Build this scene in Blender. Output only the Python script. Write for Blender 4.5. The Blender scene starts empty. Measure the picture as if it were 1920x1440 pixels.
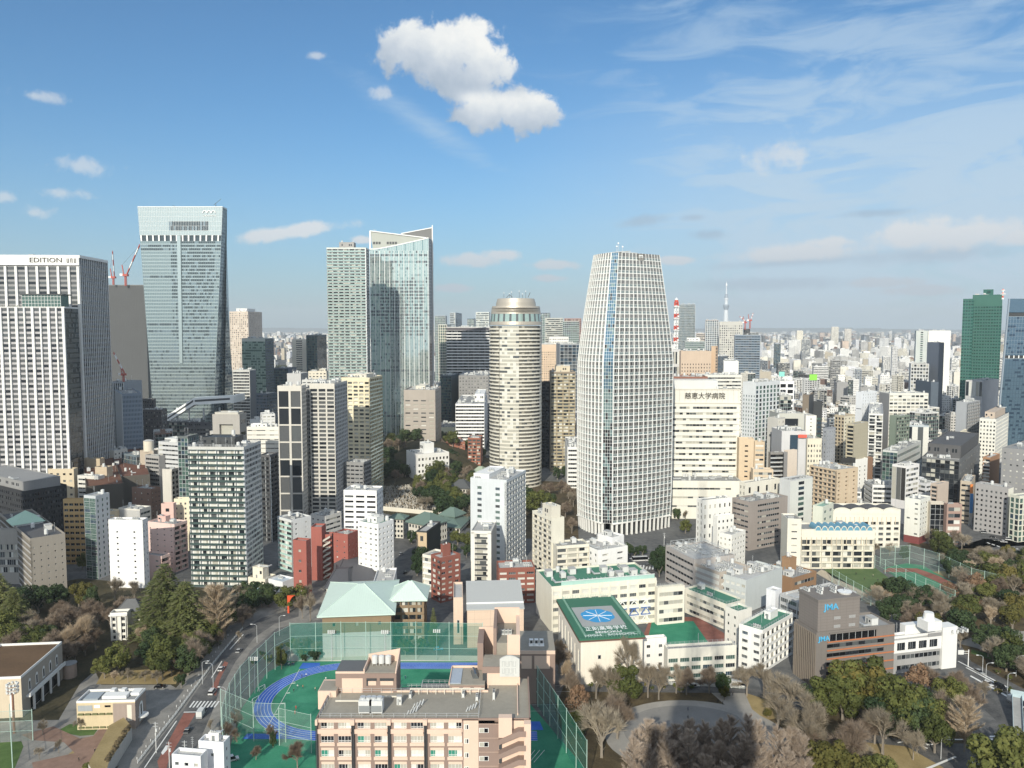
import bpy,math,random
from mathutils import Vector
R=math.radians
sin,cos,pi=math.sin,math.cos,math.pi
rnd=random.Random(7)
S=bpy.context.scene
COL=S.collection
# ---------------------------------------------------------------- camera (1920x1440 photograph pixels are used as measurements)
F,PYH,H=1460.0,616.0,145.0
PITCH=math.atan((720-PYH)/F)
cp,sp=cos(PITCH),sin(PITCH)
camd=bpy.data.cameras.new("camera");cam=bpy.data.objects.new("camera",camd);COL.objects.link(cam)
cam.location=(0,0,H);cam.rotation_euler=(pi/2-PITCH,0,0)
camd.sensor_width=36;camd.lens=F/1920*36;camd.clip_start=1;camd.clip_end=60000
S.camera=cam
SUN_EL,SUN_AZ=R(26.0),R(13.5)
sund=bpy.data.lights.new("sun",'SUN');sund.energy=4.6;sund.angle=R(0.55);sund.color=(1,.935,.79)
sun=bpy.data.objects.new("sun",sund);COL.objects.link(sun)
sdir=Vector((sin(SUN_AZ)*cos(SUN_EL),cos(SUN_AZ)*cos(SUN_EL),-sin(SUN_EL)))
sun.rotation_euler=sdir.to_track_quat('-Z','Y').to_euler()
S.view_settings.view_transform='Standard';S.view_settings.look='None'
S.view_settings.exposure=0.13;S.view_settings.gamma=1
S.cycles.max_bounces=5;S.cycles.transparent_max_bounces=16;S.cycles.volume_bounces=0
S.cycles.use_denoising=True
try:S.cycles.denoiser='OPENIMAGEDENOISE'
except Exception:pass
S.render.film_transparent=False
def ray(px,py):
 x,y=(px-960)/F,-(py-720)/F
 return Vector((x,cp+y*sp,-sp+y*cp))
def G(px,py,z=0.0):
 d=ray(px,py);t=(z-H)/d.z
 return Vector((d.x*t,d.y*t,z))
def P(px,py,Y):
 d=ray(px,py);t=Y/d.y
 return Vector((d.x*t,Y,H+d.z*t))
def PX(v):
 dx,dy,dz=v[0],v[1],v[2]-H
 f=dy*cp-dz*sp;u=dy*sp+dz*cp
 return(960+F*dx/f,720-F*u/f)if f>1 else(-1,-1)
def gy(py):
 return G(960,py).y
 # ---------------------------------------------------------------- node helpers
class NT:
 def __init__(s,t):s.t=t;s.n=t.nodes;s.l=t.links
 def new(s,ty,**k):
  n=s.n.new(ty)
  for a,b in k.items():setattr(n,a,b)
  return n
 def inp(s,sock,v):
  if hasattr(v,'links')or isinstance(v,bpy.types.NodeSocket):s.l.new(v,sock)
  elif v is not None:
   try:sock.default_value=v
   except Exception:sock.default_value=(*v,1)if len(v)==3 else v
 def math(s,op,a,b=None,c=None,clamp=False):
  n=s.new('ShaderNodeMath',operation=op);n.use_clamp=clamp
  for i,v in enumerate((a,b,c)):
   if v is not None:s.inp(n.inputs[i],v)
  return n.outputs[0]
 def vmath(s,op,a,b=None,out=0):
  n=s.new('ShaderNodeVectorMath',operation=op)
  s.inp(n.inputs[0],a)
  if b is not None:s.inp(n.inputs[1],b)
  return n.outputs[out]
 def noise(s,vec,scale,detail=2,rough=.5,dist=0,out=0):
  n=s.new('ShaderNodeTexNoise');s.inp(n.inputs['Vector'],vec)
  n.inputs['Scale'].default_value=scale;n.inputs['Detail'].default_value=detail
  n.inputs['Roughness'].default_value=rough;n.inputs['Distortion'].default_value=dist
  return n.outputs[out]
 def ramp(s,fac,stops,interp='LINEAR'):
  n=s.new('ShaderNodeValToRGB');s.inp(n.inputs[0],fac);e=n.color_ramp.elements
  n.color_ramp.interpolation=interp
  while len(e)<len(stops):e.new(.5)
  for k,(p,c)in enumerate(stops):e[k].position=p;e[k].color=c if len(c)==4 else(*c,1)
  return n.outputs[0]
 def mix(s,fac,a,b,mode='MIX'):
  n=s.new('ShaderNodeMix',data_type='RGBA',blend_type=mode)
  s.inp(n.inputs[0],fac);s.inp(n.inputs[6],a);s.inp(n.inputs[7],b)
  return n.outputs[2]
 def smooth(s,v,a,b):
  n=s.new('ShaderNodeMapRange',interpolation_type='SMOOTHSTEP')
  s.inp(n.inputs[0],v);n.inputs[1].default_value=a;n.inputs[2].default_value=b
  return n.outputs[0]
  # ---------------------------------------------------------------- sky with clouds, laid out by direction
W=bpy.data.worlds.new("World");S.world=W;W.use_nodes=True
n=NT(W.node_tree);W.node_tree.nodes.clear()
sky=n.new('ShaderNodeTexSky',sky_type='NISHITA');sky.sun_disc=False
sky.sun_elevation=SUN_EL;sky.sun_rotation=pi+SUN_AZ
sky.altitude=100;sky.air_density=1.0;sky.dust_density=.6;sky.ozone_density=2.2
tc=n.new('ShaderNodeTexCoord').outputs['Generated']
dirn=n.vmath('NORMALIZE',tc)
sep=n.new('ShaderNodeSeparateXYZ');n.inp(sep.inputs[0],dirn)
az=n.math('ARCTAN2',sep.outputs[0],sep.outputs[1])
el=n.math('ARCSINE',sep.outputs[2])
def dang(px,py):
 d=ray(px,py).normalized()
 return math.atan2(d.x,d.y),math.asin(d.z)
comb=n.new('ShaderNodeCombineXYZ');n.inp(comb.inputs[0],az);n.inp(comb.inputs[1],el)
ae=comb.outputs[0]
def ellip(px,py,rx,ry,ang=0):
 """1 in the middle falling to 0 at the rim of an ellipse given by direction and angular size"""
 a0,e0=dang(px,py);sx,sy=rx/F,ry/F
 dx=n.math('SUBTRACT',az,a0);dy=n.math('SUBTRACT',el,e0)
 ca,sa=cos(ang),sin(ang)
 u=n.math('ADD',n.math('MULTIPLY',dx,ca/sx),n.math('MULTIPLY',dy,sa/sx))
 v=n.math('ADD',n.math('MULTIPLY',dx,-sa/sy),n.math('MULTIPLY',dy,ca/sy))
 q=n.math('ADD',n.math('MULTIPLY',u,u),n.math('MULTIPLY',v,v))
 return n.math('SUBTRACT',1.0,n.math('SQRT',q)),v
nz=n.noise(ae,34,9,.62,.25)
nzb=n.noise(ae,11,3,.5,.1)
def cumulus(blobs,amp=.75,soft=.22,thr=.1):
 m=None;vv=None
 for b in blobs:
  f,v=ellip(*b)
  m=f if m is None else n.math('SMOOTH_MAX',m,f,.25)
 d=n.math('ADD',m,n.math('MULTIPLY',n.math('SUBTRACT',nz,.5),amp*1.6))
 d=n.math('ADD',d,n.math('MULTIPLY',n.math('SUBTRACT',nzb,.5),amp*.7))
 return n.smooth(d,thr,thr+soft),d
big=[(788,94,82,52,0),(858,90,88,52,0),(905,128,68,48,0),(850,150,82,40,-.4),(908,212,68,34,0),(950,205,84,46,0),(1002,208,58,38,0)]
m1,d1=cumulus(big,1.15,.42,-.04)
small=[(65,180,52,14,0),(150,308,62,20,0),(590,104,34,10,0),(718,174,26,14,0),(1458,290,78,34,.2),(1500,284,40,26,0),(10,370,20,14,0),(66,400,34,15,0),(120,362,50,14,0)]
m2,d2=cumulus(small,1.7,.8,.16)
low=[(885,488,75,17,0),(940,478,50,14,0),(545,435,120,16,.15),(1040,497,60,12,0),(1030,522,40,9,0),(680,450,30,9,0),(1270,488,50,11,0),(1760,440,150,32,.02),(1700,437,60,24,0),(1830,436,70,22,0),(1500,474,150,20,.05),(1560,455,60,14,0),(1905,445,40,18,0),(1660,530,70,12,0),(1720,545,90,12,0),(850,540,50,9,0)]
m3,d3=cumulus(low,.95,.6,.02)
mp=n.new('ShaderNodeMapping');n.inp(mp.inputs[0],ae);mp.inputs['Rotation'].default_value=(0,0,R(-38));mp.inputs['Scale'].default_value=(2.2,9,1)
ci=n.noise(mp.outputs[0],3.2,9,.6,.9)
mp2=n.new('ShaderNodeMapping');n.inp(mp2.inputs[0],ae);mp2.inputs['Rotation'].default_value=(0,0,R(14));mp2.inputs['Scale'].default_value=(2,12,1)
ci2=n.noise(mp2.outputs[0],2.6,8,.6,.6)
reg=n.smooth(az,dang(820,300)[0],dang(1500,300)[0])
reg_lo=n.smooth(el,dang(960,60)[1],dang(960,420)[1])
edge=n.math('ADD',n.math('MULTIPLY',reg,.9),n.math('MULTIPLY',n.math('MULTIPLY',reg,reg_lo),.55))
c1=n.math('MULTIPLY',n.smooth(n.math('ADD',ci,n.math('MULTIPLY',edge,.22)),.53,.86),edge)
c2=n.math('MULTIPLY',n.smooth(n.math('ADD',ci2,n.math('MULTIPLY',edge,.18)),.5,.8),n.math('MULTIPLY',reg,reg_lo))
veil=n.math('MULTIPLY',n.math('MULTIPLY',reg,reg_lo),n.math('ADD',.30,n.math('MULTIPLY',n.noise(mp2.outputs[0],1.4,6,.6,.8),.5)))
streak,_=ellip(800,235,300,42,-.5)
c3=n.math('MULTIPLY',n.smooth(n.math('ADD',streak,n.math('SUBTRACT',n.noise(mp.outputs[0],9,8,.65,.5),.78)),-.05,1.1),.55)
cirr=n.math('MAXIMUM',n.math('MAXIMUM',n.math('MULTIPLY',c1,.6),n.math('MULTIPLY',c2,.55)),n.math('MAXIMUM',veil,c3))
gb=[(1740,478,190,22,.02),(1480,492,220,14,.04),(1200,415,70,16,.12),(1330,440,50,14,0),(1300,408,30,10,0),(1640,400,80,10,0),(1440,532,240,18,0)]
m4,d4=cumulus(gb,.6,.8,.1)
SKYK=0.125
base=n.mix(1.0,sky.outputs[0],(SKYK*.43,SKYK*.73,SKYK*.90,1),'MULTIPLY')
hz=n.math('POWER',n.math('SUBTRACT',1.0,n.smooth(el,-.05,.34)),1.9)
base=n.mix(n.math('MULTIPLY',hz,.82),base,(.345,.445,.53,1))
col=n.mix(cirr,base,(.48,.62,.75,1))
col=n.mix(n.math('MULTIPLY',m4,.5),col,(.32,.41,.52,1))
def body(m,d,a,b,dark,light):
 s=n.smooth(d,a,b)
 return s
lit=n.smooth(n.math('ADD',n.math('MULTIPLY',n.math('SUBTRACT',n.noise(ae,26,6,.55,.2),.5),2.0),n.math('MULTIPLY',el,12)),.6,3.6)
_,vb=ellip(850,110,140,78,-.25);_,vb2=ellip(950,212,120,56,0)
up=n.smooth(vb,-.85,.7);up2=n.smooth(vb2,-.8,.7)
right=n.smooth(az,dang(840,200)[0],dang(890,200)[0]);low2=n.math('MULTIPLY',right,n.math('SUBTRACT',1.0,n.smooth(el,dang(960,190)[1],dang(960,158)[1])))
upm=n.math('ADD',n.math('MULTIPLY',up,n.math('SUBTRACT',1.0,low2)),n.math('MULTIPLY',up2,low2))
upm=n.math('ADD',upm,n.math('MULTIPLY',n.math('SUBTRACT',n.noise(ae,40,5,.6),.5),.7),clamp=True)
bigc=n.ramp(upm,[(0,(.37,.45,.55)),(.4,(.55,.61,.68)),(.75,(.76,.79,.80)),(1,(.90,.90,.87))])
col=n.mix(n.math('MULTIPLY',m1,.97),col,bigc)
col=n.mix(n.math('MULTIPLY',m2,.62),col,(.66,.70,.74,1))
_,v3=ellip(1740,440,150,34,0)
lowc=n.mix(n.smooth(el,dang(960,560)[1],dang(960,420)[1]),(.46,.52,.60,1),(.74,.75,.76,1))
col=n.mix(n.math('MULTIPLY',m3,.85),col,lowc)
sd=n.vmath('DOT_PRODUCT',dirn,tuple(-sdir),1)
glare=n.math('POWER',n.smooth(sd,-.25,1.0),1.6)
side=n.smooth(n.math('ABSOLUTE',az),.72,1.5)  # sky beside and behind the view brightened, added as fill for shaded faces
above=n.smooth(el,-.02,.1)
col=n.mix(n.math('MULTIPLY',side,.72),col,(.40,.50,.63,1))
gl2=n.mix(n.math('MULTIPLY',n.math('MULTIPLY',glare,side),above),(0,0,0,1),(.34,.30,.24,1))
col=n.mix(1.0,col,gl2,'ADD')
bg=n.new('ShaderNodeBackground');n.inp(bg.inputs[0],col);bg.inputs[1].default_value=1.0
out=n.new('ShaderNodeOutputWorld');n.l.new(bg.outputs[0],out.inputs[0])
# ---------------------------------------------------------------- materials
MATS={}
def base_mat(name):
 m=bpy.data.materials.new(name);m.use_nodes=True
 t=NT(m.node_tree);b=t.n['Principled BSDF']
 return m,t,b
def wallm(rgb,rough=.82,var=.16,streak=.26,scale=1.0,joints=None,spec=.3):
 lu=sum(rgb)/3;rgb=tuple(lu+(c-lu)*.84 for c in rgb)
 key=('w',tuple(rgb),rough,var,streak,joints)
 if key in MATS:return MATS[key]
 m,t,b=base_mat("wall_paint")
 g=t.new('ShaderNodeNewGeometry');pos=g.outputs['Position']
 big=t.noise(pos,.06,4,.6);fine=t.noise(pos,1.3*scale,4,.65)
 st=t.new('ShaderNodeMapping');t.inp(st.inputs[0],pos);st.inputs['Scale'].default_value=(1.1,1.1,.05)
 stn=t.noise(st.outputs[0],1.0,5,.7)
 oi=t.new('ShaderNodeObjectInfo').outputs['Random']
 f=t.math('ADD',t.math('MULTIPLY',t.math('SUBTRACT',big,.5),var*1.6),t.math('MULTIPLY',t.math('SUBTRACT',fine,.5),var))
 f=t.math('ADD',f,t.math('MULTIPLY',t.math('SUBTRACT',stn,.55),streak))
 f=t.math('ADD',f,t.math('MULTIPLY',t.math('SUBTRACT',oi,.5),.04))
 f=t.math('ADD',f,1.0)
 if joints:
  jz,ju=joints
  sp_=t.new('ShaderNodeSeparateXYZ');t.inp(sp_.inputs[0],pos)
  tan=t.vmath('NORMALIZE',t.vmath('CROSS_PRODUCT',g.outputs['True Normal'],(0,0,1)))
  u=t.vmath('DOT_PRODUCT',pos,tan,1)
  def line(v,per,w):
   fr=t.math('FRACT',t.math('DIVIDE',v,per))
   return t.math('LESS_THAN',fr,w/per)
  j=t.math('MAXIMUM',line(sp_.outputs[2],jz,.12),line(u,ju,.12))
  nzz=t.new('ShaderNodeSeparateXYZ');t.inp(nzz.inputs[0],g.outputs['True Normal'])
  j=t.math('MULTIPLY',j,t.math('LESS_THAN',t.math('ABSOLUTE',nzz.outputs[2]),.5))
  f=t.math('SUBTRACT',f,t.math('MULTIPLY',j,.22))
 c=t.mix(1.0,(*rgb,1),f,'MULTIPLY')
 t.inp(b.inputs['Base Color'],c);b.inputs['Roughness'].default_value=rough
 b.inputs['Specular IOR Level'].default_value=spec
 MATS[key]=m;return m
def plain(name,rgb,rough=.6,metal=0,spec=.4,coat=0):
 key=('p',name)
 if key in MATS:return MATS[key]
 m,t,b=base_mat(name)
 pos=t.new('ShaderNodeNewGeometry').outputs['Position']
 f=t.math('ADD',.88,t.math('MULTIPLY',t.noise(pos,2.0,3,.6),.24))
 t.inp(b.inputs['Base Color'],t.mix(1.0,(*rgb,1),f,'MULTIPLY'))
 b.inputs['Roughness'].default_value=rough;b.inputs['Metallic'].default_value=metal
 b.inputs['Specular IOR Level'].default_value=spec
 MATS[key]=m;return m
def glassm(name,rgb,rough=.06,metal=0.0,wob=.012,spec=.7,var=.35):
 key=('g',name)
 if key in MATS:return MATS[key]
 m,t,b=base_mat(name)
 g=t.new('ShaderNodeNewGeometry');pos=g.outputs['Position']
 cell=t.new('ShaderNodeTexVoronoi');t.inp(cell.inputs[0],pos);cell.inputs['Scale'].default_value=.28
 f=t.math('ADD',1-var/2,t.math('MULTIPLY',t.noise(pos,.9,3,.6),var))
 t.inp(b.inputs['Base Color'],t.mix(1.0,(*rgb,1),f,'MULTIPLY'))
 b.inputs['Roughness'].default_value=rough;b.inputs['Metallic'].default_value=metal
 b.inputs['Specular IOR Level'].default_value=spec
 wn=t.noise(pos,.35,2,.5,0,1)
 off=t.vmath('MULTIPLY',t.vmath('SUBTRACT',wn,(.5,.5,.5)),(wob,wob,wob))
 t.inp(b.inputs['Normal'],t.vmath('NORMALIZE',t.vmath('ADD',g.outputs['Normal'],off)))
 MATS[key]=m;return m
GD=glassm('dark_glass',(.018,.022,.028));GB=glassm('blue_glass',(.05,.09,.13),.05,.35)
GG=glassm('green_glass',(.10,.17,.15),.07,.3);GC=glassm('curtained_glass',(.42,.41,.36),.25,0,spec=.5)
GK=glassm('interior_glass',(.008,.009,.011),.12,0,spec=.4);GW=glassm('blind_glass',(.62,.62,.58),.3,0,spec=.4)
GM=glassm('mid_glass',(.11,.12,.125),.1,.15)
GSETS={'d':[GD,GD,GK,GM,GM,GC],'k':[GK,GK,GD,GD,GM],'o':[GD,GK,GM,GB,GC,GD],'c':[GC,GM,GD,GW,GC,GM],'g':[GG,GG,GB,GD,GG],'w':[GW,GC,GW,GM,GD],'b':[GB,GB,GD,GM]}
METAL=plain('painted_metal',(.55,.57,.58),.45,.3)
WHITE=plain('white_metal',(.78,.79,.78),.5)
DARKM=plain('dark_metal',(.06,.065,.07),.5,.2)
CONC=wallm((.33,.33,.32),.9,.3,.1)
ROOFG=wallm((.27,.275,.275),.9,.38,.0,.6);ROOFL=wallm((.42,.42,.41),.85,.34,.0,.6)
ROOFGREEN=wallm((.05,.22,.14),.75,.25,.0,.6);ROOFD=wallm((.10,.10,.105),.9,.35,0,.6)
MINT=wallm((.36,.60,.54),.6,.12,.12);EQ=wallm((.60,.61,.60),.6,.15,.15);EQD=wallm((.22,.24,.25),.6,.2,.1)
# ---------------------------------------------------------------- mesh builder
class MB:
 def __init__(s):s.v=[];s.f=[];s.m=[];s.mats=[]
 def mi(s,m):
  for i,x in enumerate(s.mats):
   if x is m:return i
  s.mats.append(m);return len(s.mats)-1
 def quad(s,a,b,c,d,m):
  k=len(s.v);s.v+=[a,b,c,d];s.f.append((k,k+1,k+2,k+3));s.m.append(s.mi(m))
 def poly(s,pts,m):
  k=len(s.v);s.v+=pts;s.f.append(tuple(range(k,k+len(pts))));s.m.append(s.mi(m))
 def hexa(s,p,m,bottom=True):
  k=len(s.v);s.v+=p;i=s.mi(m)
  fs=[(0,1,5,4),(1,2,6,5),(2,3,7,6),(3,0,4,7),(4,5,6,7)]
  if bottom:fs.append((3,2,1,0))
  for f in fs:s.f.append(tuple(k+j for j in f));s.m.append(i)
 def box(s,x0,x1,y0,y1,z0,z1,m):
  s.hexa([(x0,y0,z0),(x1,y0,z0),(x1,y1,z0),(x0,y1,z0),(x0,y0,z1),(x1,y0,z1),(x1,y1,z1),(x0,y1,z1)],m)
 def cyl(s,x,y,z0,z1,r,m,n=12,r1=None,cap=True):
  r1=r if r1 is None else r1
  a=[(x+r*cos(2*pi*i/n),y+r*sin(2*pi*i/n),z0)for i in range(n)]
  b=[(x+r1*cos(2*pi*i/n),y+r1*sin(2*pi*i/n),z1)for i in range(n)]
  k=len(s.v);s.v+=a+b;i_=s.mi(m)
  for i in range(n):j=(i+1)%n;s.f.append((k+i,k+j,k+n+j,k+n+i));s.m.append(i_)
  if cap:s.f.append(tuple(k+n+i for i in range(n)));s.m.append(i_)
 def bar(s,a,b,w,m,w2=None):
  """square bar from a to b"""
  a,b=Vector(a),Vector(b);d=(b-a).normalized()
  q=d.cross(Vector((0,0,1)))if abs(d.z)<.95 else d.cross(Vector((0,1,0)))
  q.normalize();r=d.cross(q);w2=w if w2 is None else w2
  P8=[]
  for c,ww in((a,w),(b,w2)):
   for sx,sy in((-1,-1),(1,-1),(1,1),(-1,1)):P8.append(tuple(c+q*(sx*ww/2)+r*(sy*ww/2)))
  s.hexa(P8,m)
 def build(s,name,parent=None,smooth=False):
  if not s.f:return None
  me=bpy.data.meshes.new(name);me.from_pydata([tuple(p)for p in s.v],[],s.f)
  for m in s.mats:me.materials.append(m)
  me.polygons.foreach_set('material_index',s.m)
  if smooth:me.polygons.foreach_set('use_smooth',[True]*len(s.f))
  me.update()
  o=bpy.data.objects.new(name,me);COL.objects.link(o)
  if parent:o.parent=parent
  return o
def empty(name,loc,rz=0):
 o=bpy.data.objects.new(name,None);COL.objects.link(o);o.location=loc;o.rotation_euler.z=rz;o.empty_display_size=1
 return o
def tag(o,label=None,cat=None,group=None,kind=None):
 if label:o['label']=label
 if cat:o['category']=cat
 if group:o['group']=group
 if kind:o['kind']=kind
 return o
def addcopy(src,parent=None,loc=None,rz=None,sc=None):
 o=src.copy();COL.objects.link(o);o.parent=parent
 if loc is not None:o.location=loc
 if rz is not None:o.rotation_euler.z=rz
 if sc is not None:o.scale=sc
 return o
def copy_tree(src,loc=None,rz=None,sc=None):
 o=addcopy(src,None,loc,rz,sc)
 for k in[*key_children.get(src.name,[])]:
  c=k.copy();COL.objects.link(c);c.parent=o
 return o
key_children={}
def reg_children(root,kids):key_children[root.name]=[k for k in kids if k]
# ---------------------------------------------------------------- facades
def fbox(B,fr,u0,u1,w0,w1,z0,z1,m):
 B.hexa([fr(u0,w1,z0),fr(u1,w1,z0),fr(u1,w0,z0),fr(u0,w0,z0),fr(u0,w1,z1),fr(u1,w1,z1),fr(u1,w0,z1),fr(u0,w0,z1)],m)
def fquad(B,fr,u0,u1,z0,z1,m,w=0.0):
 B.quad(fr(u0,w,z0),fr(u1,w,z0),fr(u1,w,z1),fr(u0,w,z1),m)
GT=glassm('grey_panel_glass',(.10,.105,.11),.2,.1)
GSETS['t']=[GT,GT,GM,GD];GSETS['f']=[GD,GT,GT,GM]
class Ctx:
 """collects the meshes of one building: wall, glazing, floor by floor parts, single windows"""
 def __init__(s,wall,gl='d',single=False,rail=None,trim=None,seed=0):
  s.wall=MB();s.glz=MB();s.wm=wall;s.gl=GSETS[gl];s.single=single;s.wins=[];s.bands={};s.bal={}
  s.rail=rail or wall;s.trim=trim or METAL;s.r=random.Random(seed);s.fins=MB()
 def pane(s,fr,u0,u1,z0,z1,w,key=None,gm=None,mull=True):
  m=gm or s.r.choice(s.gl)
  if s.single and key is None:
   b=MB();fquad(b,fr,u0,u1,z0,z1,m,w)
   t=.07;fm=s.trim;ww=w+.05
   fbox(b,fr,u0,u1,w,ww,z0,z0+t,fm);fbox(b,fr,u0,u1,w,ww,z1-t,z1,fm)
   fbox(b,fr,u0,u0+t,w,ww,z0+t,z1-t,fm);fbox(b,fr,u1-t,u1,w,ww,z0+t,z1-t,fm)
   if u1-u0>1.3 and mull:
    nn=1 if u1-u0<2.6 else 3
    for i in range(nn):
     uc=u0+(u1-u0)*(i+1)/(nn+1);fbox(b,fr,uc-t/2,uc+t/2,w,ww,z0+t,z1-t,fm)
   s.wins.append(b)
  elif key is not None:
   b=s.bands.setdefault(key,MB());fquad(b,fr,u0,u1,z0,z1,m,w)
  else:fquad(s.glz,fr,u0,u1,z0,z1,m,w)
def facade(C,fr,L,z0,z1,st):
 k=st[0];o=st[-1]if isinstance(st[-1],dict)else{}
 W_=o.get('m',C.wm);B=C.wall
 if k=='N' or L<.8:
  fquad(B,fr,0,L,z0,z1,W_)
  for(fu,fz,ww,hh)in o.get('w',[]):
   uc,zc=fu*L,z0+fz*(z1-z0)
   fbox(B,fr,uc-ww/2-.1,uc+ww/2+.1,0.01,.06,zc-hh/2-.1,zc+hh/2+.1,C.trim)
   b=C.pane(fr,uc-ww/2,uc+ww/2,zc-hh/2,zc+hh/2,.075)
  return
 fh,bw=st[1],st[2];n_=max(1,round(L/bw));bw=L/n_
 top=o.get('top',.6);bot=o.get('bot',0)
 nf=max(1,int((z1-z0-top-bot)/fh+.3));fh=(z1-z0-top-bot)/nf
 zb0=z0+bot
 if bot:fquad(B,fr,0,L,z0,zb0,o.get('bm',W_))
 if k=='P':
  wf,hf=st[3],st[4];r=o.get('r',.28);sill=(1-hf)*o.get('sl',.5)*fh
  skip=o.get('skip',0);mu=o.get('mu',0);mv=o.get('edge',0)
  zprev=zb0
  for f in range(nf):
   za=zb0+f*fh+sill;zc=za+hf*fh
   fquad(B,fr,0,L,zprev,za,o.get('sm',W_));zprev=zc
   up=0.0
   for i in range(n_):
    if skip and C.r.random()<skip:continue
    if mu and(i%mu==mu-1):continue
    uc=(i+.5)*bw;ua,ub=uc-wf*bw/2,uc+wf*bw/2
    if ua>up+.01:fquad(B,fr,up,ua,za,zc,W_)
    up=ub
    B.quad(fr(ua,0,za),fr(ub,0,za),fr(ub,-r,za),fr(ua,-r,za),W_)
    B.quad(fr(ua,0,zc),fr(ub,0,zc),fr(ub,-r,zc),fr(ua,-r,zc),W_)
    B.quad(fr(ua,0,za),fr(ua,-r,za),fr(ua,-r,zc),fr(ua,0,zc),W_)
    B.quad(fr(ub,0,za),fr(ub,-r,za),fr(ub,-r,zc),fr(ub,0,zc),W_)
    C.pane(fr,ua,ub,za,zc,-r)
    if o.get('sill'):fbox(B,fr,ua-.1,ub+.1,.004,.16,za-.16,za,o['sill'])
    if o.get('box'):fbox(B,fr,ua-.15,ub+.15,.004,.5,za-.5,za+.5,o['box'])
   if up<L-.01:fquad(B,fr,up,L,za,zc,W_)
  fquad(B,fr,0,L,zprev,z1,W_)
  if o.get('pier'):
   pw,pd,every=o['pier']
   for i in range(0,n_+1,every):
    uc=min(max(i*bw,pw/2),L-pw/2);fbox(B,fr,uc-pw/2,uc+pw/2,.003,pd,z0,z1-.1,o.get('pm',W_))
 elif k=='B':
  hf=st[3];r=o.get('r',.25);mg=o.get('mg',.8);sill=(1-hf)*.55*fh;zprev=zb0
  for f in range(nf):
   za=zb0+f*fh+sill;zc=za+hf*fh
   if o.get('sp'):
    fbox(B,fr,0,L,-r,o['sp'],zprev if f else zb0,za,o.get('sm',W_))
   else:fquad(B,fr,0,L,zprev,za,o.get('sm',W_))
   zprev=zc
   if mg>.01:fquad(B,fr,0,mg,za,zc,W_);fquad(B,fr,L-mg,L,za,zc,W_)
   B.quad(fr(mg,0,za),fr(L-mg,0,za),fr(L-mg,-r,za),fr(mg,-r,za),W_)
   B.quad(fr(mg,0,zc),fr(L-mg,0,zc),fr(L-mg,-r,zc),fr(mg,-r,zc),W_)
   if mg>.01:
    B.quad(fr(mg,0,za),fr(mg,-r,za),fr(mg,-r,zc),fr(mg,0,zc),W_)
    B.quad(fr(L-mg,0,za),fr(L-mg,-r,za),fr(L-mg,-r,zc),fr(L-mg,0,zc),W_)
   nb=max(1,round((L-2*mg)/bw));b=(L-2*mg)/nb
   for i in range(nb):
    C.pane(fr,mg+i*b,mg+(i+1)*b,za,zc,-r,key=('w',f))
    if i:fbox(C.bands[('w',f)],fr,mg+i*b-.06,mg+i*b+.06,-r,-r+.1,za,zc,C.trim)
  fquad(B,fr,0,L,zprev,z1,W_)
 elif k=='K':
  d=st[3];hh=o.get('rh',1.15);dv=o.get('div',1);ed=o.get('edge',0)
  rm=o.get('rail',C.rail);sm=o.get('slab',W_);bwm=o.get('back',W_)
  if ed:fquad(B,fr,0,ed,zb0,z1,W_);fquad(B,fr,L-ed,L,zb0,z1,W_)
  u_a,u_b=ed,L-ed
  nb=max(1,round((u_b-u_a)/bw));b=(u_b-u_a)/nb
  for f in range(nf):
   za=zb0+f*fh;zc=za+fh
   A=C.bal.setdefault(f,MB())
   for i in range(nb):
    ua=u_a+i*b;ub=ua+b
    q=o.get('q',.12)*b;zt=zc-.45
    fquad(B,fr,ua,ua+q,za,zt,bwm,-d);fquad(B,fr,ub-q,ub,za,zt,bwm,-d)
    fquad(B,fr,ua,ub,zt,zc,bwm,-d)
    um=ua+q+(b-2*q)*C.r.choice((.35,.5,.65))
    C.pane(fr,ua+q,um,za,zt,-d,key=('w',f));C.pane(fr,um,ub-q,za,zt,-d,key=('w',f))
   ov=o.get('ov',.0)
   fbox(A,fr,u_a,u_b,-d,ov,za-.12,za+.12,sm)
   if rm is not None:
    if o.get('gap'):
     for i in range(nb):
      if(i+(f if o.get('alt')else 0))%o['gap']!=0:fbox(A,fr,u_a+i*b+.15,u_a+(i+1)*b-.15,ov-.1,ov-.02,za+.12,za+hh,rm)
    else:fbox(A,fr,u_a,u_b,ov-.1,ov-.02,za+.121,za+hh,rm)
    if o.get('cap'):fbox(A,fr,u_a,u_b,ov-.14,ov+.04,za+hh,za+hh+.1,o['cap'])
   if C.r.random()<1:
    for i in range(nb):
     if C.r.random()<.35:
      uu=u_a+i*b+C.r.uniform(.2,.6)*b
      fbox(A,fr,uu,uu+.8,-d+.1,-d+.45,za+.14,za+.85,EQ)
   if dv:
    for i in range(0,nb+1,dv):
     uc=min(max(u_a+i*b,u_a+.08),u_b-.08);fbox(A,fr,uc-.08,uc+.08,-d+.01,-.02,za+.12,zc-.12,o.get('dm',sm))
  fquad(B,fr,0,L,zb0+nf*fh,z1,W_)
  fbox(B,fr,u_a,u_b,-d,o.get('ov',0)+.003,z1-top-.1,z1-top+.15,sm)
 elif k=='C':
  sf=st[3];mw=o.get('mw',.16);md=o.get('md',.14);MM=o.get('mm',C.trim);G2=o.get('spm',GG);every=o.get('ev',1)
  prob=o.get('dark',None)
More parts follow.
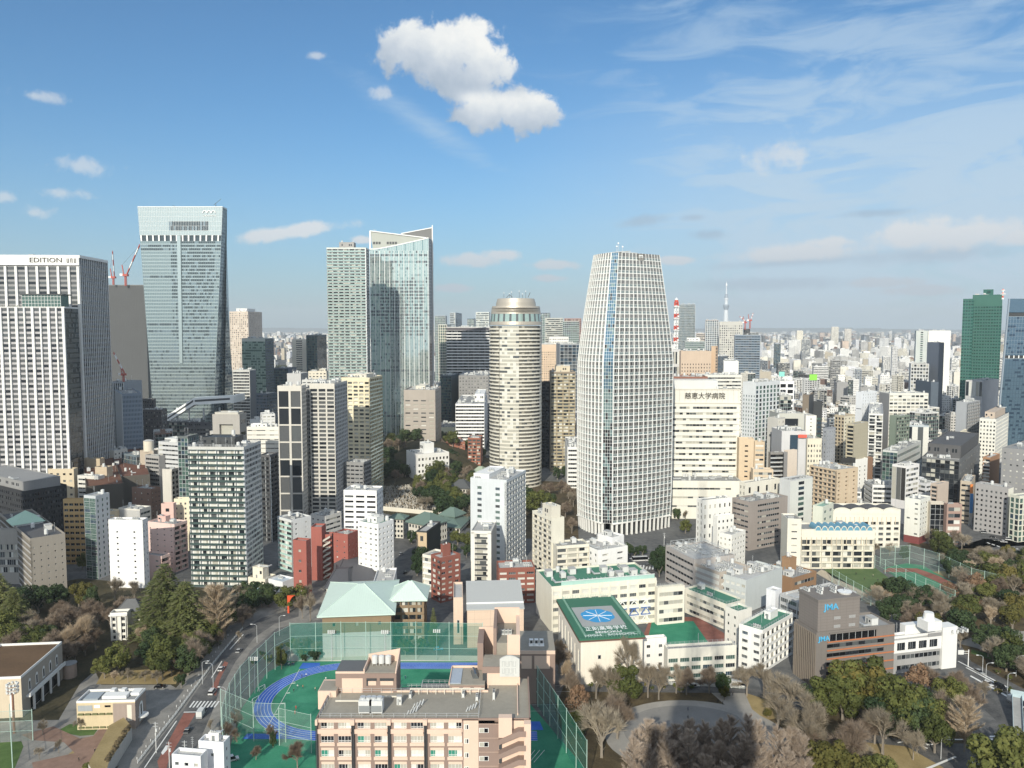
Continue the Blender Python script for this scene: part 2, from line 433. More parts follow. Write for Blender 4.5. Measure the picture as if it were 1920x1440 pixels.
  for f in range(nf):
   za=zb0+f*fh;zc=za+fh;zs=za+sf*fh
   for i in range(n_):
    if sf>0:fquad(C.glz,fr,i*bw,(i+1)*bw,za,zs,o['sf_'](f/nf,i/n_)if 'sf_' in o else G2)
    C.pane(fr,i*bw,(i+1)*bw,zs,zc,0,gm=o['gf'](f/nf,i/n_)if 'gf' in o else None)
   if o.get('hm',1):fbox(C.fins,fr,0,L,.004,md*.8,zs-mw/2,zs+mw/2,o.get('hmm',MM))
   for i in range(0,n_+1,every):
    uc=min(max(i*bw,mw/2),L-mw/2)
    fbox(C.fins,fr,uc-mw/2,uc+mw/2,0.003,md,za,zc,MM)
  fquad(B,fr,0,L,zb0+nf*fh,z1,o.get('tm',W_))
 elif k=='F':
  fw,fd=st[3],st[4];sm=o.get('sm',W_);pat=o.get('pat')
  for f in range(nf):
   za=zb0+f*fh;zs=za+fh*.42;zc=za+fh
   for i in range(n_):
    fquad(B,fr,i*bw,(i+1)*bw,za,zs,sm);C.pane(fr,i*bw,(i+1)*bw,zs,zc,0)
  fquad(B,fr,0,L,zb0+nf*fh,z1,o.get('tm',W_))
  widths=pat or[fw]
  for i in range(n_+1):
   ww=widths[i%len(widths)];uc=min(max(i*bw,ww/2),L-ww/2)
   fbox(C.fins,fr,uc-ww/2,uc+ww/2,0.01,fd,z0,z1-o.get('ft',0),o.get('fm',C.trim))
PROTO={}
def proto_mesh(name):
 if name in PROTO:return PROTO[name]
 b=MB();r=random.Random(hash(name)%99)
 if name=='air_conditioner':
  for i in range(3):
   b.box(i*1.15,i*1.15+1.0,0,.8,.15,1.5,EQ);b.cyl(i*1.15+.5,.4,1.5,1.58,.34,DARKM,10);b.box(i*1.15+.1,i*1.15+.9,-.02,-.005,.4,1.3,EQD)
  b.box(-.1,3.4,-.1,.1,0,.149,METAL);b.box(-.1,3.4,.7,.9,0,.149,METAL)
 elif name=='cooling_tower':
  b.box(0,3,0,2.6,.4,3.0,EQ);b.cyl(.8,1.3,3.0,3.5,.65,METAL,14);b.cyl(2.2,1.3,3.0,3.5,.65,METAL,14);b.box(.1,2.9,-.03,-.01,.6,2.0,EQD)
  for x in(.1,2.8):b.box(x,x+.15,.2,.35,0,.4,METAL);b.box(x,x+.15,2.2,2.35,0,.4,METAL)
 elif name=='water_tank':
  b.cyl(1,1,.6,3.0,1.0,EQ,16);b.cyl(1,1,3.0,3.3,1.0,EQ,16,.3)
  for x,y in((.4,.4),(1.6,.4),(.4,1.6),(1.6,1.6)):b.box(x-.08,x+.08,y-.08,y+.08,0,.7,METAL)
 elif name=='stair_house':
  b.box(0,4,0,3.2,0,2.8,EQ);b.box(-.15,4.15,-.15,3.35,2.8,2.98,ROOFL);b.box(.8,1.7,-.04,-.01,0.1,2.1,EQD);b.box(2.4,3.2,-.04,-.01,1,1.9,GD)
 elif name=='duct':
  b.box(0,6,0,.7,.5,1.1,METAL);b.box(5.3,6,.7,3.4,.5,1.1,METAL);b.box(1,1.15,.2,.4,0,.5,METAL);b.box(4,4.15,.2,.4,0,.5,METAL);b.box(-.5,.3,-.1,.8,0,1.6,EQ)
 elif name=='antenna':
  b.cyl(0,0,0,6,.06,METAL,6)
  for z in(3.8,4.4,5,5.6):b.box(-.5,.5,-.03,.03,z,z+.05,METAL)
 elif name=='roof_hatch':
  b.box(0,1.4,0,1.1,0,.7,ROOFL);b.box(-.05,1.45,-.05,1.15,.7,.8,METAL)
 o=b.build(name);me=o.data;bpy.data.objects.remove(o);PROTO[name]=me
 return me
def put(name,parent,x,y,z,rz=0,s=1.0,sz=None):
 o=bpy.data.objects.new(name,proto_mesh(name));COL.objects.link(o);o.parent=parent
 o.location=(x,y,z);o.rotation_euler.z=rz;o.scale=(s,s,sz or s)
 return o
def roof_gear(root,x0,x1,y0,y1,z,r,dens=1.0,big=1.0,pent=None,fp=None):
 """pent: list of (fx0,fx1,fy0,fy1,h,mat) stair and plant rooms"""
 occ=[]
 for(a,b_,c,d,h,m)in(pent or[]):
  B=MB();X0,X1,Y0,Y1=x0+a*(x1-x0),x0+b_*(x1-x0),y0+c*(y1-y0),y0+d*(y1-y0)
  B.box(X0,X1,Y0,Y1,z,z+h,m);t=.25
  B.box(X0-.1,X1+.1,Y0-.1,Y0+t,z+h,z+h+.45,m);B.box(X0-.1,X1+.1,Y1-t,Y1+.1,z+h,z+h+.45,m)
  B.box(X0-.1,X0+t,Y0+t,Y1-t,z+h,z+h+.45,m);B.box(X1-t,X1+.1,Y0+t,Y1-t,z+h,z+h+.45,m)
  if h>2.5:
   B.box(X0+.3*(X1-X0),X0+.3*(X1-X0)+1,Y0-.05,Y0-.01,z+.1,z+2.1,EQD)
   q=int((X1-X0)/2.2)
   for i in range(q):
    if r.random()<.5:B.box(X0+.6+i*2.1,X0+1.9+i*2.1,Y0-.04,Y0-.01,z+h*.45,z+h*.75,GD)
  B.build('plant_room',root);occ.append((X0-.5,X1+.5,Y0-.5,Y1+.5))
  for _ in range(1+int(big)):
   put(r.choice(['air_conditioner','roof_hatch','water_tank','duct']),root,r.uniform(X0+.4,max(X0+.5,X1-3.5)),r.uniform(Y0+.4,max(Y0+.5,Y1-2)),z+h,0,min(1,(X1-X0)/6))
 area=(x1-x0)*(y1-y0);cnt=int(min(22,area/32*dens+.5));tries=0
 while cnt>0 and tries<80:
  tries+=1
  nm=r.choice(['air_conditioner','air_conditioner','cooling_tower','duct','stair_house','roof_hatch','water_tank','antenna','air_conditioner'])
  if(x1-x0)<9 or(y1-y0)<7:nm=r.choice(['air_conditioner','roof_hatch','antenna','water_tank'])
  sx,sy={'air_conditioner':(3.5,1),'cooling_tower':(3.2,2.8),'duct':(6.2,3.5),'stair_house':(4.3,3.4),'roof_hatch':(1.5,1.2),'water_tank':(2,2),'antenna':(.5,.5)}[nm]
  if x1-x0-sx<2 or y1-y0-sy<2:cnt-=1;continue
  x,y=r.uniform(x0+.8,x1-sx-.8),r.uniform(y0+.8,y1-sy-.8)
  if any(x<b[1]and x+sx>b[0]and y<b[3]and y+sy>b[2]for b in occ):continue
  occ.append((x,x+sx,y,y+sy));put(nm,root,x,y,z,0,1.0);cnt-=1
FOOT=[]
ALL=[]
def parapet(B,x0,x1,y0,y1,z,h,t,m):
 B.box(x0,x1,y0,y0+t,z,z+h,m);B.box(x0,x1,y1-t,y1,z,z+h,m)
 B.box(x0,x0+t,y0+t,y1-t,z,z+h,m);B.box(x1-t,x1,y0+t,y1-t,z,z+h,m)
def railing(B,x0,x1,y0,y1,z,h=1.1,m=None,step=2.0):
 m=m or METAL
 for(a,b)in(((x0,y0),(x1,y0)),((x1,y0),(x1,y1)),((x1,y1),(x0,y1)),((x0,y1),(x0,y0))):
  a,b=Vector((*a,z)),Vector((*b,z));L=(b-a).length;k=max(1,int(L/step))
  for i in range(k):p=a+(b-a)*i/k;B.box(p.x-.04,p.x+.04,p.y-.04,p.y+.04,z,z+h,m)
  for q in(h,h*.55):B.bar(a+Vector((0,0,q)),b+Vector((0,0,q)),.06,m)
def emit_ctx(C,root,cap=100):
 C.wall.build('wall',root)
 C.glz.build('glazing',root);C.fins.build('mullions' if False else 'facade_fin',root)
 for k in sorted(C.bands):C.bands[k].build('window_band',root)
 for k in sorted(C.bal):C.bal[k].build('balcony',root)
 ws=C.wins
 if len(ws)>cap:
  extra=ws[cap:];ws=ws[:cap];M=MB()
  for b in extra:
   k=len(M.v);M.v+=b.v;M.f+=[tuple(k+j for j in f)for f in b.f];M.m+=[M.mi(b.mats[i])for i in b.m]
  o=M.build('window',root);tag(o,kind='stuff')
 for b in ws:
  p,f=MB(),MB()
  for face,mi in zip(b.f,b.m):
   m=b.mats[mi];q=f if(m is C.trim or m is WHITE)else p;k=len(q.v);q.v+=[b.v[j]for j in face];q.f.append(tuple(range(k,k+len(face))));q.m.append(q.mi(m))
  o=p.build('window',root)
  if o:f.build('frame',o)
  else:f.build('window',root)
def rect(root,C,x0,x1,y0,y1,z0,z1,front=None,right=None,left=None,back=None,roof=ROOFG,par=1.0,pm=None,rail=False):
 """one rectangular volume in the building's own frame"""
 N=('N',)
 facade(C,lambda u,w,z:(x0+u,y0-w,z),x1-x0,z0,z1,front or N)
 facade(C,lambda u,w,z:(x1+w,y0+u,z),y1-y0,z0,z1,right or N)
 facade(C,lambda u,w,z:(x0-w,y1-u,z),y1-y0,z0,z1,left or N)
 facade(C,lambda u,w,z:(x1-u,y1+w,z),x1-x0,z0,z1,back or N)
 B=MB();B.quad((x0,y0,z1),(x1,y0,z1),(x1,y1,z1),(x0,y1,z1),roof)
 ro=B.build('roof',root)
 if par:B=MB();parapet(B,x0,x1,y0,y1,z1,par,.3,pm or C.wm);B.build('parapet',ro)
 if rail:B=MB();railing(B,x0+.5,x1-.5,y0+.5,y1-.5,z1+par,1.1);B.build('railing',ro)
def solve(xl,xc,xr,yt,Y,th,depth=None):
 Cn=P(xc,yt,Y);t=R(th);k=(H-Cn.z)*sp
 ul=(xl-960)/F;L=(Cn.x-ul*(Y*cp+k))/(cos(t)+ul*cp*sin(t))
 if depth is None:
  ur=(xr-960)/F;Wd=(ur*(Y*cp+k)-Cn.x)/(sin(t)-ur*cp*cos(t))
 else:Wd=depth
 return Cn,L,Wd
SEED=[0]
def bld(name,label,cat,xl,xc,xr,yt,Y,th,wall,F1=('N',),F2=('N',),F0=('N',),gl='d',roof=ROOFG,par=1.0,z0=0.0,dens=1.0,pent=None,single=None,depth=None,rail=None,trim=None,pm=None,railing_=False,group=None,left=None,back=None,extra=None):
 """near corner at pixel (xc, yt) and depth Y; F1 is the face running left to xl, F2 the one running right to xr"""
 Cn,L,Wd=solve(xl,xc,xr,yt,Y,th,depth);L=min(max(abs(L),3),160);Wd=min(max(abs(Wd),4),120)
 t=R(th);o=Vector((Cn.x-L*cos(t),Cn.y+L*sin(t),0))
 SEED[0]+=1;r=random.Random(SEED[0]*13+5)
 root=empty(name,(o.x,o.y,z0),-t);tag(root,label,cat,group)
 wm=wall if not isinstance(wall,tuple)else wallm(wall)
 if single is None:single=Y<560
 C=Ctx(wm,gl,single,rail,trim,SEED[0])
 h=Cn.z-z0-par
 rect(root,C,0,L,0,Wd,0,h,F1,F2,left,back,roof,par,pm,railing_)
 emit_ctx(C,root)
 if dens or pent:roof_gear(root,.5,L-.5,.5,Wd-.5,h+.01,r,dens,1,pent)
 c=Vector((L/2,Wd/2,0));cx=o.x+c.x*cos(t)+c.y*sin(t);cy=o.y-c.x*sin(t)+c.y*cos(t)
 FOOT.append((cx,cy,L/2,Wd/2,t));ALL.append((root,Cn))
 if extra:extra(root,L,Wd,h,C,r)
 return root,L,Wd,h
def infoot(x,y,pad=6):
 for(cx,cy,a,b,t)in FOOT:
  dx,dy=x-cx,y-cy
  u=dx*cos(t)-dy*sin(t);v=dx*sin(t)+dy*cos(t)
  if abs(u)<a+pad and abs(v)<b+pad:return True
 return False
def text_mesh(txt,size,mat,name,parent,loc,rot,depth=.12,sx=1.0,align='CENTER',bold=0.0):
 cu=bpy.data.curves.new(name,'FONT');cu.body=txt;cu.size=size;cu.extrude=depth;cu.align_x=align;cu.align_y='CENTER';cu.offset=bold
 cu.resolution_u=3
 o=bpy.data.objects.new(name,cu);COL.objects.link(o)
 dg=bpy.context.evaluated_depsgraph_get();me=bpy.data.meshes.new_from_object(o.evaluated_get(dg))
 bpy.data.objects.remove(o);me.materials.clear();me.materials.append(mat)
 q=bpy.data.objects.new(name,me);COL.objects.link(q);q.parent=parent;q.location=loc;q.rotation_euler=rot;q.scale=(sx,1,1)
 return q
 # ---------------------------------------------------------------- landmark towers
WP=wallm((.74,.74,.72),.6,.08,.08);CREAM=wallm((.66,.62,.52),.8,.12,.15);GREYW=wallm((.36,.35,.34),.8,.16,.12)
STG=glassm('silver_glass',(.36,.43,.43),.10,.75,.03,.5,.15);STB=glassm('silver_blue_glass',(.30,.37,.40),.08,.7,.03);STD=glassm('slate_glass',(.08,.105,.12),.08,.4,.03)
STT=glassm('pale_glass',(.52,.60,.60),.16,.6,.02,.5,.1)
r0=random.Random(3)
def pers(px,py,Y):return P(px,py,Y)
def station_tower():
 Y0=1000.0;lev=[(0.0,291,398,443,1062),(198,269.5,411,424,1026),(0,258,417,425.5,1018)]
 zt=P(300,387,Y0).z
 lv=[]
 for(z,a,b,c,Yc)in[(0.0,*lev[0][1:]),(198.0,*lev[1][1:]),(zt,*lev[2][1:])]:
  def at(px,Y):
   k=(H-z)*sp;return(px-960)/F*(Y*cp+k)
  lv.append((z,at(a,Y0),at(b,Y0),at(c,Yc),Yc))
 root=empty('glass_skyscraper',(0,Y0,0));tag(root,'tallest pale glass skyscraper, flaring towards its slanted top, behind the white finned hotel block','skyscraper')
 def cor(z):
  for i in range(2):
   if z<=lv[i+1][0]or i==1:
    t=(z-lv[i][0])/(lv[i+1][0]-lv[i][0]);return[lv[i][j]+(lv[i+1][j]-lv[i][j])*t for j in range(1,5)]
 def frF(u,w,z):
  a,b,c,Yc=cor(z);return(a+(b-a)*u/100,-w,z)
 def frR(u,w,z):
  a,b,c,Yc=cor(z);return(b+(c-b)*u/40+w,(Yc-Y0)*u/40,z)
 C=Ctx(STT,'o',False,None,WHITE)
 zb=P(300,452,Y0).z;zb2=P(300,441,Y0).z;h=random.Random(5)
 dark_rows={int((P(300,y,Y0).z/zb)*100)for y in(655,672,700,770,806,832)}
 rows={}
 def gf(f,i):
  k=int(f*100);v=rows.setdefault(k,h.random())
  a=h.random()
  if .37<i<.93 and f>.70:return STD if a<.74 else STB  # darker panes by region: a reflection put into the glass colour
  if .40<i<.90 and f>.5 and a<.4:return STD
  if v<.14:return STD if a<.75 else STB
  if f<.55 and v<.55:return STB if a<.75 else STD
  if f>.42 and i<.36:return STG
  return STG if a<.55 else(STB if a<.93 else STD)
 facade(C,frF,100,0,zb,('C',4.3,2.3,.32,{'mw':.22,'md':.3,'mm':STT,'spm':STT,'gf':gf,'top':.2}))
 fquad(C.wall,frF,0,100,zb,zb2,STD,-1.5)
 for i in range(14):fbox(C.fins,frF,i*7.3+.5,i*7.3+2.3,-1.4,.1,zb,zb2,WHITE)
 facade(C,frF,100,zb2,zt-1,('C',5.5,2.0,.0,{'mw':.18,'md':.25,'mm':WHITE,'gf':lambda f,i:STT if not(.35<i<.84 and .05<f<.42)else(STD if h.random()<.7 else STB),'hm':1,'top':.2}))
 fbox(C.fins,frF,46,50.5,.31,1.6,P(300,681,Y0).z,zb2-.5,STT)
 facade(C,frR,40,0,zt-1,('C',4.3,3.3,.35,{'mw':.2,'md':.2,'mm':STT,'spm':STB,'gf':lambda f,i:GB if h.random()<.7 else STB}))
 a,b,c,Yc=cor(zt);a0,b0,c0,Y00=cor(0)
 C.wall.quad((a,0,zt),(a,60,zt),(a0,60,0),(a0,0,0),STB)
 c2=c*(Y0+60)/Yc-2;C.wall.quad((a,60,zt),(c2,60,zt),(c0-3,60,0),(a0,60,0),STB)
 C.wall.quad((c2,60,zt),(c,Yc-Y0,zt),(c0,Yc-Y0,0),(c0-3,60,0),STB)
 rf=MB();rf.poly([(a,0,zt-3),(b,0,zt-3),(c,Yc-Y0,zt-3),(c2,60,zt-3),(a,60,zt-3)],ROOFG)
 rf.bar((a,0,zt-.5),(b,0,zt-.5),.9,WHITE);rf.bar((b,0,zt-.5),(c,Yc-Y0,zt-.5),.9,WHITE)
 rf.build('roof',root);emit_ctx(C,root)
 cr=MB();x=b-12;cr.bar((x,10,zt-3),(x,10,zt+6),.5,DARKM);cr.bar((x-3,10,zt+3),(x+7,10,zt+11),.35,DARKM)
 x=a+42;cr.bar((x,10,zt-3),(x,10,zt+2),.5,DARKM);cr.bar((x-2,10,zt+3),(x+3,10,zt+1),.3,DARKM)
 cr.build('roof_crane',root)
 lg=MB();ly=-.7
 gx=P(396,397,Y0).x
 for k in range(3):
  for i in range(8):
   a1,a2=pi*i/8,pi*(i+1)/8;cx=gx-8+k*5.5
   lg.bar((cx+2.4*cos(a1),ly,zt-8.5+3.2*sin(a1)),(cx+2.4*cos(a2),ly,zt-8.5+3.2*sin(a2)),.9,WHITE)
  for i in range(4):lg.bar((cx-2.4+i*1.6,ly,zt-11.5),(cx-1.6+i*1.6,ly,zt-11.5),.8,WHITE)
 lg.build('roof_logo',root)
 FOOT.append((root.location.x+(a0+b0)/2,Y0+30,(b0-a0)/2+12,34,0));ALL.append((root,P(340,387,Y0)))
station_tower()
def wedge_tower():
 Y0=1000.0;root=empty('wedge_top_skyscraper',(0,Y0,0));tag(root,'green white glass skyscraper with a sloping wedge shaped crown, in the middle distance','skyscraper')
 xa,xb=P(693,466,Y0).x,P(803.5,447,Y0).x;zl,zr=P(693,467,Y0).z,P(803,446,Y0).z;L=xb-xa;Wd=62
 fr=lambda u,w,z:(xa+u,-w,z);C=Ctx(WP,'g',False,None,WHITE);h=random.Random(11)
 PG=glassm('pale_green_glass',(.60,.72,.68),.06,.85,.006,.5,.25);PG2=glassm('sea_glass',(.36,.50,.49),.05,.8,.006);DK=glassm('deep_glass',(.07,.10,.12),.08,.35)
 rows={}
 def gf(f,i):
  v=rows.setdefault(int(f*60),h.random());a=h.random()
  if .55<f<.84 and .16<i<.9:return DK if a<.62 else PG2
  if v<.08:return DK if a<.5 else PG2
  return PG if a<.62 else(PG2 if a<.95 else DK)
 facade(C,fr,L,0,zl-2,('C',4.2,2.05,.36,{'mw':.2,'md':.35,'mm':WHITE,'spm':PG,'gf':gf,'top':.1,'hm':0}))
 for i in range(13):fbox(C.fins,fr,i*L/12.2+.1,i*L/12.2+.55,.36,1.0,0,zl-2.2,WHITE)
 nn=34
 for i in range(nn):
  u0,u1=L*i/nn,L*(i+1)/nn;q=lambda u:zl+(zr-zl)*max(0,(u/L-.1)/.9)**1.15
  C.glz.quad((xa+u0,0,zl-2),(xa+u1,0,zl-2),(xa+u1,0,q(u1)),(xa+u0,0,q(u0)),PG if i%5 else PG2)
  C.fins.bar((xa+u1,-.2,zl-2),(xa+u1,-.2,q(u1)),.2,WHITE);C.fins.bar((xa+u0,-.3,q(u0)),(xa+u1,-.3,q(u1)),1.3,WHITE)
 R2=lambda u,w,z:(xb+w,u,z)
 xe=P(810,440,Y0+16).x-xb
 facade(C,lambda u,w,z:(xb+xe*u/18+w,u,z),18,0,zr,('C',4.2,3,.4,{'mm':METAL,'gf':lambda f,i:GD,'spm':GD}))
 C.wall.quad((xb+xe,18,0),(xb,Wd,0),(xb,Wd,zr),(xb+xe,18,zr),GD)
 C.wall.quad((xa,0,0),(xa,Wd,0),(xa,Wd,zl),(xa,0,zl),PG2);C.wall.quad((xa,Wd,0),(xb,Wd,0),(xb,Wd,zl),(xa,Wd,zl),PG2)
 emit_ctx(C,root)
 cr=MB();T1=P(694,433,Y0+6);T2=P(799,446,Y0+6);gm=wallm((.40,.42,.38),.7,.1,.1)
 e=lambda p,dy=0:(p.x,p.y-Y0+dy,p.z)
 B1=P(700,467,Y0+6)
 cr.hexa([(B1.x,6,zl-3),(T2.x,6,zl-3),(T2.x,7,zl-3),(B1.x,7,zl-3),e(P(694.5,433.5,Y0+6)),e(T2),e(T2,1),e(P(694.5,433.5,Y0+6),1)],gm)
 cr.bar(e(T1,-.6),e(T2,-.6),1.2,WHITE);cr.bar((xa,3,zl),e(T1,-.3),1.6,WHITE)
 Z=P(700,458,Y0+5.9).z
 for i in range(9):
  if i in(3,4):continue
  cr.box(T1.x+3.5+i*3.5,T1.x+6.2+i*3.5,5.8,5.98,Z,Z+3.2,DARKM)
 Ts=P(752,438,Y0+40);Te=P(810,427,Y0+40);Tb=P(810,452,Y0+40)
 gr=wallm((.20,.20,.20),.8,.1,.2,joints=(1.5,2.0))
 cr.hexa([e(Ts,0)[:2]+(zl-3,),e(Tb)[:2]+(zl-3,),e(Tb,1.2)[:2]+(zl-3,),e(Ts,1.2)[:2]+(zl-3,),e(Ts),e(Te),e(Te,1.2),e(Ts,1.2)],gr)
 cr.bar(e(Ts),e(Te),1.2,WHITE);Td=P(809.5,470,Y0+16);cr.bar((xb+xe+.3,18,0),(xb+xe+.3,18,Te.z),1.2,WHITE);cr.bar((xb+xe+.3,18,Te.z),e(Te),1.0,WHITE)
 cr.bar(e(P(700,431,Y0+6)),e(P(706,432,Y0+6)),.4,METAL)
 cr.build('crown',root)
 rf=MB();rf.quad((xa,0,zl-3),(xb,0,zl-3),(xb,Wd,zl-3),(xa,Wd,zl-3),ROOFG);rf.build('roof',root)
 FOOT.append(((xa+xb)/2,Y0+30,L/2+5,34,0));ALL.append((root,P(750,450,Y0)))
wedge_tower()
def grid_tower():
 Y0=532.0;th=60;Cn,L,Wd=solve(1084,1139,1262,700,Y0,th);t=R(th)
 o=Vector((Cn.x-L*cos(t),Cn.y+L*sin(t),0));root=empty('grid_skyscraper',(o.x,o.y,0),-t)
 tag(root,'largest white gridded office skyscraper with a bulging body that narrows to its roof, right of centre','skyscraper')
 z1=P(1165,464,Y0+12).z;zs=120.0;cx,cy=L/2,Wd/2
 def ins(z):
  if z<30:return 1-.03*(1-z/30)
  return 1-(.335*((z-zs)/(z1-zs))**1.18 if z>zs else 0)
 def warp(x,y,z):
  k=ins(z);return(cx+(x-cx)*k,cy+(y-cy)*k,z)
 bul=lambda u,LL:2.6*sin(pi*u/LL)
 g=4.6
 frF=lambda u,w,z:warp(u,-w-bul(u,L-g),z)
 frR=lambda u,w,z:warp(L+w+bul(u,Wd-g),g+u,z)
 C=Ctx(WHITE,'o',False,None,WHITE);h=random.Random(2);FH=4.7
 WG_=plain('white_frame',(.80,.80,.78),.45)
 def gf(f,i):
  a=h.random()
  if f>.62:return GT if a<.6 else GD
  return GD if a<.4 else(GK if a<.96 else GM)
 grey=glassm('grey_spandrel',(.20,.245,.25),.2,.15)
 def face(fr,LL,n,pw,pd,dbl=True):
  fh=FH;nf=int(z1/fh);f0=2;bw=LL/n
  for f in range(f0,nf):
   za,zc=f*fh,(f+1)*fh;zs_=za+fh*.40
   for i in range(n):
    u0,u1=i*bw,(i+1)*bw
    fquad(C.glz,fr,u0,u1,za,zs_,grey)
    for k in range(3):
     a=h.random();m=gf(f/nf,i/n)
     fquad(C.glz,fr,u0+bw*k/3,u0+bw*(k+1)/3,zs_,zc,m)
     if k:fbox(C.fins,fr,u0+bw*k/3-.06,u0+bw*k/3+.06,0.01,.12,zs_,zc,WG_)
    fbox(C.fins,fr,u0,u1,.01,pd*.55,za-.22,za+.22,WG_);fbox(C.fins,fr,u0,u1,.01,.1,zs_-.06,zs_+.06,WG_)
   for i in range(n+1):
    uc=min(max(i*bw,pw/2),LL-pw/2);fbox(C.fins,fr,uc-pw/2,uc+pw/2,.012,pd,za,zc,WG_)
  for i in range(n+1):
   uc=min(max(i*bw,.5),LL-.5)
   fbox(C.fins,fr,uc-.5,uc+.5,-1,.3,0,f0*fh,WG_)
  fquad(C.wall,fr,0,LL,0,f0*fh,DARKM,-2.5);fbox(C.fins,fr,0,LL,-2.4,1.5,f0*fh-.9,f0*fh-.3,WG_)
 face(frF,L-g,9,.5,.8);face(frR,Wd-g,13,.55,.45)
 fc=lambda u,w,z:warp(L-g+g*u/6.5+w*.7,-w*.7+g*u/6.5,z)
 CB=[glassm('azure_glass',(.10,.22,.32),.06,.5),glassm('teal_glass',(.20,.30,.31),.08,.4),GD]
 nf=int(z1/FH)
 for f in range(2,nf):
  for s_ in range(2):
   for i in range(4):
    z=f*FH+s_*FH/2;q=f/nf;m=CB[0]if(q>.5 and h.random()<.7)else(CB[1]if q>.4 and h.random()<.8 else h.choice([GD,GD,GK,CB[1]]))
    fquad(C.glz,fc,i*1.62,(i+1)*1.62,z,z+FH/2,m);fbox(C.fins,fc,i*1.62,i*1.62+.14,.01,.12,z,z+FH/2,WHITE)
   fbox(C.fins,fc,0,6.5,.01,.14,f*FH+s_*FH/2-.08,f*FH+s_*FH/2+.08,WHITE)
 for z in range(0,int(z1),10):
  za,zb=z,min(z+10,nf*FH-.5)
  C.wall.quad(warp(0,0,za),warp(0,Wd,za),warp(0,Wd,zb),warp(0,0,zb),grey);C.wall.quad(warp(0,Wd,za),warp(L,Wd,za),warp(L,Wd,zb),warp(0,Wd,zb),grey)
 emit_ctx(C,root)
 rf=MB();zt=nf*FH
 ring=[frF(u*(L-g)/8,0,zt)for u in range(9)]+[frR(u*(Wd-g)/8,0,zt)for u in range(9)]+[warp(L,Wd,zt),warp(0,Wd,zt)]
 rf.poly([(p[0],p[1],zt-2)for p in ring],ROOFG);rf.build('roof',root)
 pr=MB();a,b=warp(L*.35,Wd*.25,zt),warp(L*.8,Wd*.6,zt);pr.box(a[0],b[0],a[1],b[1],zt-2,zt+1.2,EQ)
 pr.hexa([(a[0]+1,a[1]-7,zt+.4),(b[0],a[1]-5,zt+.6),(b[0],a[1]+8,zt+1.8),(a[0]+1,a[1]+8,zt+1.8),(a[0]+1,a[1]-7,zt+.9),(b[0],a[1]-5,zt+1.1),(b[0],a[1]+8,zt+2.3),(a[0]+1,a[1]+8,zt+2.3)],EQ)
 pr.build('helipad',root)
 for dx,dy,hh in((.45,.3,5.5),(.52,.3,7.5),(.6,.36,5)):
  q=warp(L*dx,Wd*dy,zt);m=MB();m.cyl(q[0],q[1],zt-2,zt+hh,.12,METAL,6);m.cyl(q[0],q[1],zt+hh,zt+hh+.9,.8,WHITE,8,.3);m.build('radar_mast',root)
 lg=MB();zz=zt-4.6;u0=(Wd-g)*.42
 fbox(lg,frR,u0,u0+7.5,.65,.8,zz,zz+4.2,wallm((.13,.12,.10)))
 for(ua,ub,za,zb)in((.9,1.8,1.3,3.6),(3.1,4.0,1.3,3.6),(5.4,6.3,1.3,3.6),(.9,6.3,3.0,3.6),(.9,1.8,.4,.8),(2.6,3.4,.4,.8),(4.2,5,.4,.8),(5.6,6.3,.4,.8)):
  fbox(lg,frR,u0+ua,u0+ub,.81,.95,zz+za,zz+zb,WHITE)
 lg.build('roof_logo',root)
 c=Vector((L/2,Wd/2,0));FOOT.append((o.x+c.x*cos(t)+c.y*sin(t),o.y-c.x*sin(t)+c.y*cos(t),L/2+3,Wd/2+3,t));ALL.append((root,Cn))
grid_tower()
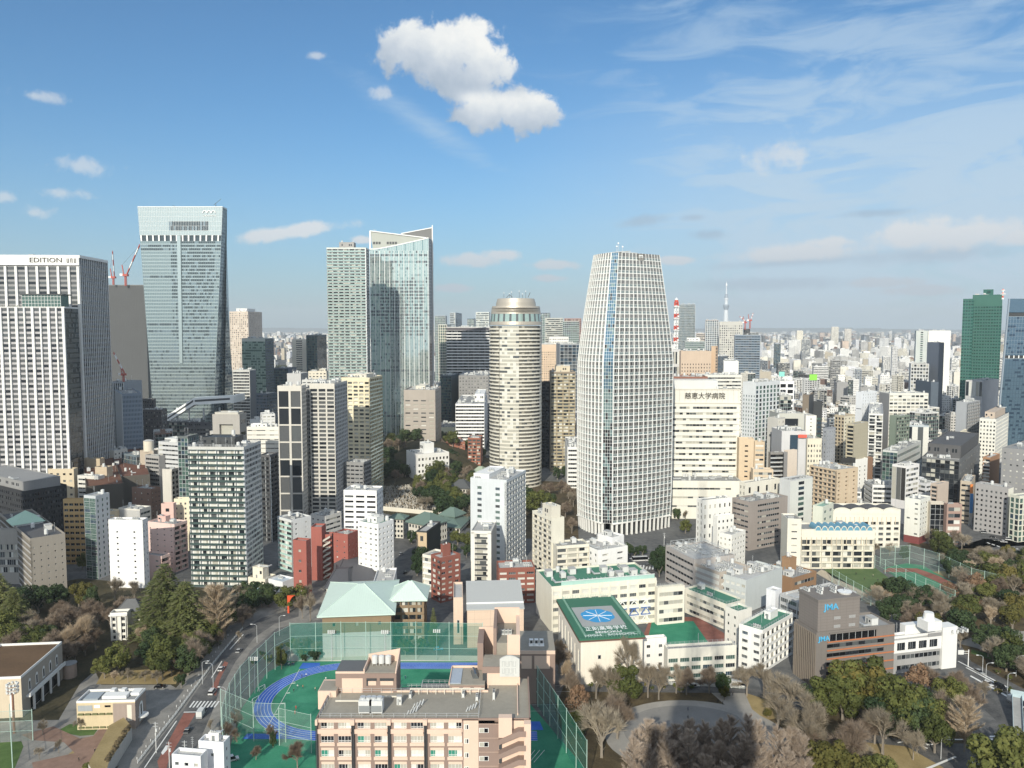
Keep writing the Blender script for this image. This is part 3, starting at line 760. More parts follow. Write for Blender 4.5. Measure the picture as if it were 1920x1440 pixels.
def round_tower():
 Y0=700.0;cx=(P(917,800,Y0).x+P(1018,800,Y0).x)/2;rx=(P(1018,800,Y0).x-P(917,800,Y0).x)/2;ry=rx*.9
 root=empty('round_tower',(cx,Y0+ry,0));tag(root,'cream rounded apartment tower with ring balconies and a stepped metal cap, left of the large grid skyscraper','tower')
 IV=wallm((.66,.63,.54),.8,.1,.1);IV_SHADE=wallm((.34,.32,.27),.8,.1,.1);IV_DEEP_SHADE=wallm((.15,.145,.125),.8,.1,.1);BR=plain('champagne_metal',(.46,.42,.36),.42,.35)  # the two darker creams hold the balcony recess shade in their colour
 zt=P(960,609,Y0+2).z;fh=3.35;nf=int(zt/fh);n=56;h=random.Random(9)
 def pt(a,r,z):return(rx*r*sin(a),-ry*r*cos(a),z)
 G_=MB()
 for f in range(nf):
  A=MB();za,zc=f*fh,(f+1)*fh;q=f/nf
  for i in range(n):
   a0,a1=2*pi*i/n-pi,2*pi*(i+1)/n-pi;am=(a0+a1)/2
   deg=math.degrees(am);balc=(4<deg<62)or(-95<deg<-36)or(100<abs(deg));r=1.0
   if balc:
    inner=.95;G_.quad(pt(a0,inner,za),pt(a1,inner,za),pt(a1,inner,zc),pt(a0,inner,zc),h.choice([GM,IV_DEEP_SHADE,IV_DEEP_SHADE,IV_DEEP_SHADE,IV_DEEP_SHADE,IV_SHADE]))
    bul=1.0+.015*sin((deg%60)/60*pi)
    A.hexa([pt(a0,inner,za-.12),pt(a1,inner,za-.12),pt(a1,bul,za-.12),pt(a0,bul,za-.12),pt(a0,inner,za+.12),pt(a1,inner,za+.12),pt(a1,bul,za+.12),pt(a0,bul,za+.12)],IV)
    if q<.92 or True:A.hexa([pt(a0,bul-.005,za+.12),pt(a1,bul-.005,za+.12),pt(a1,bul,za+.12),pt(a0,bul,za+.12),pt(a0,bul-.005,za+1.25),pt(a1,bul-.005,za+1.25),pt(a1,bul,za+1.25),pt(a0,bul,za+1.25)],IV)
   else:
    A.quad(pt(a0,.985,za-.1),pt(a1,.985,za-.1),pt(a1,.985,za+1.2),pt(a0,.985,za+1.2),IV)
    G_.quad(pt(a0,.983,za+1.2),pt(a1,.983,za+1.2),pt(a1,.983,zc-.1),pt(a0,.983,zc-.1),h.choice([GW,GC,GC,GC,GM]))
  A.build('balcony',root)
 G_.build('glazing',root)
 cap=MB();lv=[(zt,1.0),(zt+3,.985),(zt+3.01,.97),(zt+10,.94),(zt+10.01,.95),(zt+14,.925),(zt+17,.90),(zt+17.01,.76),(zt+20.5,.745),(zt+24,.70)]
 bm=[BR,BR,None,BR,BR,BR,ROOFG,BR,BR]
 for k in range(len(lv)-1):
  for i in range(72):
   a0,a1=2*pi*i/72,2*pi*(i+1)/72;m=bm[k]or(glassm('crown_glass',(.36,.48,.45),.1,.3)if i%3 else GM)
   cap.quad(pt(a0,lv[k][1],lv[k][0]),pt(a1,lv[k][1],lv[k][0]),pt(a1,lv[k+1][1],lv[k+1][0]),pt(a0,lv[k+1][1],lv[k+1][0]),m)
 cap.poly([pt(2*pi*i/36,.70,zt+24)for i in range(36)],ROOFG)
 for k in range(3):zz=zt+12+k*1.6;cap.cyl(0,0,zz,zz+.25,rx*.925,BR,48)
 cap.build('cap',root)
 an=MB()
 for x,y,hh in((-11,-5,6),(-6,-8,5),(-4,-4,7),(3,-6,8),(9,-5,8),(6,-3,5)):an.cyl(x,y,zt+24,zt+24+hh*.8,.12,DARKM,6);an.cyl(x,y,zt+24+hh*.8,zt+24+hh*.8+.8,.5,WHITE,8,.2)
 an.bar((-9,-6,zt+24.5),(-6,-6,zt+27.5),.4,DARKM);an.bar((-6,-6,zt+27.5),(-3,-6,zt+25),.4,DARKM);an.bar((11,-6,zt+25),(13,-6,zt+29.5),.5,DARKM)
 an.build('antenna',root)
 FOOT.append((cx,Y0+ry,rx+2,ry+2,0));ALL.append((root,P(960,600,Y0)))
round_tower()
def far_tower(x0,x1,y,dep,h,lb,slope=0):  # unseen towers, added for the reflection and the shadow they give
 root=empty('unseen_tower',((x0+x1)/2,y,0));tag(root,lb,'tower');w=(x1-x0)/2;C=Ctx(wallm((.025,.03,.04)),'k',False,None,DARKM)
 facade(C,lambda u,q,z:(w-u,dep+q,z),2*w,0,h,('B',12,8,.6,{}));facade(C,lambda u,q,z:(-w+u,-q,z),2*w,0,h,('B',12,8,.6,{}))
 facade(C,lambda u,q,z:(w+q,u,z),dep,0,h,('B',12,8,.6,{}));facade(C,lambda u,q,z:(-w-q,dep-u,z),dep,0,h,('B',12,8,.6,{}))
 C.wall.quad((-w,0,h),(w,0,h),(w,dep,h),(-w,dep,h),ROOFG);mb=MB();mb.hexa([(-w,0,h),(w*.95,0,h),(w*.95,dep,h),(-w,dep,h),(-w,0,h+slope*.8),(w*.1,0,h+slope),(w*.1,dep,h+slope),(-w,dep,h+slope*.8)],C.wm);emit_ctx(C,root);mb.build('crown',root)
far_tower(-512,-392,-840,40,268,'dark tower visible only as a reflection in the wedge topped skyscraper',42)
far_tower(-405,-345,120,30,250,'unseen tower added outside the left edge whose shadow covers the left rooftops')
# ---------------------------------------------------------------- buildings, left half (row: pixel extents of the near corner's two faces)
def sign(root,txt,size,x,y,z,mat,rz=0,rx=pi/2,sx=1.0,name='sign',depth=.15,bold=0.0):
 return text_mesh(txt,size,mat,name,root,(x,y,z),(rx,0,rz),depth,sx,'CENTER',bold)
INK=plain('sign_black',(.05,.045,.04),.5)
GREYP=wallm((.27,.27,.275),.7,.1,.1);NAVYG=wallm((.10,.13,.17),.5,.12,.1)
def edition(root,L,Wd,h,C,r):
 hd=MB();hd.box(-.2,L+.3,-1.4,-.31,h-7.2,h+1.2,WP);hd.box(L+.31,L+1.2,-1.4,Wd*.98,h-1.2,h+1.2,WP);hd.build('header',root)
 ex=(P(85,486,650)-root.location);t=-root.rotation_euler.z
 sign(root,'EDITION',5.4,L-26,-1.6,h-3.2,INK,name='sign',sx=1.25)
 lg=MB()
 for i in range(3):
  for xx in(0,.9):lg.box(L-9.2+i*2.9+xx*1.3,L-8.8+i*2.9+xx*1.3,-1.7,-1.41,h-5,h-1.6,INK)
  lg.box(L-9.2+i*2.9,L-7.6+i*2.9,-1.7,-1.41,(h-5)if i!=1 else(h-2),(h-4.6)if i!=1 else(h-1.6),INK)
 lg.build('logo',root)
bld('hotel_tower','white hotel block with deep vertical fins and EDITION lettering on its top band, far left','tower',-90,148,201,479,650,-3,(.72,.72,.70),('F',4.0,8.6,1.9,1.3,{'sm':GREYP,'fm':WP,'ft':8.0}),('F',4.0,3.4,.35,.45,{'sm':NAVYG,'fm':WP}),gl='f',dens=.4,extra=edition,par=1)
def annex(root,L,Wd,h,C,r):
 b=MB();x1=L-12;x0=L-36;zt=h+10
 b.box(x0,x1+6,6,18,h+.02,zt,GG);b.box(x0-1,x1+8,5,20,zt,zt+.8,DARKM)
 for i in range(13):b.box(x0+i*2.5-.1,x0+i*2.5+.1,5.8,5.97,h+.02,zt,WHITE)
 for z in(3,5.8,8.5):b.box(x0,x1+6,5.75,5.95,h+z,h+z+.2,WHITE)
 b.build('glass_pavilion',root);g=MB()
 for i in range(60):x=r.uniform(2,x0-1);s_=r.uniform(.4,1.2);g.cyl(x,r.uniform(1.5,4),h,h+s_*1.6,s_*.7,plain('roof_planting',(.09,.10,.05),.9),6,.2)
 g.build('roof_planting',root)
bld('hotel_annex','lower wing of white fins and grey spandrels with a green glass pavilion on top, in front of the hotel block','building',-120,121,146,575,615,-2,(.70,.70,.68),('F',4.0,6.0,1.0,1.3,{'sm':wallm((.42,.41,.42)),'fm':WP,'pat':[1.9,1.1],'tm':GREYW}),('C',4,2.2,.3,{'mm':DARKM,'spm':GD}),gl='f',dens=0,extra=annex,par=.6)  # right side in dark glass and metal, its shade put into the colours
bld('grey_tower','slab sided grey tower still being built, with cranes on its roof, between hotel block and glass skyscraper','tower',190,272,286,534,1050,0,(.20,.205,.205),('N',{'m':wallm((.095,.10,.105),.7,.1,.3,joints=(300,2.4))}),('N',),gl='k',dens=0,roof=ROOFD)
bld('blue_block','blue grey office block with vertical ribs at the foot of the white hotel block','building',204,229,265,738,745,58,(.22,.28,.36),('F',4,2.0,.45,.6,{'sm':NAVYG,'fm':METAL}),('P',4.2,1.3,.35,.55,{'r':.1}),gl='b',dens=.5)
bld('ribbed_block','dark ribbed block behind the blue office block, carrying a small red crane','building',205,232,266,716,800,10,(.3,.33,.37),('F',4,2.4,.5,.5,{'sm':NAVYG}),('N',),gl='b',dens=.6)
bld('tan_tower','tan block with a grid of small square windows, left of the glass skyscraper','building',248,296,300,664,1180,0,(.56,.40,.25),('P',4.6,4.4,.45,.5,{'r':.8}),('N',),gl='k',dens=.5)
bld('dark_office','dark brown office block left of the white gallery bridge','building',240,302,313,768,860,0,(.13,.12,.12),('P',3.8,3,.4,.4,{}),('B',3.8,2,.5,{}),gl='d',dens=1)
bld('dark_office','small dark office with a stepped black top beside the tan block','building',263,288,292,748,900,0,(.08,.08,.085),('B',4,2,.5,{}),('N',),gl='k',dens=1)
bld('beige_tower','beige tower with a green glass stripe, behind the glass skyscraper on its right','tower',430,465,491,584,1330,6,(.62,.52,.43),('P',3.6,3.4,.45,.62,{'r':.5}),('P',3.6,6,.25,.6,{}),gl='c',dens=1,pent=[(.2,.8,.2,.8,6,WP)])
bld('green_office','pale green glass office with a white top band, left of the cream twin tower','building',453,497,513,634,1150,2,(.62,.66,.60),('C',4,2.6,.45,{'mm':GG,'spm':glassm('pale_sage_glass',(.40,.52,.45),.15,.3),'gf':lambda f,i:random.choice([GG,glassm('pale_sage_glass',(.40,.52,.45))]),'top':4}),('B',4,2,.5,{'m':NAVYG}),gl='g',dens=.6)  # navy right face: its shade is put into the wall colour
bld('striped_office','low striped office with pale floor bands, under the beige tower','building',436,468,480,694,1000,4,(.52,.52,.49),('B',3.8,2,.55,{'sp':.5}),('N',{'m':NAVYG}),gl='k',dens=1.5)
bld('dark_office','dark blue block between the striped office and the cream twin tower','building',480,500,520,738,960,20,(.10,.13,.17),('B',4,2,.5,{}),('B',4,2,.5,{}),gl='b',dens=1)
bld('dark_office','navy slab right behind the pale green office','building',513,540,556,690,1200,10,(.10,.13,.18),('C',4,3,.3,{'mm':NAVYG}),('N',),gl='b',dens=.6)
bld('striped_office','cream office with white floor stripes left of the dark glass pair','building',547,574,578,636,1300,0,(.68,.64,.54),('B',3.6,3,.42,{'mg':7,'sp':.4}),('N',),gl='k',dens=.8)
bld('glass_office','dark green glass office, left of the balcony striped green tower','building',574,594,612,628,1250,5,(.16,.19,.2),('C',4,2.4,.3,{'mm':GG}),('C',4,2.4,.3,{'mm':DARKM,'spm':GD}),gl='b',dens=.6)
bld('cream_block','low cream block in front of the dark green glass office','building',578,612,616,696,1120,0,(.70,.64,.52),('P',4,5,.5,.4,{}),('N',),gl='d',dens=1,pent=[(.6,.95,.1,.8,4,CREAM)])
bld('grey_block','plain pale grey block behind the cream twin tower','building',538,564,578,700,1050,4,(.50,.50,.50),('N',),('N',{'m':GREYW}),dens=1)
bld('grey_block','lower pale block beside a slanted skylight roof, behind the cream twin tower','building',566,610,614,712,960,0,(.55,.55,.53),('P',4,6,.7,.3,{}),('N',),dens=1.4)
bld('balcony_tower','slim tower of green glass with pale balcony bands, left beside the wedge topped skyscraper','tower',612,686,692,464,900,0,(.60,.64,.60),('K',3.45,6.2,1.1,{'rail':glassm('rail_glass',(.36,.50,.47),.12,.35),'slab':WHITE,'edge':0,'cap':WHITE,'rh':1.6}),('K',3.45,5,1.1,{'rail':GD,'slab':METAL}),gl='d',dens=0,pent=[(.3,.68,.2,.8,7,GREYW)])
GR2=wallm((.17,.175,.18),.7,.1,.1)
bld('cream_tower','cream tower with tall paired grey window fields, left half of the twin tower','tower',520,565,574,723,560,0,(.58,.55,.49),('P',12.5,9.3,.82,.92,{'r':.6,'top':2.5}),('P',3.1,3,.6,.6,{}),gl='t',dens=.8,single=False,trim=CREAM)
bld('cream_tower','cream and grey tower with a dark window column, right half of the twin tower','tower',580,627,651,719,575,4,(.60,.57,.50),('P',3.05,7.4,.82,.66,{'r':.7,'top':2.6,'sm':wallm((.52,.5,.46))}),('P',3.05,4.4,.72,.62,{'r':.6,'m':wallm((.46,.46,.46))}),gl='t',dens=1.2,single=False)
bld('recess_block','narrow grey recess block joining the two halves of the cream twin tower','building',566,582,600,728,585,0,(.30,.30,.29),('P',3.05,2.4,.7,.6,{}),('N',),gl='d',dens=.2,single=False)
bld('yellow_tower','yellowish cream apartment tower with a rounded glassy corner, right behind the twin tower','tower',640,693,717,708,660,8,(.70,.62,.42),('P',3.3,4.6,.74,.55,{'r':1.0,'top':2}),('K',3.3,5,.9,{'rail':glassm('rail_glass',(.36,.50,.47))}),gl='c',dens=1.6,single=False,pent=[(.1,.8,.2,.8,3,CREAM)])
bld('slate_block','small slate grey apartment block at the foot of the yellow cream tower','building',648,682,696,867,590,12,(.25,.25,.25),('P',3.2,4,.8,.35,{}),('K',3.2,4,.9,{}),gl='k',dens=1.5,single=False)
bld('taupe_office','taupe stone office block with rows of short windows at the foot of the wedge topped skyscraper','building',757,816,827,731,870,2,(.40,.35,.30),('P',4.6,8.2,.62,.3,{'r':.5,'top':9,'bot':6}),('P',4.6,5,.5,.3,{}),gl='c',dens=.8,pent=[(.3,.62,.3,.9,4,CREAM)])
bld('stripe_office','horizontally striped white office with dark window ribbons, below the grey hotel slab','building',854,908,915,757,900,0,(.80,.80,.79),('B',4.0,3,.5,{'mg':.3,'sp':.3}),('B',4,3,.5,{}),gl='k',dens=1.2,pent=[(.62,.98,.3,.9,9,WP)],F0=())
bld('grey_slab','mid grey slab block with scattered small windows above the striped white office','building',860,916,925,704,1090,0,(.27,.265,.26),('P',4.2,4.2,.3,.35,{'skip':.1}),('N',),gl='d',dens=1)
bld('dark_office','dark teal glass block left of the mid grey slab','building',826,846,862,704,1120,8,(.08,.12,.15),('C',4,2,.3,{'mm':NAVYG}),('N',),gl='b',dens=1)
bld('banded_office','broad dark office with many white horizontal bands, left of the rounded tower','building',837,919,921,613,1300,0,(.12,.11,.12),('K',4.9,9,1.2,{'rail':WP,'rh':1.7,'slab':WP,'back':wallm((.09,.09,.10)),'top':5,'ov':1.2}),('N',),gl='k',dens=.3,pm=WP)
bld('lattice_office','narrow green glass lattice block left beside the banded office','building',822,838,846,608,1310,0,(.5,.52,.48),('C',4.5,4,.2,{'mw':.9,'mm':CREAM}),('N',),gl='g',dens=0)
for i,(xl,xc,xr,yt,Y,c,lb)in enumerate([(815,835,838,592,2100,(.35,.38,.4),'distant blue grey tower just right of the wedge topped skyscraper'),(843,854,875,586,2000,(.40,.45,.48),'distant two tone glass tower above the banded office'),(876,889,893,597,2100,(.12,.2,.28),'distant dark blue glass block above the banded office'),(892,917,919,585,1950,(.55,.6,.58),'distant white banded tower left of the rounded tower'),(1014,1030,1032,586,2000,(.2,.26,.33),'distant blue tower just right of the rounded tower'),(1022,1056,1058,596,1700,(.45,.46,.42),'distant pale grey tower right of the rounded tower'),(1055,1086,1095,602,1600,(.42,.44,.42),'distant green grey ribbed block beside the grid skyscraper'),(1058,1090,1099,597,1800,(.36,.2,.17),'distant block with a red brown top beside the grid skyscraper')]):
 bld('distant_tower',lb,'tower',xl,xc,xr,yt,Y,4,c,('B',4.4,3,.5,{'mg':1})if i%2 else('C',4.4,4,.3,{'mw':.6}),('B',4.4,3,.5,{}),gl='o' if i%2 else 'g',dens=0)
bld('tan_tower','orange tan block with tiny square windows behind the narrow brown tower','building',1015,1043,1050,646,1300,0,(.66,.49,.34),('P',4,3.4,.4,.4,{'top':10}),('N',),gl='d',dens=.3)
bld('blue_office','blue black glass office with pale grid lines, left of the grid skyscraper','building',1050,1088,1100,645,1150,0,(.3,.32,.34),('C',5,6,.25,{'mw':.45,'mm':METAL,'spm':GD}),('N',),gl='b',dens=.7)
bld('white_block','small white block with a row of narrow windows behind the blue black office','building',1030,1066,1068,632,1400,0,(.74,.72,.68),('P',5,3,.5,.45,{}),('N',),dens=.3)
bld('slim_tower','slim brown tower of yellowish balconies between the rounded tower and the grid skyscraper','tower',1033,1079,1084,697,780,0,(.30,.24,.17),('K',3.3,6,1.0,{'rail':plain('amber_glass',(.46,.40,.27),.3),'slab':wallm((.40,.34,.24)),'dm':wallm((.5,.42,.28))}),('N',),gl='c',dens=.6,pent=[(.2,.8,.1,.8,6,wallm((.6,.52,.38)))])
bld('dark_tower','black slab on the left side of the slim brown tower','building',1014,1030,1036,716,800,20,(.05,.05,.06),('K',3.4,4,.8,{}),('N',),gl='k',dens=.3)
bld('white_block','white office with black window stripes squeezed against the grid skyscraper','building',1064,1088,1096,838,700,2,(.74,.74,.72),('B',3.8,2,.42,{}),('N',),gl='k',dens=1)
bld('white_house','white flat roofed hall with a square white tower on the wooded hill','building',762,783,842,852,735,62,(.78,.77,.74),('N',{'w':[(.3,.5,1,1.2),(.7,.5,1,1.2)]}),('P',5.2,3.6,.55,.45,{'r':.9,'top':1.4}),gl='d',roof=ROOFL,dens=.2,z0=0,pent=[(.35,.75,.3,.62,9.5,WP)])
bld('cream_hall','low cream hall with a pale green roof rim, right of the wooded hill','building',820,868,873,801,1000,0,(.70,.70,.52),('N',),('N',),dens=.8)
bld('brick_flats','brick red apartment building stepped in three parts beside the rounded tower','building',877,901,905,821,800,4,(.36,.13,.075),('K',3.2,5,.9,{}),('N',),gl='c',dens=1)
bld('brick_flats','lower brick red wing left of the stepped red apartment building','building',843,872,881,828,830,-12,(.34,.13,.08),('P',3.2,3,.4,.35,{}),('N',),gl='c',dens=1)
def gallery():
 root=empty('gallery_bridge',(P(312,785,950).x,950,0));tag(root,'white sloping gallery bridge with a slot window at the foot of the glass skyscraper','bridge')
 b=MB();pts=[(300,800),(312,779),(363,746),(432,742)]
 for i in range(3):
  p,q=P(*pts[i],950)-root.location,P(*pts[i+1],950)-root.location;t_=8.5;d0,d1=0,14
  b.hexa([(p.x,d0,p.z-t_),(q.x,d0,q.z-t_),(q.x,d1,q.z-t_),(p.x,d1,p.z-t_),(p.x,d0+1.5,p.z),(q.x,d0+1.5,q.z),(q.x,d1,q.z),(p.x,d1,p.z)],WHITE)
  if i<2 or 1:b.hexa([(p.x+1,-.1+d0+.5,p.z-5),(q.x-1,-.1+d0+.5,q.z-5),(q.x-1,.9,q.z-5),(p.x+1,.9,p.z-5),(p.x+1,.4,p.z-2.6),(q.x-1,.4,q.z-2.6),(q.x-1,1.2,q.z-2.6),(p.x+1,1.2,p.z-2.6)],GM)
 e_=P(432,742,950)-root.location;b.box(e_.x,e_.x+4,0,40,e_.z-9,e_.z,WHITE);b.build('tube',root)
 l=MB()
 for px in(330,352,380,410):q=P(px,760,953)-root.location;l.box(q.x-.8,q.x+.8,5,7,0,q.z-3,METAL)
 l.build('support',root);FOOT.append((root.location.x+40,957,45,10,0));ALL.append((root,P(360,750,950)))
gallery()
bld('dark_office','dark glass building below the white gallery bridge','building',312,375,385,790,900,0,(.10,.11,.12),('C',4,3,.3,{'mm':GREYW}),('N',),gl='d',dens=2)
bld('dark_office','dark grey office with an unlit rooftop board left of the stone block','building',345,398,404,800,800,0,(.14,.14,.145),('B',3.8,3,.4,{}),('N',),gl='d',dens=2,pent=[(.05,.95,.1,.3,5,wallm((.11,.11,.12)))])
bld('white_block','long low pale roofed office beside the cylindrical water tower','building',297,340,372,830,640,20,(.52,.53,.54),('B',3.6,3,.35,{}),('P',3.6,3,.5,.35,{}),gl='d',dens=1.5,pent=[(.1,.6,.2,.7,3,EQ)])
bld('stone_block','taupe stone block with a tall square opening, behind the green balcony flats','building',398,449,462,777,610,5,(.38,.36,.33),('P',15,30,.5,.6,{'r':2.5,'top':4,'bot':28}),('P',9,12,.7,.3,{}),gl='d',single=False,dens=1,pent=[(.05,.95,.05,.95,2,wallm((.5,.48,.42)))],roof=ROOFL)
bld('white_block','white office with thin shadow lines, left edge of the twin tower','building',462,524,530,800,690,0,(.72,.69,.62),('B',4,4,.2,{'sp':.3}),('N',),gl='c',dens=2,pent=[(.1,.6,.2,.7,3,WP)])
bld('lattice_office','dark building with a green glass lattice side, left behind the green balcony flats','building',333,352,372,818,520,10,(.12,.14,.14),('C',2.8,2.2,.2,{'mm':METAL,'mw':.2}),('C',3,2,.2,{}),gl='g',dens=1,single=False)
bld('stair_block','beige block with an open stair on its side, left of the dark lattice building','building',304,322,336,880,525,15,(.55,.52,.46),('N',),('K',3.3,4,.9,{}),gl='k',dens=1)
bld('balcony_flats','tall green framed apartment tower with white lit balconies on every floor, left of the twin tower','tower',352,457,489,838,gy(1101),3,(.52,.52,.50),('K',3.02,5.0,1.3,{'rail':glassm('smoked_green_glass',(.05,.085,.08),.1,.2),'slab':plain('green_grey_metal',(.12,.17,.17)),'cap':plain('green_grey_metal',(.12,.17,.17)),'back':WP,'dm':WHITE,'ov':.5,'rh':.95,'q':.2}),('K',3.02,4.2,.9,{'rail':METAL,'slab':METAL,'back':GREYW}),gl='w',dens=.9,pent=[(.15,.75,.3,.8,5,DARKM)],par=1.2,railing_=True)
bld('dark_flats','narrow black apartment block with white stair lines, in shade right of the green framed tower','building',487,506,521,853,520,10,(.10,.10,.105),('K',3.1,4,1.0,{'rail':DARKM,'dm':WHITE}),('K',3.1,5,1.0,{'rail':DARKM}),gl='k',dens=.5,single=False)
AMB=wallm((.62,.38,.13),.8,.12,.12)
bld('orange_office','ochre office with wide window bands beside the teal glass stair tower','building',118,157,163,936,gy(1058),0,(.56,.36,.14),('P',3.35,3.4,.8,.45,{'r':.5}),('N',),gl='k',dens=.4,roof=ROOFD)
bld('teal_glass_office','teal glass and pale grey office right of the ochre office','building',157,179,205,930,gy(1086),18,(.50,.54,.57),('C',3.2,3.5,.35,{'mm':METAL,'spm':GG}),('P',3.2,3.1,.35,.55,{}),gl='g',dens=1,roof=ROOFL)
def pyr(root,L,Wd,h,C,r):
 b=MB();m=wallm((.40,.60,.46),.55,.1,.1);cx,cy,s=L*.42,Wd*.42,8.5;z=h+1.2
 b.box(cx-s+1,cx+s-1,cy-s+1,cy+s-1,h+.02,z,WHITE)
 for i in range(4):a0,a1=pi/4+i*pi/2,pi/4+(i+1)*pi/2;b.poly([(cx+s*1.41*cos(a0),cy+s*1.41*sin(a0),z),(cx+s*1.41*cos(a1),cy+s*1.41*sin(a1),z),(cx,cy,z+6.2)],m)
 b.build('pyramid_roof',root)
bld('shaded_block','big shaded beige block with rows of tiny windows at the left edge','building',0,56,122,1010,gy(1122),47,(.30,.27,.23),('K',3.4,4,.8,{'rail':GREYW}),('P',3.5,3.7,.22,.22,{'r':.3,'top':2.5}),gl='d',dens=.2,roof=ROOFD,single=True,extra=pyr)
bld('brown_annex','grey topped block with a glazed strip beside the pale green pyramid roof','building',-40,45,53,993,gy(1095),0,(.36,.34,.31),('B',4.5,1.2,.7,{'top':7,'bot':6}),('N',),gl='c',dens=2)
bld('black_office','long black office with a grey plant roof at the left edge, behind the pyramid roof','building',-60,45,125,921,500,34,(.035,.037,.042),('P',3.6,3,.5,.5,{}),('P',3.4,1.6,.5,.5,{'r':.2}),gl='k',dens=.4,single=False,pent=[(.0,.95,.05,.95,6,wallm((.26,.26,.26)))],roof=ROOFD)
bld('black_box_roof','black and brown timber screened building with a small white sign, behind the ochre office','building',140,162,232,912,560,60,(.10,.09,.075),('N',),('N',{'w':[(.3,.4,3,1)]}),dens=.6,roof=wallm((.16,.07,.04),.9,.5),single=False)
bld('black_box_roof','dark box with a slatted red brown roof in the middle of the left rooftops','building',180,207,281,895,600,62,(.11,.10,.085),('N',),('N',),dens=.3,roof=wallm((.17,.07,.045),.9,.5))
bld('brown_flats','brown tiled block with two tiny windows, between the ochre office and the green framed tower','building',247,283,301,917,560,22,(.24,.14,.10),('P',4.5,7,.2,.25,{}),('P',3.2,3,.3,.3,{}),gl='c',dens=1.6,single=False)
bld('blue_glass_box','low blue glass box roofed with planting, below the blue grey office block','building',228,256,275,854,660,35,(.15,.2,.24),('C',4,2.5,.2,{'mm':METAL}),('C',4,2.5,.2,{'mm':METAL}),gl='b',dens=.4)
bld('white_roof_block','white roofed block with a long ventilator, just below the ribbed hotel side','building',185,214,239,845,690,20,(.66,.64,.58),('N',),('P',3.5,4,.4,.4,{}),dens=1.5,roof=ROOFL)
bld('tan_block','tan windowless block in the left rooftops, foot of the hotel block','building',156,187,196,860,640,8,(.52,.42,.28),('N',),('N',),dens=1)
bld('tan_block','tan block with a notch and white rail, second of the tan ones in front of the hotel block','building',178,200,211,876,600,10,(.50,.40,.28),('N',),('N',),dens=1)
bld('cream_low_block','low cream building with two brown windows at the foot of the finned wing','building',90,138,146,879,610,0,(.60,.50,.34),('P',5,5,.4,.3,{}),('N',),dens=1)
bld('white_low_block','low white office with dark windows, among rooftops left of the slatted roof','building',145,183,196,893,590,14,(.64,.63,.58),('B',3.5,3,.4,{}),('N',),gl='k',dens=1.5,roof=ROOFL)
bld('dark_shed','dark long roofed shed with skylights touching the hotel block','building',104,130,158,868,655,50,(.06,.06,.065),('N',),('N',),dens=.2,roof=ROOFL)
bld('striped_flats','grey flats with pale floor stripes, right of the blue glass box','building',272,298,309,855,640,25,(.34,.33,.32),('B',3.4,2,.45,{'sp':.4}),('N',),gl='k',dens=1.2)
bld('white_roof_block','white terraced building behind the blue glass box','building',287,318,324,842,680,10,(.70,.69,.66),('N',),('N',),dens=2.5,roof=ROOFL)
def tankb(root,L,Wd,h,C,r):
 b=MB();b.cyl(L/2,Wd/2,h,h+9,4.2,wallm((.68,.62,.5)),24);b.cyl(L/2,Wd/2,h+9,h+10,4.4,ROOFL,24,2);b.build('water_tower',root)
bld('tank_block','beige block carrying a cream cylindrical water tower, below the stone block','building',262,288,296,845,660,10,(.45,.38,.30),('N',),('N',),dens=.2,extra=tankb)
bld('white_flats','tall plain white block with a column of small square windows, left foreground','building',203,267,277,975,gy(1103),3,(.80,.80,.80),('P',3.25,8.5,.115,.3,{'sl':.6,'top':4.5}),('P',3.3,3,.3,.4,{}),gl='d',dens=1.2,roof=ROOFL)
bld('cream_flats','narrow cream and ochre slab left behind the plain white block','building',195,216,226,958,500,8,(.66,.55,.36),('B',3.1,2,.4,{}),('N',),gl='c',dens=1)
bld('grey_roof_block','pale office with a sloping grey roof right behind the plain white block','building',222,262,283,955,500,15,(.62,.60,.54),('N',{'m':ROOFL}),('B',3.4,3,.4,{}),dens=1.5)
bld('pink_flats','pink apartment block with grey roof, right of the plain white block','building',275,327,351,983,455,20,(.76,.54,.48),('P',3.1,6,.22,.2,{'top':1.2}),('K',3.1,4.5,1.0,{'rail':wallm((.6,.38,.34)),'back':wallm((.55,.36,.33))}),gl='d',dens=.6,pent=[(.15,.45,.5,.9,3.2,wallm((.66,.42,.37)))])
bld('pink_flats','lower pink block with a turquoise railing in front of the taller pink one','building',267,303,319,1043,440,20,(.78,.56,.50),('P',3.0,6,.3,.25,{}),('K',3.0,4.5,1.0,{'rail':wallm((.66,.42,.37))}),gl='d',dens=.1,trim=MINT,railing_=False)
bld('cream_flats','cream block with brown window frames left of the green framed tower','building',326,360,366,935,500,0,(.72,.64,.46),('P',3.2,3,.4,.4,{}),('N',),gl='c',dens=.6,single=False)
bld('pink_stair_tower','small pink stair tower beside the cream block','building',302,325,329,944,490,0,(.70,.46,.40),('P',5,6,.3,.4,{}),('N',),dens=.2,single=False)
bld('stepped_house','small stepped cream house at the foot of the green framed tower','house',465,497,517,1086,gy(1106),20,(.74,.68,.54),('P',2.9,3.3,.4,.4,{}),('P',2.9,3.2,.4,.4,{}),gl='d',dens=.2,roof=ROOFL,pent=[(.1,.75,.2,.8,6,wallm((.74,.69,.56))),])
bld('white_house','white house with a pale blue sloped roof left of the red tower','house',503,530,552,1091,gy(1112),30,(.72,.73,.74),('P',3,6,.3,.3,{}),('N',),roof=wallm((.42,.50,.56)),dens=.5)
bld('aqua_balcony_flats','slim white block with aqua balcony fronts, left of the red tower','building',520,546,583,975,455,40,(.66,.68,.68),('K',2.95,8,1.0,{'rail':MINT,'back':WP}),('P',3,6,.2,.3,{}),gl='c',dens=1)
RED=(.35,.095,.07)
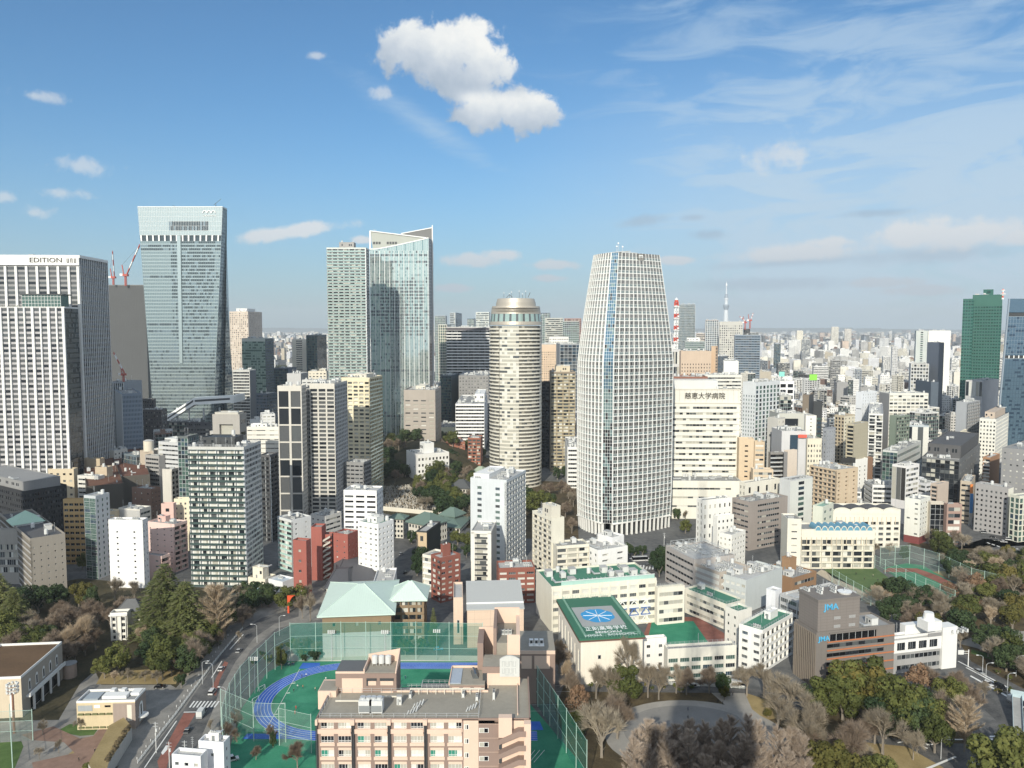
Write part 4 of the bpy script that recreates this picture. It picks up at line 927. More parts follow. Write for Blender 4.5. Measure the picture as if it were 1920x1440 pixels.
bld('red_tower','low left wing of the red building with two small windows','building',549,574,583,1014,gy(1115)-4,16,RED,('P',5.5,8,.2,.25,{'top':2}),('P',3.1,3,.2,.4,{}),gl='c',dens=.3)
bld('red_tower','tall blind red stair tower, left of the zigzag stairs','building',583,603,611,988,440,4,RED,('N',),('N',),dens=.2)
def zig(root,L,Wd,h,C,r):
 b=MB();m=wallm((.52,.48,.42));fh=3.1
 for f in range(int(h/fh)):
  z=f*fh
  b.box(.5,L-.5,-1.5,-.05,z,z+.2,m);b.hexa([(.5,-2.8,z),(L*.5,-2.8,z+fh/2),(L*.5,-1.6,z+fh/2),(.5,-1.6,z),(.5,-2.8,z+1.1),(L*.5,-2.8,z+fh/2+1.1),(L*.5,-1.6,z+fh/2+1.1),(.5,-1.6,z+1.1)],m)
  b.hexa([(L*.5,-2.8,z+fh/2),(L-.3,-2.8,z+fh),(L-.3,-1.6,z+fh),(L*.5,-1.6,z+fh/2),(L*.5,-2.8,z+fh/2+1.1),(L-.3,-2.8,z+fh+1.1),(L-.3,-1.6,z+fh+1.1),(L*.5,-1.6,z+fh/2+1.1)],m)
 b.build('zigzag_stair',root)
bld('red_tower','red building part carrying pale zigzag fire stairs','building',603,622,626,1002,444,0,RED,('N',),('N',),dens=.4,extra=zig)
bld('red_tower','right red block with a plant roof, touching the white octagonal flats','building',625,652,672,1002,436,24,RED,('P',3.1,6,.2,.25,{'top':2}),('P',3.1,4,.2,.3,{}),gl='c',dens=1.4,railing_=True)
bld('white_flats','white office flats with three columns of dark windows, behind the red building','building',644,706,718,920,500,6,(.80,.80,.80),('P',3.4,6.6,.78,.42,{'r':.8,'top':1.5}),('P',3.4,4,.5,.5,{}),gl='k',dens=.8,roof=ROOFL,single=False)
bld('octagon_flats','white many sided apartment block right of the red building','building',671,709,738,983,gy(1108),30,(.80,.80,.79),('P',3.05,3.6,.45,.38,{'r':.7}),('P',3.05,3.4,.45,.38,{'r':.5}),gl='c',dens=.4,roof=wallm((.20,.30,.26)),pent=[(.2,.7,.3,.8,3,WP)])
bld('white_house','small white building with roof shed between cream twin tower and red building','house',582,610,640,968,520,30,(.66,.64,.60),('P',3,4,.3,.3,{}),('B',3,3,.4,{}),dens=1.2,single=False)
bld('dark_tile_block','black tiled block with an ochre front right of the temple roofs','building',781,800,826,996,470,14,(.56,.42,.26),('P',6,5,.3,.5,{}),('N',{'m':wallm((.05,.055,.05))}),gl='k',dens=.5,roof=ROOFL,pm=DARKM)
bld('cream_flats','slim cream flats with rounded balconies left of the brick red block','building',792,809,833,1042,420,30,(.74,.70,.60),('K',3.0,5,.9,{'rail':WP}),('N',),gl='c',dens=.6)
BRK=(.27,.085,.058)
bld('brick_block','brick red block of flats with a small tower on its grey roof, in front of the temple garden','building',808,825,863,1046,gy(1131),52,BRK,('K',2.9,4,.8,{'rail':wallm(BRK)}),('P',2.9,4.4,.55,.42,{'r':.3}),gl='w',dens=.4,roof=ROOFL,pent=[(.35,.65,.3,.7,6,wallm(BRK))])
bld('silver_tower','tall silver grey office tower with outside stairs in the centre foreground','tower',882,950,986,900,452,20,(.56,.60,.63),('P',3.5,11,.24,.5,{'r':.3,'top':3}),('K',3.4,5,1.4,{'rail':METAL,'slab':WHITE}),gl='g',dens=.6,roof=ROOFL,pent=[(.0,.45,.1,.9,2.5,WP)])
bld('white_slim_flats','slim white block with black balcony rails in front of the silver tower','building',883,921,931,996,gy(1112),6,(.70,.68,.62),('K',3.05,7,1.1,{'rail':DARKM,'edge':2.0}),('N',{'m':GREYW}),gl='c',dens=.3,roof=ROOFL)
bld('brick_block','low brick red block with white windows beside the peach gymnasium','building',935,1003,1008,1063,gy(1130),-6,(.28,.09,.06),('P',3.0,4.6,.78,.42,{'r':.4}),('N',),gl='w',depth=13,dens=1.2,roof=ROOFL)
# ---------------------------------------------------------------- buildings, right half
def bl(y):return gy(y)
IVORY=(.70,.68,.60)
def hosp(root,L,Wd,h,C,r):
 b=MB();b.box(1,L*.72,6,Wd-4,h,h+7.5,EQ);b.box(2,L*.66,8,Wd-8,h+7.5,h+8.2,ROOFL)
 n=int(L/4.2)
 b.build('plant_room',root)
 s=MB()
 for i in range(n):s.box(L-1-i*4.2,L-1.15-i*4.2,-.08,.2,h-9,h+.6,GREYW)
 s.box(0,L,-.5,-.05,h+.6,h+1.3,CREAM);s.box(0,L,-.5,-.05,h-10.2,h-9.5,CREAM);s.build('top_band',root)
 sign(root,'慈恵大学病院',5.4,L-27.5,-.3,h-4.6,INK,sx=.98,bold=.04)
bld('hospital','long cream hospital slab with dark Japanese lettering on its top band, right of the grid skyscraper','building',1250,1388,1393,730,610,2,IVORY,('B',4.55,2.6,.38,{'mg':2.5,'sp':.5,'top':11.5,'bot':2}),('N',),gl='c',depth=26,dens=.2,extra=hosp,trim=CREAM)
bld('hospital_podium','broad low cream hospital podium with two thin window strips','building',1240,1391,1393,902,585,2,IVORY,('B',7.5,4,.2,{'top':2,'bot':6,'mg':8}),('N',),gl='c',depth=24,dens=.4,trim=CREAM)
bld('brown_hall','reddish brown windowless box roof behind the hospital','building',1263,1327,1330,706,800,0,(.30,.13,.085),('N',),('N',),depth=30,dens=1)
bld('orange_hotel','orange tan hotel block with arrowhead cut windows at its top, above the hospital','building',1277,1334,1336,658,1000,0,(.55,.42,.31),('P',4.4,3.4,.3,.42,{'top':14}),('N',),gl='k',depth=25,dens=.4,left=('P',6,6,.3,.1,{}))
bld('orange_stair_tower','narrow taller orange tan shaft on the right end of the orange hotel','building',1334,1342,1346,649,1003,40,(.60,.42,.27),('N',),('B',4,2,.4,{}),gl='k',dens=.2)
bld('grey_slab','pale grey slab glued to the left end of the orange hotel','building',1258,1276,1278,655,1010,0,(.5,.5,.5),('B',20,2,.8,{'mg':2}),('N',),gl='c',depth=20,dens=.3)
def mast():
 Y=1250;root=empty('lattice_mast',(P(1267,652,Y).x,Y,0));tag(root,'red and white striped radio mast right of the grid skyscraper','mast')
 z0,z1=P(1267,655,Y).z,P(1267,566,Y).z;b=MB();rm=plain('mast_red',(.55,.07,.04),.6);x=2.6;n=12;dz=(z1-z0)/n
 for i in range(n):
  m=rm if(i//1)%3==2 else WHITE;a=z0+i*dz;c=a+dz
  for sx,sy in((-x,-x),(x,-x),(x,x),(-x,x)):b.bar((sx,sy,a),(sx,sy,c),1.0,m)
  for s_ in(-1,1):b.bar((-x*s_,-x,a),(x*s_,-x,c),.7,m);b.bar((-x*s_,x,a),(x*s_,x,c),.7,m)
  b.box(-x,x,-x,x,c-.6,c,m)
  if i%3==1:b.box(-x-2,x+2,-x-2,x+2,c-1.6,c-.9,WHITE)
  if i in(2,5,8):b.cyl(x,-x-1,a+1,a+3.5,1.5,WHITE,8)
 b.build('lattice',root);t=MB();t.cyl(0,0,z1,z1+3,3,rm,10);t.cyl(0,0,z1+3,z1+6.5,2.8,WHITE,10,.8);t.build('radome',root)
 s=MB();s.box(-5,5,-5,5,0,z0,EQ);s.build('base',root);FOOT.append((root.location.x,Y,6,6,0));ALL.append((root,P(1267,600,Y)))
mast()
def skytree():
 Y=8000;root=empty('broadcast_tower',(P(1361,600,Y).x,Y,0));tag(root,'very tall thin pale broadcasting tower far away on the skyline','tower')
 z=lambda py:P(1361,py,Y).z;m=plain('tower_lattice',(.62,.66,.70),.5);b=MB();dk=plain('tower_deck',(.25,.3,.36),.5)
 b.cyl(0,0,0,z(585),34,m,12,22);b.cyl(0,0,z(585),z(562),21,m,12,15);b.build('shaft',root)
 d=MB();d.cyl(0,0,z(581),z(573.5),20,dk,16,31);d.cyl(0,0,z(573.5),z(571),31,dk,16,27);d.cyl(0,0,z(562),z(559),22,m,16,22);d.cyl(0,0,z(559),z(551),21,dk,16,13);d.build('deck',root)
 a=MB();a.cyl(0,0,z(551),z(536),6.5,m,8,4.5);a.cyl(0,0,z(536),z(531),9,WHITE,8,5);a.cyl(0,0,z(531),z(527),3,m,8,1);a.build('antenna',root)
 FOOT.append((root.location.x,Y,60,60,0));ALL.append((root,P(1361,560,Y)))
skytree()
rows=[('distant_tower','distant twin edged grey glass tower beside the red and white mast',1272,1304,1306,570,2100,(.33,.40,.45),('C',4.4,3.2,.3,{'mw':.5}),'b',{}),('distant_office','distant green grey office with a white roof box, above the orange hotel',1284,1322,1324,640,1500,(.32,.36,.36),('B',4,3,.5,{}),'g',{'pent':[(.1,.75,.2,.8,7,WP)]}),('distant_office','distant small beige and dark block between mast and blue grey tower',1306,1323,1325,625,1900,(.52,.47,.42),('B',4,6,.5,{}),'d',{}),('distant_tower','distant brown edged tower with a blue glass middle, left under the broadcasting tower',1323,1348,1350,600,1800,(.42,.38,.37),('C',4.4,5,.2,{'mw':1.2,'mm':METAL}),'b',{}),('distant_tower','distant pale tower with a fine square grid, right under the broadcasting tower',1349,1393,1395,603,1700,(.50,.49,.45),('P',5,4.4,.5,.5,{'top':6}),'d',{}),('banded_tower','distant dark block with silver floor bands and tower cranes on its roof',1378,1426,1428,628,1500,(.22,.27,.33),('B',4.6,5,.5,{'sp':.3,'mg':1}),'b',{'pent':[(.35,.6,.2,.7,12,DARKM),(.6,.95,.2,.7,5,EQD)]}),('dark_office','small dark navy block at the right foot of the orange hotel',1344,1365,1366,668,1150,(.08,.1,.13),('B',4,2,.5,{}),'b',{}),('white_block','plain white cube shaped block right of the orange hotel',1357,1385,1392,677,1050,(.78,.77,.73),('N',),'d',{}),('white_block','broad white roofed block behind the hospital lettering',1322,1391,1393,703,850,(.66,.65,.6),('B',4,3,.4,{}),'d',{}),('condo_tower','far pale apartment tower, left one of the pair on the right skyline',1559,1573,1575,613,4200,(.6,.58,.52),('P',6,6,.5,.5,{}),'d',{}),('condo_tower','far pale apartment tower, right one of the pair on the right skyline',1584,1597,1601,617,4400,(.6,.57,.52),('P',6,6,.5,.5,{}),'d',{}),('condo_tower','far cream tower with a dark top standing alone on the skyline',1494,1506,1508,620,3600,(.66,.62,.52),('P',5,4,.4,.4,{}),'d',{}),('distant_office','far grey block below the lone cream tower',1504,1520,1533,637,2600,(.36,.38,.4),('B',4,4,.5,{}),'d',{}),('distant_office','far blue glass cube left below the lone cream tower',1452,1464,1478,644,2200,(.25,.32,.38),('C',4,4,.2,{}),'b',{}),('distant_tower','far twin block, half navy and half white, below the pair of apartment towers',1673,1684,1696,650,1900,(.55,.55,.55),('P',4,3,.5,.5,{}),'d',{}),('white_slab','tall white windowless slab with a green glass edge, left of the green tower',1741,1783,1785,620,1500,(.78,.77,.72),('N',{'m':wallm((.78,.77,.72),.7,.1,.1,joints=(200,7))}),'w',{}),('glass_slab','green glass edge block joined to the tall white slab',1718,1740,1742,620,1505,(.48,.52,.5),('B',4.2,4,.5,{'mg':8}),'g',{}),('blue_slab','dark slate slab with vertical grooves, in front of the tall white slab',1761,1770,1794,642,1150,(.17,.20,.25),('N',),'b',{'F2':('F',9,5,2,.5,{'fm':wallm((.27,.29,.33))})}),('louvre_block','grey block with tall white louvres, left of the dark slate slab',1708,1742,1745,682,1150,(.5,.5,.5),('F',5,4,1,.5,{}),'d',{}),('navy_office','navy glass office with silver bands below the dark slate slab',1746,1760,1792,716,940,(.09,.12,.16),('N',),'b',{'F2':('B',4,3,.5,{'sm':GREYW})}),('pale_slab','large pale grey windowless slab right below the green tower',1811,1843,1873,714,880,(.56,.55,.55),('F',30,3.4,.4,.3,{'sm':wallm((.5,.5,.5))}),'w',{'F2':('N',),'th':50}),('grey_tower','blue grey tower whose right side has stepped dark balconies, below the pale slab',1793,1815,1838,754,800,(.34,.36,.39),('N',),'k',{'F2':('K',3.4,5,1,{'rail':GREYW}),'th':50}),('white_office','large white grid faced hotel with balconies on its lower floors',1668,1741,1743,737,860,(.66,.65,.59),('P',3.9,4.6,.8,.55,{'r':.6}),'c',{'left':('N',{'m':GREYW})}),('white_slab','bluish white slab with a column of slits, left of the white grid faced hotel',1605,1617,1644,735,840,(.66,.69,.73),('B',40,2,.02,{}),'d',{'F2':('P',3.4,5,.2,.5,{}),'th':55}),('white_office','white office with rows of square windows and a tan penthouse at the right edge',1837,1868,1912,786,740,(.68,.67,.61),('P',3.8,3,.5,.45,{}),'d',{'F2':('P',3.8,3.4,.6,.4,{}),'th':40,'pent':[(.15,.8,.1,.7,6,wallm((.52,.42,.33)))]}),('white_tower','pale blue white tower with slit windows on one side, right of the hospital',1393,1417,1463,717,700,(.62,.65,.67),('P',3.6,2.7,.35,.5,{'top':10}),'g',{'F2':('P',3.8,5.4,.62,.72,{'top':2}),'th':52}),('white_frame_block','white framed block with a bold square window grid behind the pale blue white tower',1462,1489,1491,715,800,(.8,.8,.8),('P',6,7,.75,.62,{}),'k',{'left':('P',6,6,.5,.5,{})}),('grey_flats','grey flats with framed balconies right of the pale blue white tower',1463,1484,1506,741,720,(.38,.39,.37),('C',3.4,3,.2,{}),'d',{'F2':('P',3.4,5,.75,.5,{'r':.8})}),('brown_slab','brown and black windowless slab right beside the grey flats',1505,1517,1526,740,715,(.20,.16,.12),('N',),'d',{'th':30,'F2':('N',{'m':DARKM})}),('black_office','narrow black office with a glassy lower half',1525,1542,1546,752,740,(.05,.055,.06),('B',4,3,.5,{'top':14}),'g',{}),('lattice_block','concrete block with a dark lattice panel on its top floor',1460,1508,1511,775,660,(.50,.50,.45),('P',14,28,.55,.45,{'r':1,'top':2,'sl':.8}),'k',{}),('blank_block','tall blank greyish beige block with a white corner',1439,1459,1472,784,640,(.47,.46,.43),('N',{'w':[(.3,.8,2,2),(.9,.5,1.5,2.5)]}),'d',{'th':50,'F2':('P',4,5,.25,.5,{'m':wallm((.66,.62,.54))})}),('silver_block','silver panelled block with a dark blue glass strip and small red sign',1466,1512,1515,808,610,(.52,.52,.53),('P',30,14,.32,.9,{'r':.3,'mu':2}),'b',{}),('white_flats','small white stair tower above the silver panelled block',1511,1531,1534,779,690,(.76,.74,.68),('P',3.3,9,.15,.3,{}),'d',{}),('cream_office','small cream office with grouped slit windows, right of the silver panelled block',1514,1541,1544,822,620,(.66,.61,.48),('P',4,2.4,.45,.5,{'top':3}),'d',{}),('slate_tower','slender slate blue tower with tiny windows, right of the small cream office',1543,1551,1567,803,640,(.27,.29,.33),('P',3.3,5,.2,.4,{}),'d',{'F2':('P',3.3,4,.3,.3,{'m':wallm((.36,.38,.42))}),'th':50}),('tan_flats','tan flats with a deep square balcony grid and a cream flank',1565,1583,1603,779,700,(.48,.40,.28),('P',3.2,3.8,.7,.65,{'r':1}),'k',{'F2':('P',3.3,6,.3,.4,{'m':wallm((.66,.6,.45))}),'th':55}),('olive_block','olive grey topped beige block, windowless with fine seams',1587,1601,1628,795,640,(.46,.41,.29),('K',3.2,5,.8,{}),'k',{'F2':('N',{'m':wallm((.46,.41,.29),.8,.1,.1,joints=(3.2,4))}),'th':50}),('green_flats','dull green slab beside white zigzag stairs',1668,1682,1706,780,720,(.19,.24,.19),('N',),'d',{'F2':('K',3.2,4,.8,{}),'th':60}),('white_flats','white block whose front carries zigzag outdoor stairs',1629,1656,1668,776,730,(.70,.70,.68),('K',3.2,5,.8,{'gap':2,'alt':1}),'d',{'th':25}),('wrapped_block','building wrapped in pale blue grey scaffolding sheets',1690,1742,1757,798,730,(.40,.46,.50),('F',40,5,.15,.15,{'sm':wallm((.40,.47,.52),.6,.3,.5)}),'w',{'th':15}),('round_front_block','glassy grey building with a curved white roof edge, left of the black office',1655,1683,1727,846,660,(.56,.58,.56),('C',3.6,3,.3,{}),'g',{'th':40,'F2':('B',6,3,.4,{})}),('stepped_flats','stepped cream pyramid shaped flats above the black office',1792,1806,1826,826,730,(.70,.64,.50),('K',3,4,.8,{}),'c',{'th':40,'pent':[(.1,.8,.1,.8,4,wallm((.70,.64,.50))),(.2,.6,.2,.6,8,wallm((.70,.64,.50)))]}),('garage','dark open parking garage left of the tan apartment group',1445,1470,1473,848,600,(.22,.21,.20),('K',3.4,12,3,{'rail':METAL,'div':0,'back':DARKM}),'k',{'th':-6}),('cream_slab','cream slab with a dark grey side next to the parking garage',1470,1477,1495,845,590,(.66,.56,.46),('N',{'m':GREYP}),'d',{'th':60}),('tan_flats','tan slab tower with paired small windows, left of the long balcony apartments',1487,1519,1538,847,620,(.52,.42,.31),('P',6,5,.12,.2,{}),'d',{'th':45}),('long_flats','long tan apartment block with a balcony grid and zigzag stairs on its end',1518,1567,1609,881,560,(.58,.45,.30),('K',3.15,4.2,1.3,{'rail':wallm((.56,.44,.31)),'dm':wallm((.58,.46,.32)),'slab':wallm((.56,.44,.31))}),'d',{'th':62,'F2':('P',3.15,9,.3,.35,{'r':1.0,'top':1}),'par':.6,'dens':.8}),('white_hotel','white hotel slab with a black sign box on its roof and one column of dark windows',1588,1599,1627,862,640,(.78,.77,.73),('N',),'k',{'th':60,'F2':('P',3.3,7,.22,.35,{'top':4})}),('brown_flats','orange brown flank right behind the white hotel slab',1618,1627,1637,859,670,(.34,.19,.11),('N',),'d',{'th':50}),('fire_stair_office','office with green glass bays and a black outdoor stair, right of the taupe block',1462,1482,1524,900,540,(.52,.54,.55),('N',),'g',{'th':58,'F2':('B',3.6,6,.62,{'mg':9,'m':wallm((.62,.64,.6))})}),('taupe_office','taupe brick office with window strips on both faces, right of the grid skyscraper foot',1373,1405,1477,941,500,(.30,.26,.235),('B',3.5,3,.35,{}),'d',{'th':60,'F2':('B',3.6,2,.34,{'mg':8})}),('tan_block','plain orange tan block with columns of small windows, right of the hospital',1386,1414,1418,822,600,(.60,.46,.30),('P',3.9,9,.22,.3,{'top':3}),'k',{'th':5}),('tan_office','lower orange tan wing with ribbon windows beside the plain orange tan block',1415,1434,1438,828,605,(.58,.45,.30),('B',3.6,3,.4,{}),'c',{'th':5}),('cream_step_block','cream building with a sloping end, in front of the tan wing',1412,1450,1455,880,580,(.60,.48,.34),('B',3.6,4,.5,{}),'c',{'th':5}),('white_low_block','white low building with paired slit windows, in front of the orange tan blocks',1386,1398,1462,905,545,(.70,.67,.58),('P',4,4,.3,.5,{}),'k',{'th':60,'F2':('P',9,8,.25,.5,{})}),('white_low_block','brightest white low building at the foot of the hospital podium',1306,1318,1373,938,500,(.80,.79,.74),('P',4,3,.3,.6,{}),'d',{'th':66,'F2':('P',6,4,.3,.4,{})}),('white_low_block','small white stepped building right of the grid skyscraper base',1337,1345,1376,968,470,(.78,.77,.72),('N',),'d',{'th':66,'F2':('P',4,3,.4,.4,{})}),('white_flats','white stepped flats in front of the taupe brick office',1348,1372,1398,1003,440,(.78,.76,.70),('P',3,3,.4,.4,{}),'c',{'th':45,'F2':('P',3,3,.5,.4,{})}),('black_office','large black and grey office with a dark glass front, right side',1729,1799,1838,862,600,(.17,.175,.18),('C',3.8,3.2,.3,{'mm':DARKM,'spm':GD,'mw':.3}),'d',{'th':38,'F2':('P',7,14,.35,.2,{}),'pent':[(.05,.98,.1,.95,10,wallm((.10,.10,.105)))],'dens':.3}),('white_slab','white slab with window bays on its narrow front, left of the black grey office',1673,1699,1724,874,570,(.74,.73,.72),('F',40,4,.2,.1,{'sm':wallm((.62,.61,.62))}),'c',{'th':55,'F2':('B',3.8,3,.5,{'mg':1})}),('white_flats','white block with a dark red base, behind the sports ground',1697,1726,1745,937,515,(.72,.72,.66),('P',3.5,5,.4,.32,{'skip':.25,'bot':5,'bm':wallm((.22,.05,.05))}),'d',{'th':48,'F2':('P',3.5,4,.5,.35,{'bot':5,'bm':wallm((.22,.05,.05))})}),('glass_office','dark glass office squeezed between the white red based block and the striped brown one',1745,1773,1777,942,520,(.50,.45,.38),('C',3.6,3,.2,{'mm':METAL,'spm':GD}),'k',{'th':5}),('striped_flats','white and brown striped office, right neighbour of the dark glass office',1776,1804,1807,945,515,(.34,.22,.18),('B',3.9,3,.6,{'mg':1}),'w',{'th':2}),('beige_flats','pinkish beige flats with water tanks above the dark glass office',1745,1757,1779,908,560,(.54,.44,.36),('K',3.1,4,.8,{}),'d',{'th':55}),('tan_office','tan office with a blue and orange banner, left of the grey square windowed block',1801,1822,1829,903,570,(.44,.37,.28),('B',3.6,3,.4,{}),'k',{'th':35}),('grey_office','grey block with a regular field of square windows and a cream edge, right side',1829,1891,1901,914,535,(.34,.33,.33),('P',3.5,3.1,.42,.42,{'top':2}),'k',{'th':52,'F2':('N',{'m':wallm((.72,.70,.60))})}),('glass_office','pale framed green glass building cut by the right edge',1894,1912,1990,930,520,(.62,.62,.52),('P',3.8,4,.7,.8,{}),'g',{'th':70,'F2':('P',3.8,4,.7,.8,{})}),('grey_office','big grey ribbed office with white paired windows cut by the right edge',1879,1990,2040,850,560,(.27,.27,.275),('P',4.2,4,.3,.25,{'r':.2}),'w',{'th':48}),('orange_flats','orange brown flats with stacked balconies, right of the black grey office',1843,1857,1875,858,640,(.42,.22,.11),('K',3.1,4,.8,{'rail':WP}),'c',{'th':45}),]
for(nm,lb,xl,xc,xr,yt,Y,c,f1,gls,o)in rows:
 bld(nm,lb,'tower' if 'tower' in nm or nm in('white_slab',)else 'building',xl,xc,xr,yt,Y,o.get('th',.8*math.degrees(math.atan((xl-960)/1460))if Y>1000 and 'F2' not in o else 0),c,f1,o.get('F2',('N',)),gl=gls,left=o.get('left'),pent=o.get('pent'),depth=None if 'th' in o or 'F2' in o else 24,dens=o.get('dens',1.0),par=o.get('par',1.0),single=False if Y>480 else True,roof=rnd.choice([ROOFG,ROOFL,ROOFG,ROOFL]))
GRN=glassm('emerald_glass',(.03,.145,.13),.08,.5,.02);GRN2=glassm('deep_emerald_glass',(.015,.09,.075),.08,.4,.02);SLB=glassm('steel_blue_glass',(.13,.21,.28),.12,.55,.02);SLB2=glassm('navy_glass',(.05,.09,.14),.1,.5,.02)
GSETS['e']=[GRN,GRN,GRN2];GSETS['s']=[SLB,SLB,SLB2]
EMW=plain('emerald_panel',(.03,.12,.10),.35,.3)
bld('emerald_tower','dark emerald green glass skyscraper near the right edge','skyscraper',1824,1880,1906,552,1050,31,(.04,.15,.12),('B',4.2,3.2,.5,{'mg':0,'sp':.2,'top':14}),('C',4.2,3,.4,{'mm':GRN2,'spm':GRN,'top':14,'tm':EMW}),gl='e',dens=.2,pent=[(.35,.7,.2,.7,8,EMW)],pm=EMW,roof=ROOFD,depth=45)
bld('emerald_tower','lower left wing of the emerald glass skyscraper','skyscraper',1806,1826,1828,560,1046,31,(.04,.15,.12),('B',4.2,3,.5,{'mg':0}),('N',),gl='e',dens=0,depth=30,pm=EMW,roof=ROOFD)
def bluetower():
 Y=800;x=lambda px,py,YY=Y:P(px,py,YY).x;zt=P(1896,560,Y).z;root=empty('blue_glass_tower',(x(1890,700),Y,0));tag(root,'steel blue glass skyscraper with a leaning corner rib, cut by the right edge','skyscraper')
 ox=root.location.x;C=Ctx(wallm((.2,.26,.32)),'s',False,None,plain('steel_rib',(.36,.42,.48),.4,.5))
 xa=lambda z:(x(1893,560)+(x(1866,840)-x(1893,560))*(zt-z)/zt)-ox
 fr=lambda u,w,z:(xa(z)+u,-w,z)
 zm=P(1890,672,Y).z;zn=zt-18
 facade(C,fr,60,0,zm,('C',4.2,3,.5,{'mm':SLB2,'spm':SLB,'md':.05}));facade(C,fr,60,zm+3,zn,('C',4.2,3,.5,{'mm':C.trim,'spm':SLB,'md':.1}))
 fquad(C.wall,fr,0,60,zm,zm+3,DARKM,-1);fquad(C.wall,fr,0,60,zn,zn+4,DARKM,-1);fquad(C.wall,fr,0,60,zn+4,zt,SLB,0)
 for i in range(12):fbox(C.fins,fr,4+i*5,5+i*5,0,.5,zm+.2,zm+3,WHITE)
 for k in range(40):z0_,z1_=zt*k/40,zt*(k+1)/40;fbox(C.fins,fr,-1.2,.2,-.5,.8,z0_,z1_,C.trim)
 bk=lambda z:(fr(0,0,z)[0]+32,50,z);C.wall.quad(fr(0,0,0),bk(0),bk(zt),fr(0,0,zt),SLB2);C.wall.quad(fr(0,0,zt),fr(60,0,zt),fr(60,-50,zt),bk(zt),ROOFG)
 C.wall.quad(fr(60,0,0),fr(60,-50,0),fr(60,-50,zt),fr(60,0,zt),SLB2);C.wall.quad(bk(0),fr(60,-50,0),fr(60,-50,zt),bk(zt),SLB2)
 emit_ctx(C,root);b=MB();rm=plain('mast_red',(.55,.07,.04),.6);q=x(1903,560)-ox
 for i in range(6):b.cyl(q,20,zt+i*1.8,zt+(i+1)*1.8,.9,rm if i%2 else WHITE,8)
 b.cyl(q,20,zt+5,zt+6,2.6,WHITE,8);b.cyl(q,20,zt+9,zt+10,2.0,WHITE,8);b.build('mast',root)
 FOOT.append((ox+30,Y+25,34,28,0));ALL.append((root,P(1900,600,Y)))
bluetower()
SCH=(.70,.67,.57)
def arches(n,frac0,frac1,rad,zz,glass=None):
 def f(root,L,Wd,h,C,r):
  b=MB();m=wallm(SCH);w=(frac1-frac0)*L/n
  for i in range(n):
   cx=frac0*L+(i+.5)*w;R0=w/2;k=10
   for j in range(k):
    a0,a1=pi*j/k,pi*(j+1)/k
    p=lambda a,y:(cx+R0*.97*cos(a),y,h+zz+R0*rad*sin(a))
    b.quad(p(a0,-.3),p(a1,-.3),p(a1,min(Wd*.6,12)),p(a0,min(Wd*.6,12)),glass or ROOFD)
    q=lambda a,y:(cx+R0*.80*cos(a),y,h+zz+R0*.8*rad*sin(a))
    b.quad(p(a0,-.35),p(a1,-.35),q(a1,-.35),q(a0,-.35),m)
    b.poly([q(a0,-.1),q(a1,-.1),(cx,-.1,h+zz)],glass or m)
  b.box(frac0*L,frac1*L,-.2,0,h-2,h+zz,m)
  for i in range(int(L/3)):b.box(i*3,i*3+.3,-.5,-.02,h-9,h-4,wallm((.66,.56,.42)))
  b.build('arched_roof',root)
 return f
BLUEV=plain('blue_vault',(.12,.30,.42),.4)
bld('arch_school','cream school wing with four broad dark vaults along its roof, behind the balcony school','school',1560,1689,1693,955,508,0,SCH,('P',3.7,5.2,.62,.5,{'r':.6,'top':6.5,'sill':METAL}),('N',),gl='d',depth=18,dens=0,extra=arches(4,0.02,.98,.42,.1),roof=ROOFG,single=False)
bld('arch_school','cream school front with a row of small blue vaults and balconies, right of centre','school',1503,1641,1643,992,462,0,SCH,('K',3.7,6.6,1.2,{'rail':wallm((.66,.6,.48)),'top':5.5,'rh':.9}),('N',),gl='c',depth=16,dens=.2,extra=arches(9,.18,.97,1.5,.1,BLUEV),single=True)
bld('school_stair_tower','cream stair tower with slit windows, left end of the blue vaulted school','school',1477,1503,1508,973,460,4,SCH,('P',4,9,.4,.2,{'r':.3}),('N',),gl='d',depth=14,dens=.4,left=('N',))
bld('school_annex','pale green roofed cream annex left of the dark vaulted wing','school',1524,1543,1563,950,480,45,(.60,.62,.52),('N',),('P',4.4,8,.5,.4,{}),gl='g',dens=.2,roof=wallm((.25,.42,.34)))
def pipes(root,L,Wd,h,C,r):
 b=MB()
 for i in range(int(Wd/4)):y=2+i*4;b.box(2,L-2,y,y+.15,h+3.8,h+3.95,METAL);b.box(2,2.2,y,y+.2,h,h+4,METAL);b.box(L-2.2,L-2,y,y+.2,h,h+4,METAL)
 for i in range(5):x=2+i*(L-4)/4;b.box(x,x+.15,2,Wd-2,h+4,h+4.15,METAL)
 b.build('roof_frame',root)
 for i in range(6):put('air_conditioner',root,3+(i%3)*4,4+(i//3)*6,h+.02)
bld('university_block','grey university block with dark window strips and a frame on its roof, right of centre','building',1248,1301,1392,1049,412,70,(.40,.37,.35),('B',3.6,3,.35,{}),('N',),gl='k',depth=26,dens=.6,extra=pipes,roof=ROOFL,railing_=True)
bld('university_block','beige striped stone block in front of the grey university block','building',1300,1349,1420,1073,397,60,(.44,.38,.32),('F',3.0,30,.1,.1,{'sm':wallm((.50,.45,.40))}),('P',3.6,5,.5,.4,{}),gl='w',depth=22,dens=1.6,roof=ROOFL)
bld('university_block','pale grey green block with a zigzag stair, in front of the beige striped block','building',1350,1399,1436,1088,388,50,(.50,.54,.54),('P',3.5,3.4,.7,.4,{'r':.3}),('N',),gl='w',depth=34,dens=2.2,roof=ROOFL)
bld('white_lift_tower','smooth white lift tower right of the pale grey green block','building',1437,1454,1466,1108,366,50,(.72,.74,.78),('N',),('N',),dens=0,roof=ROOFL)
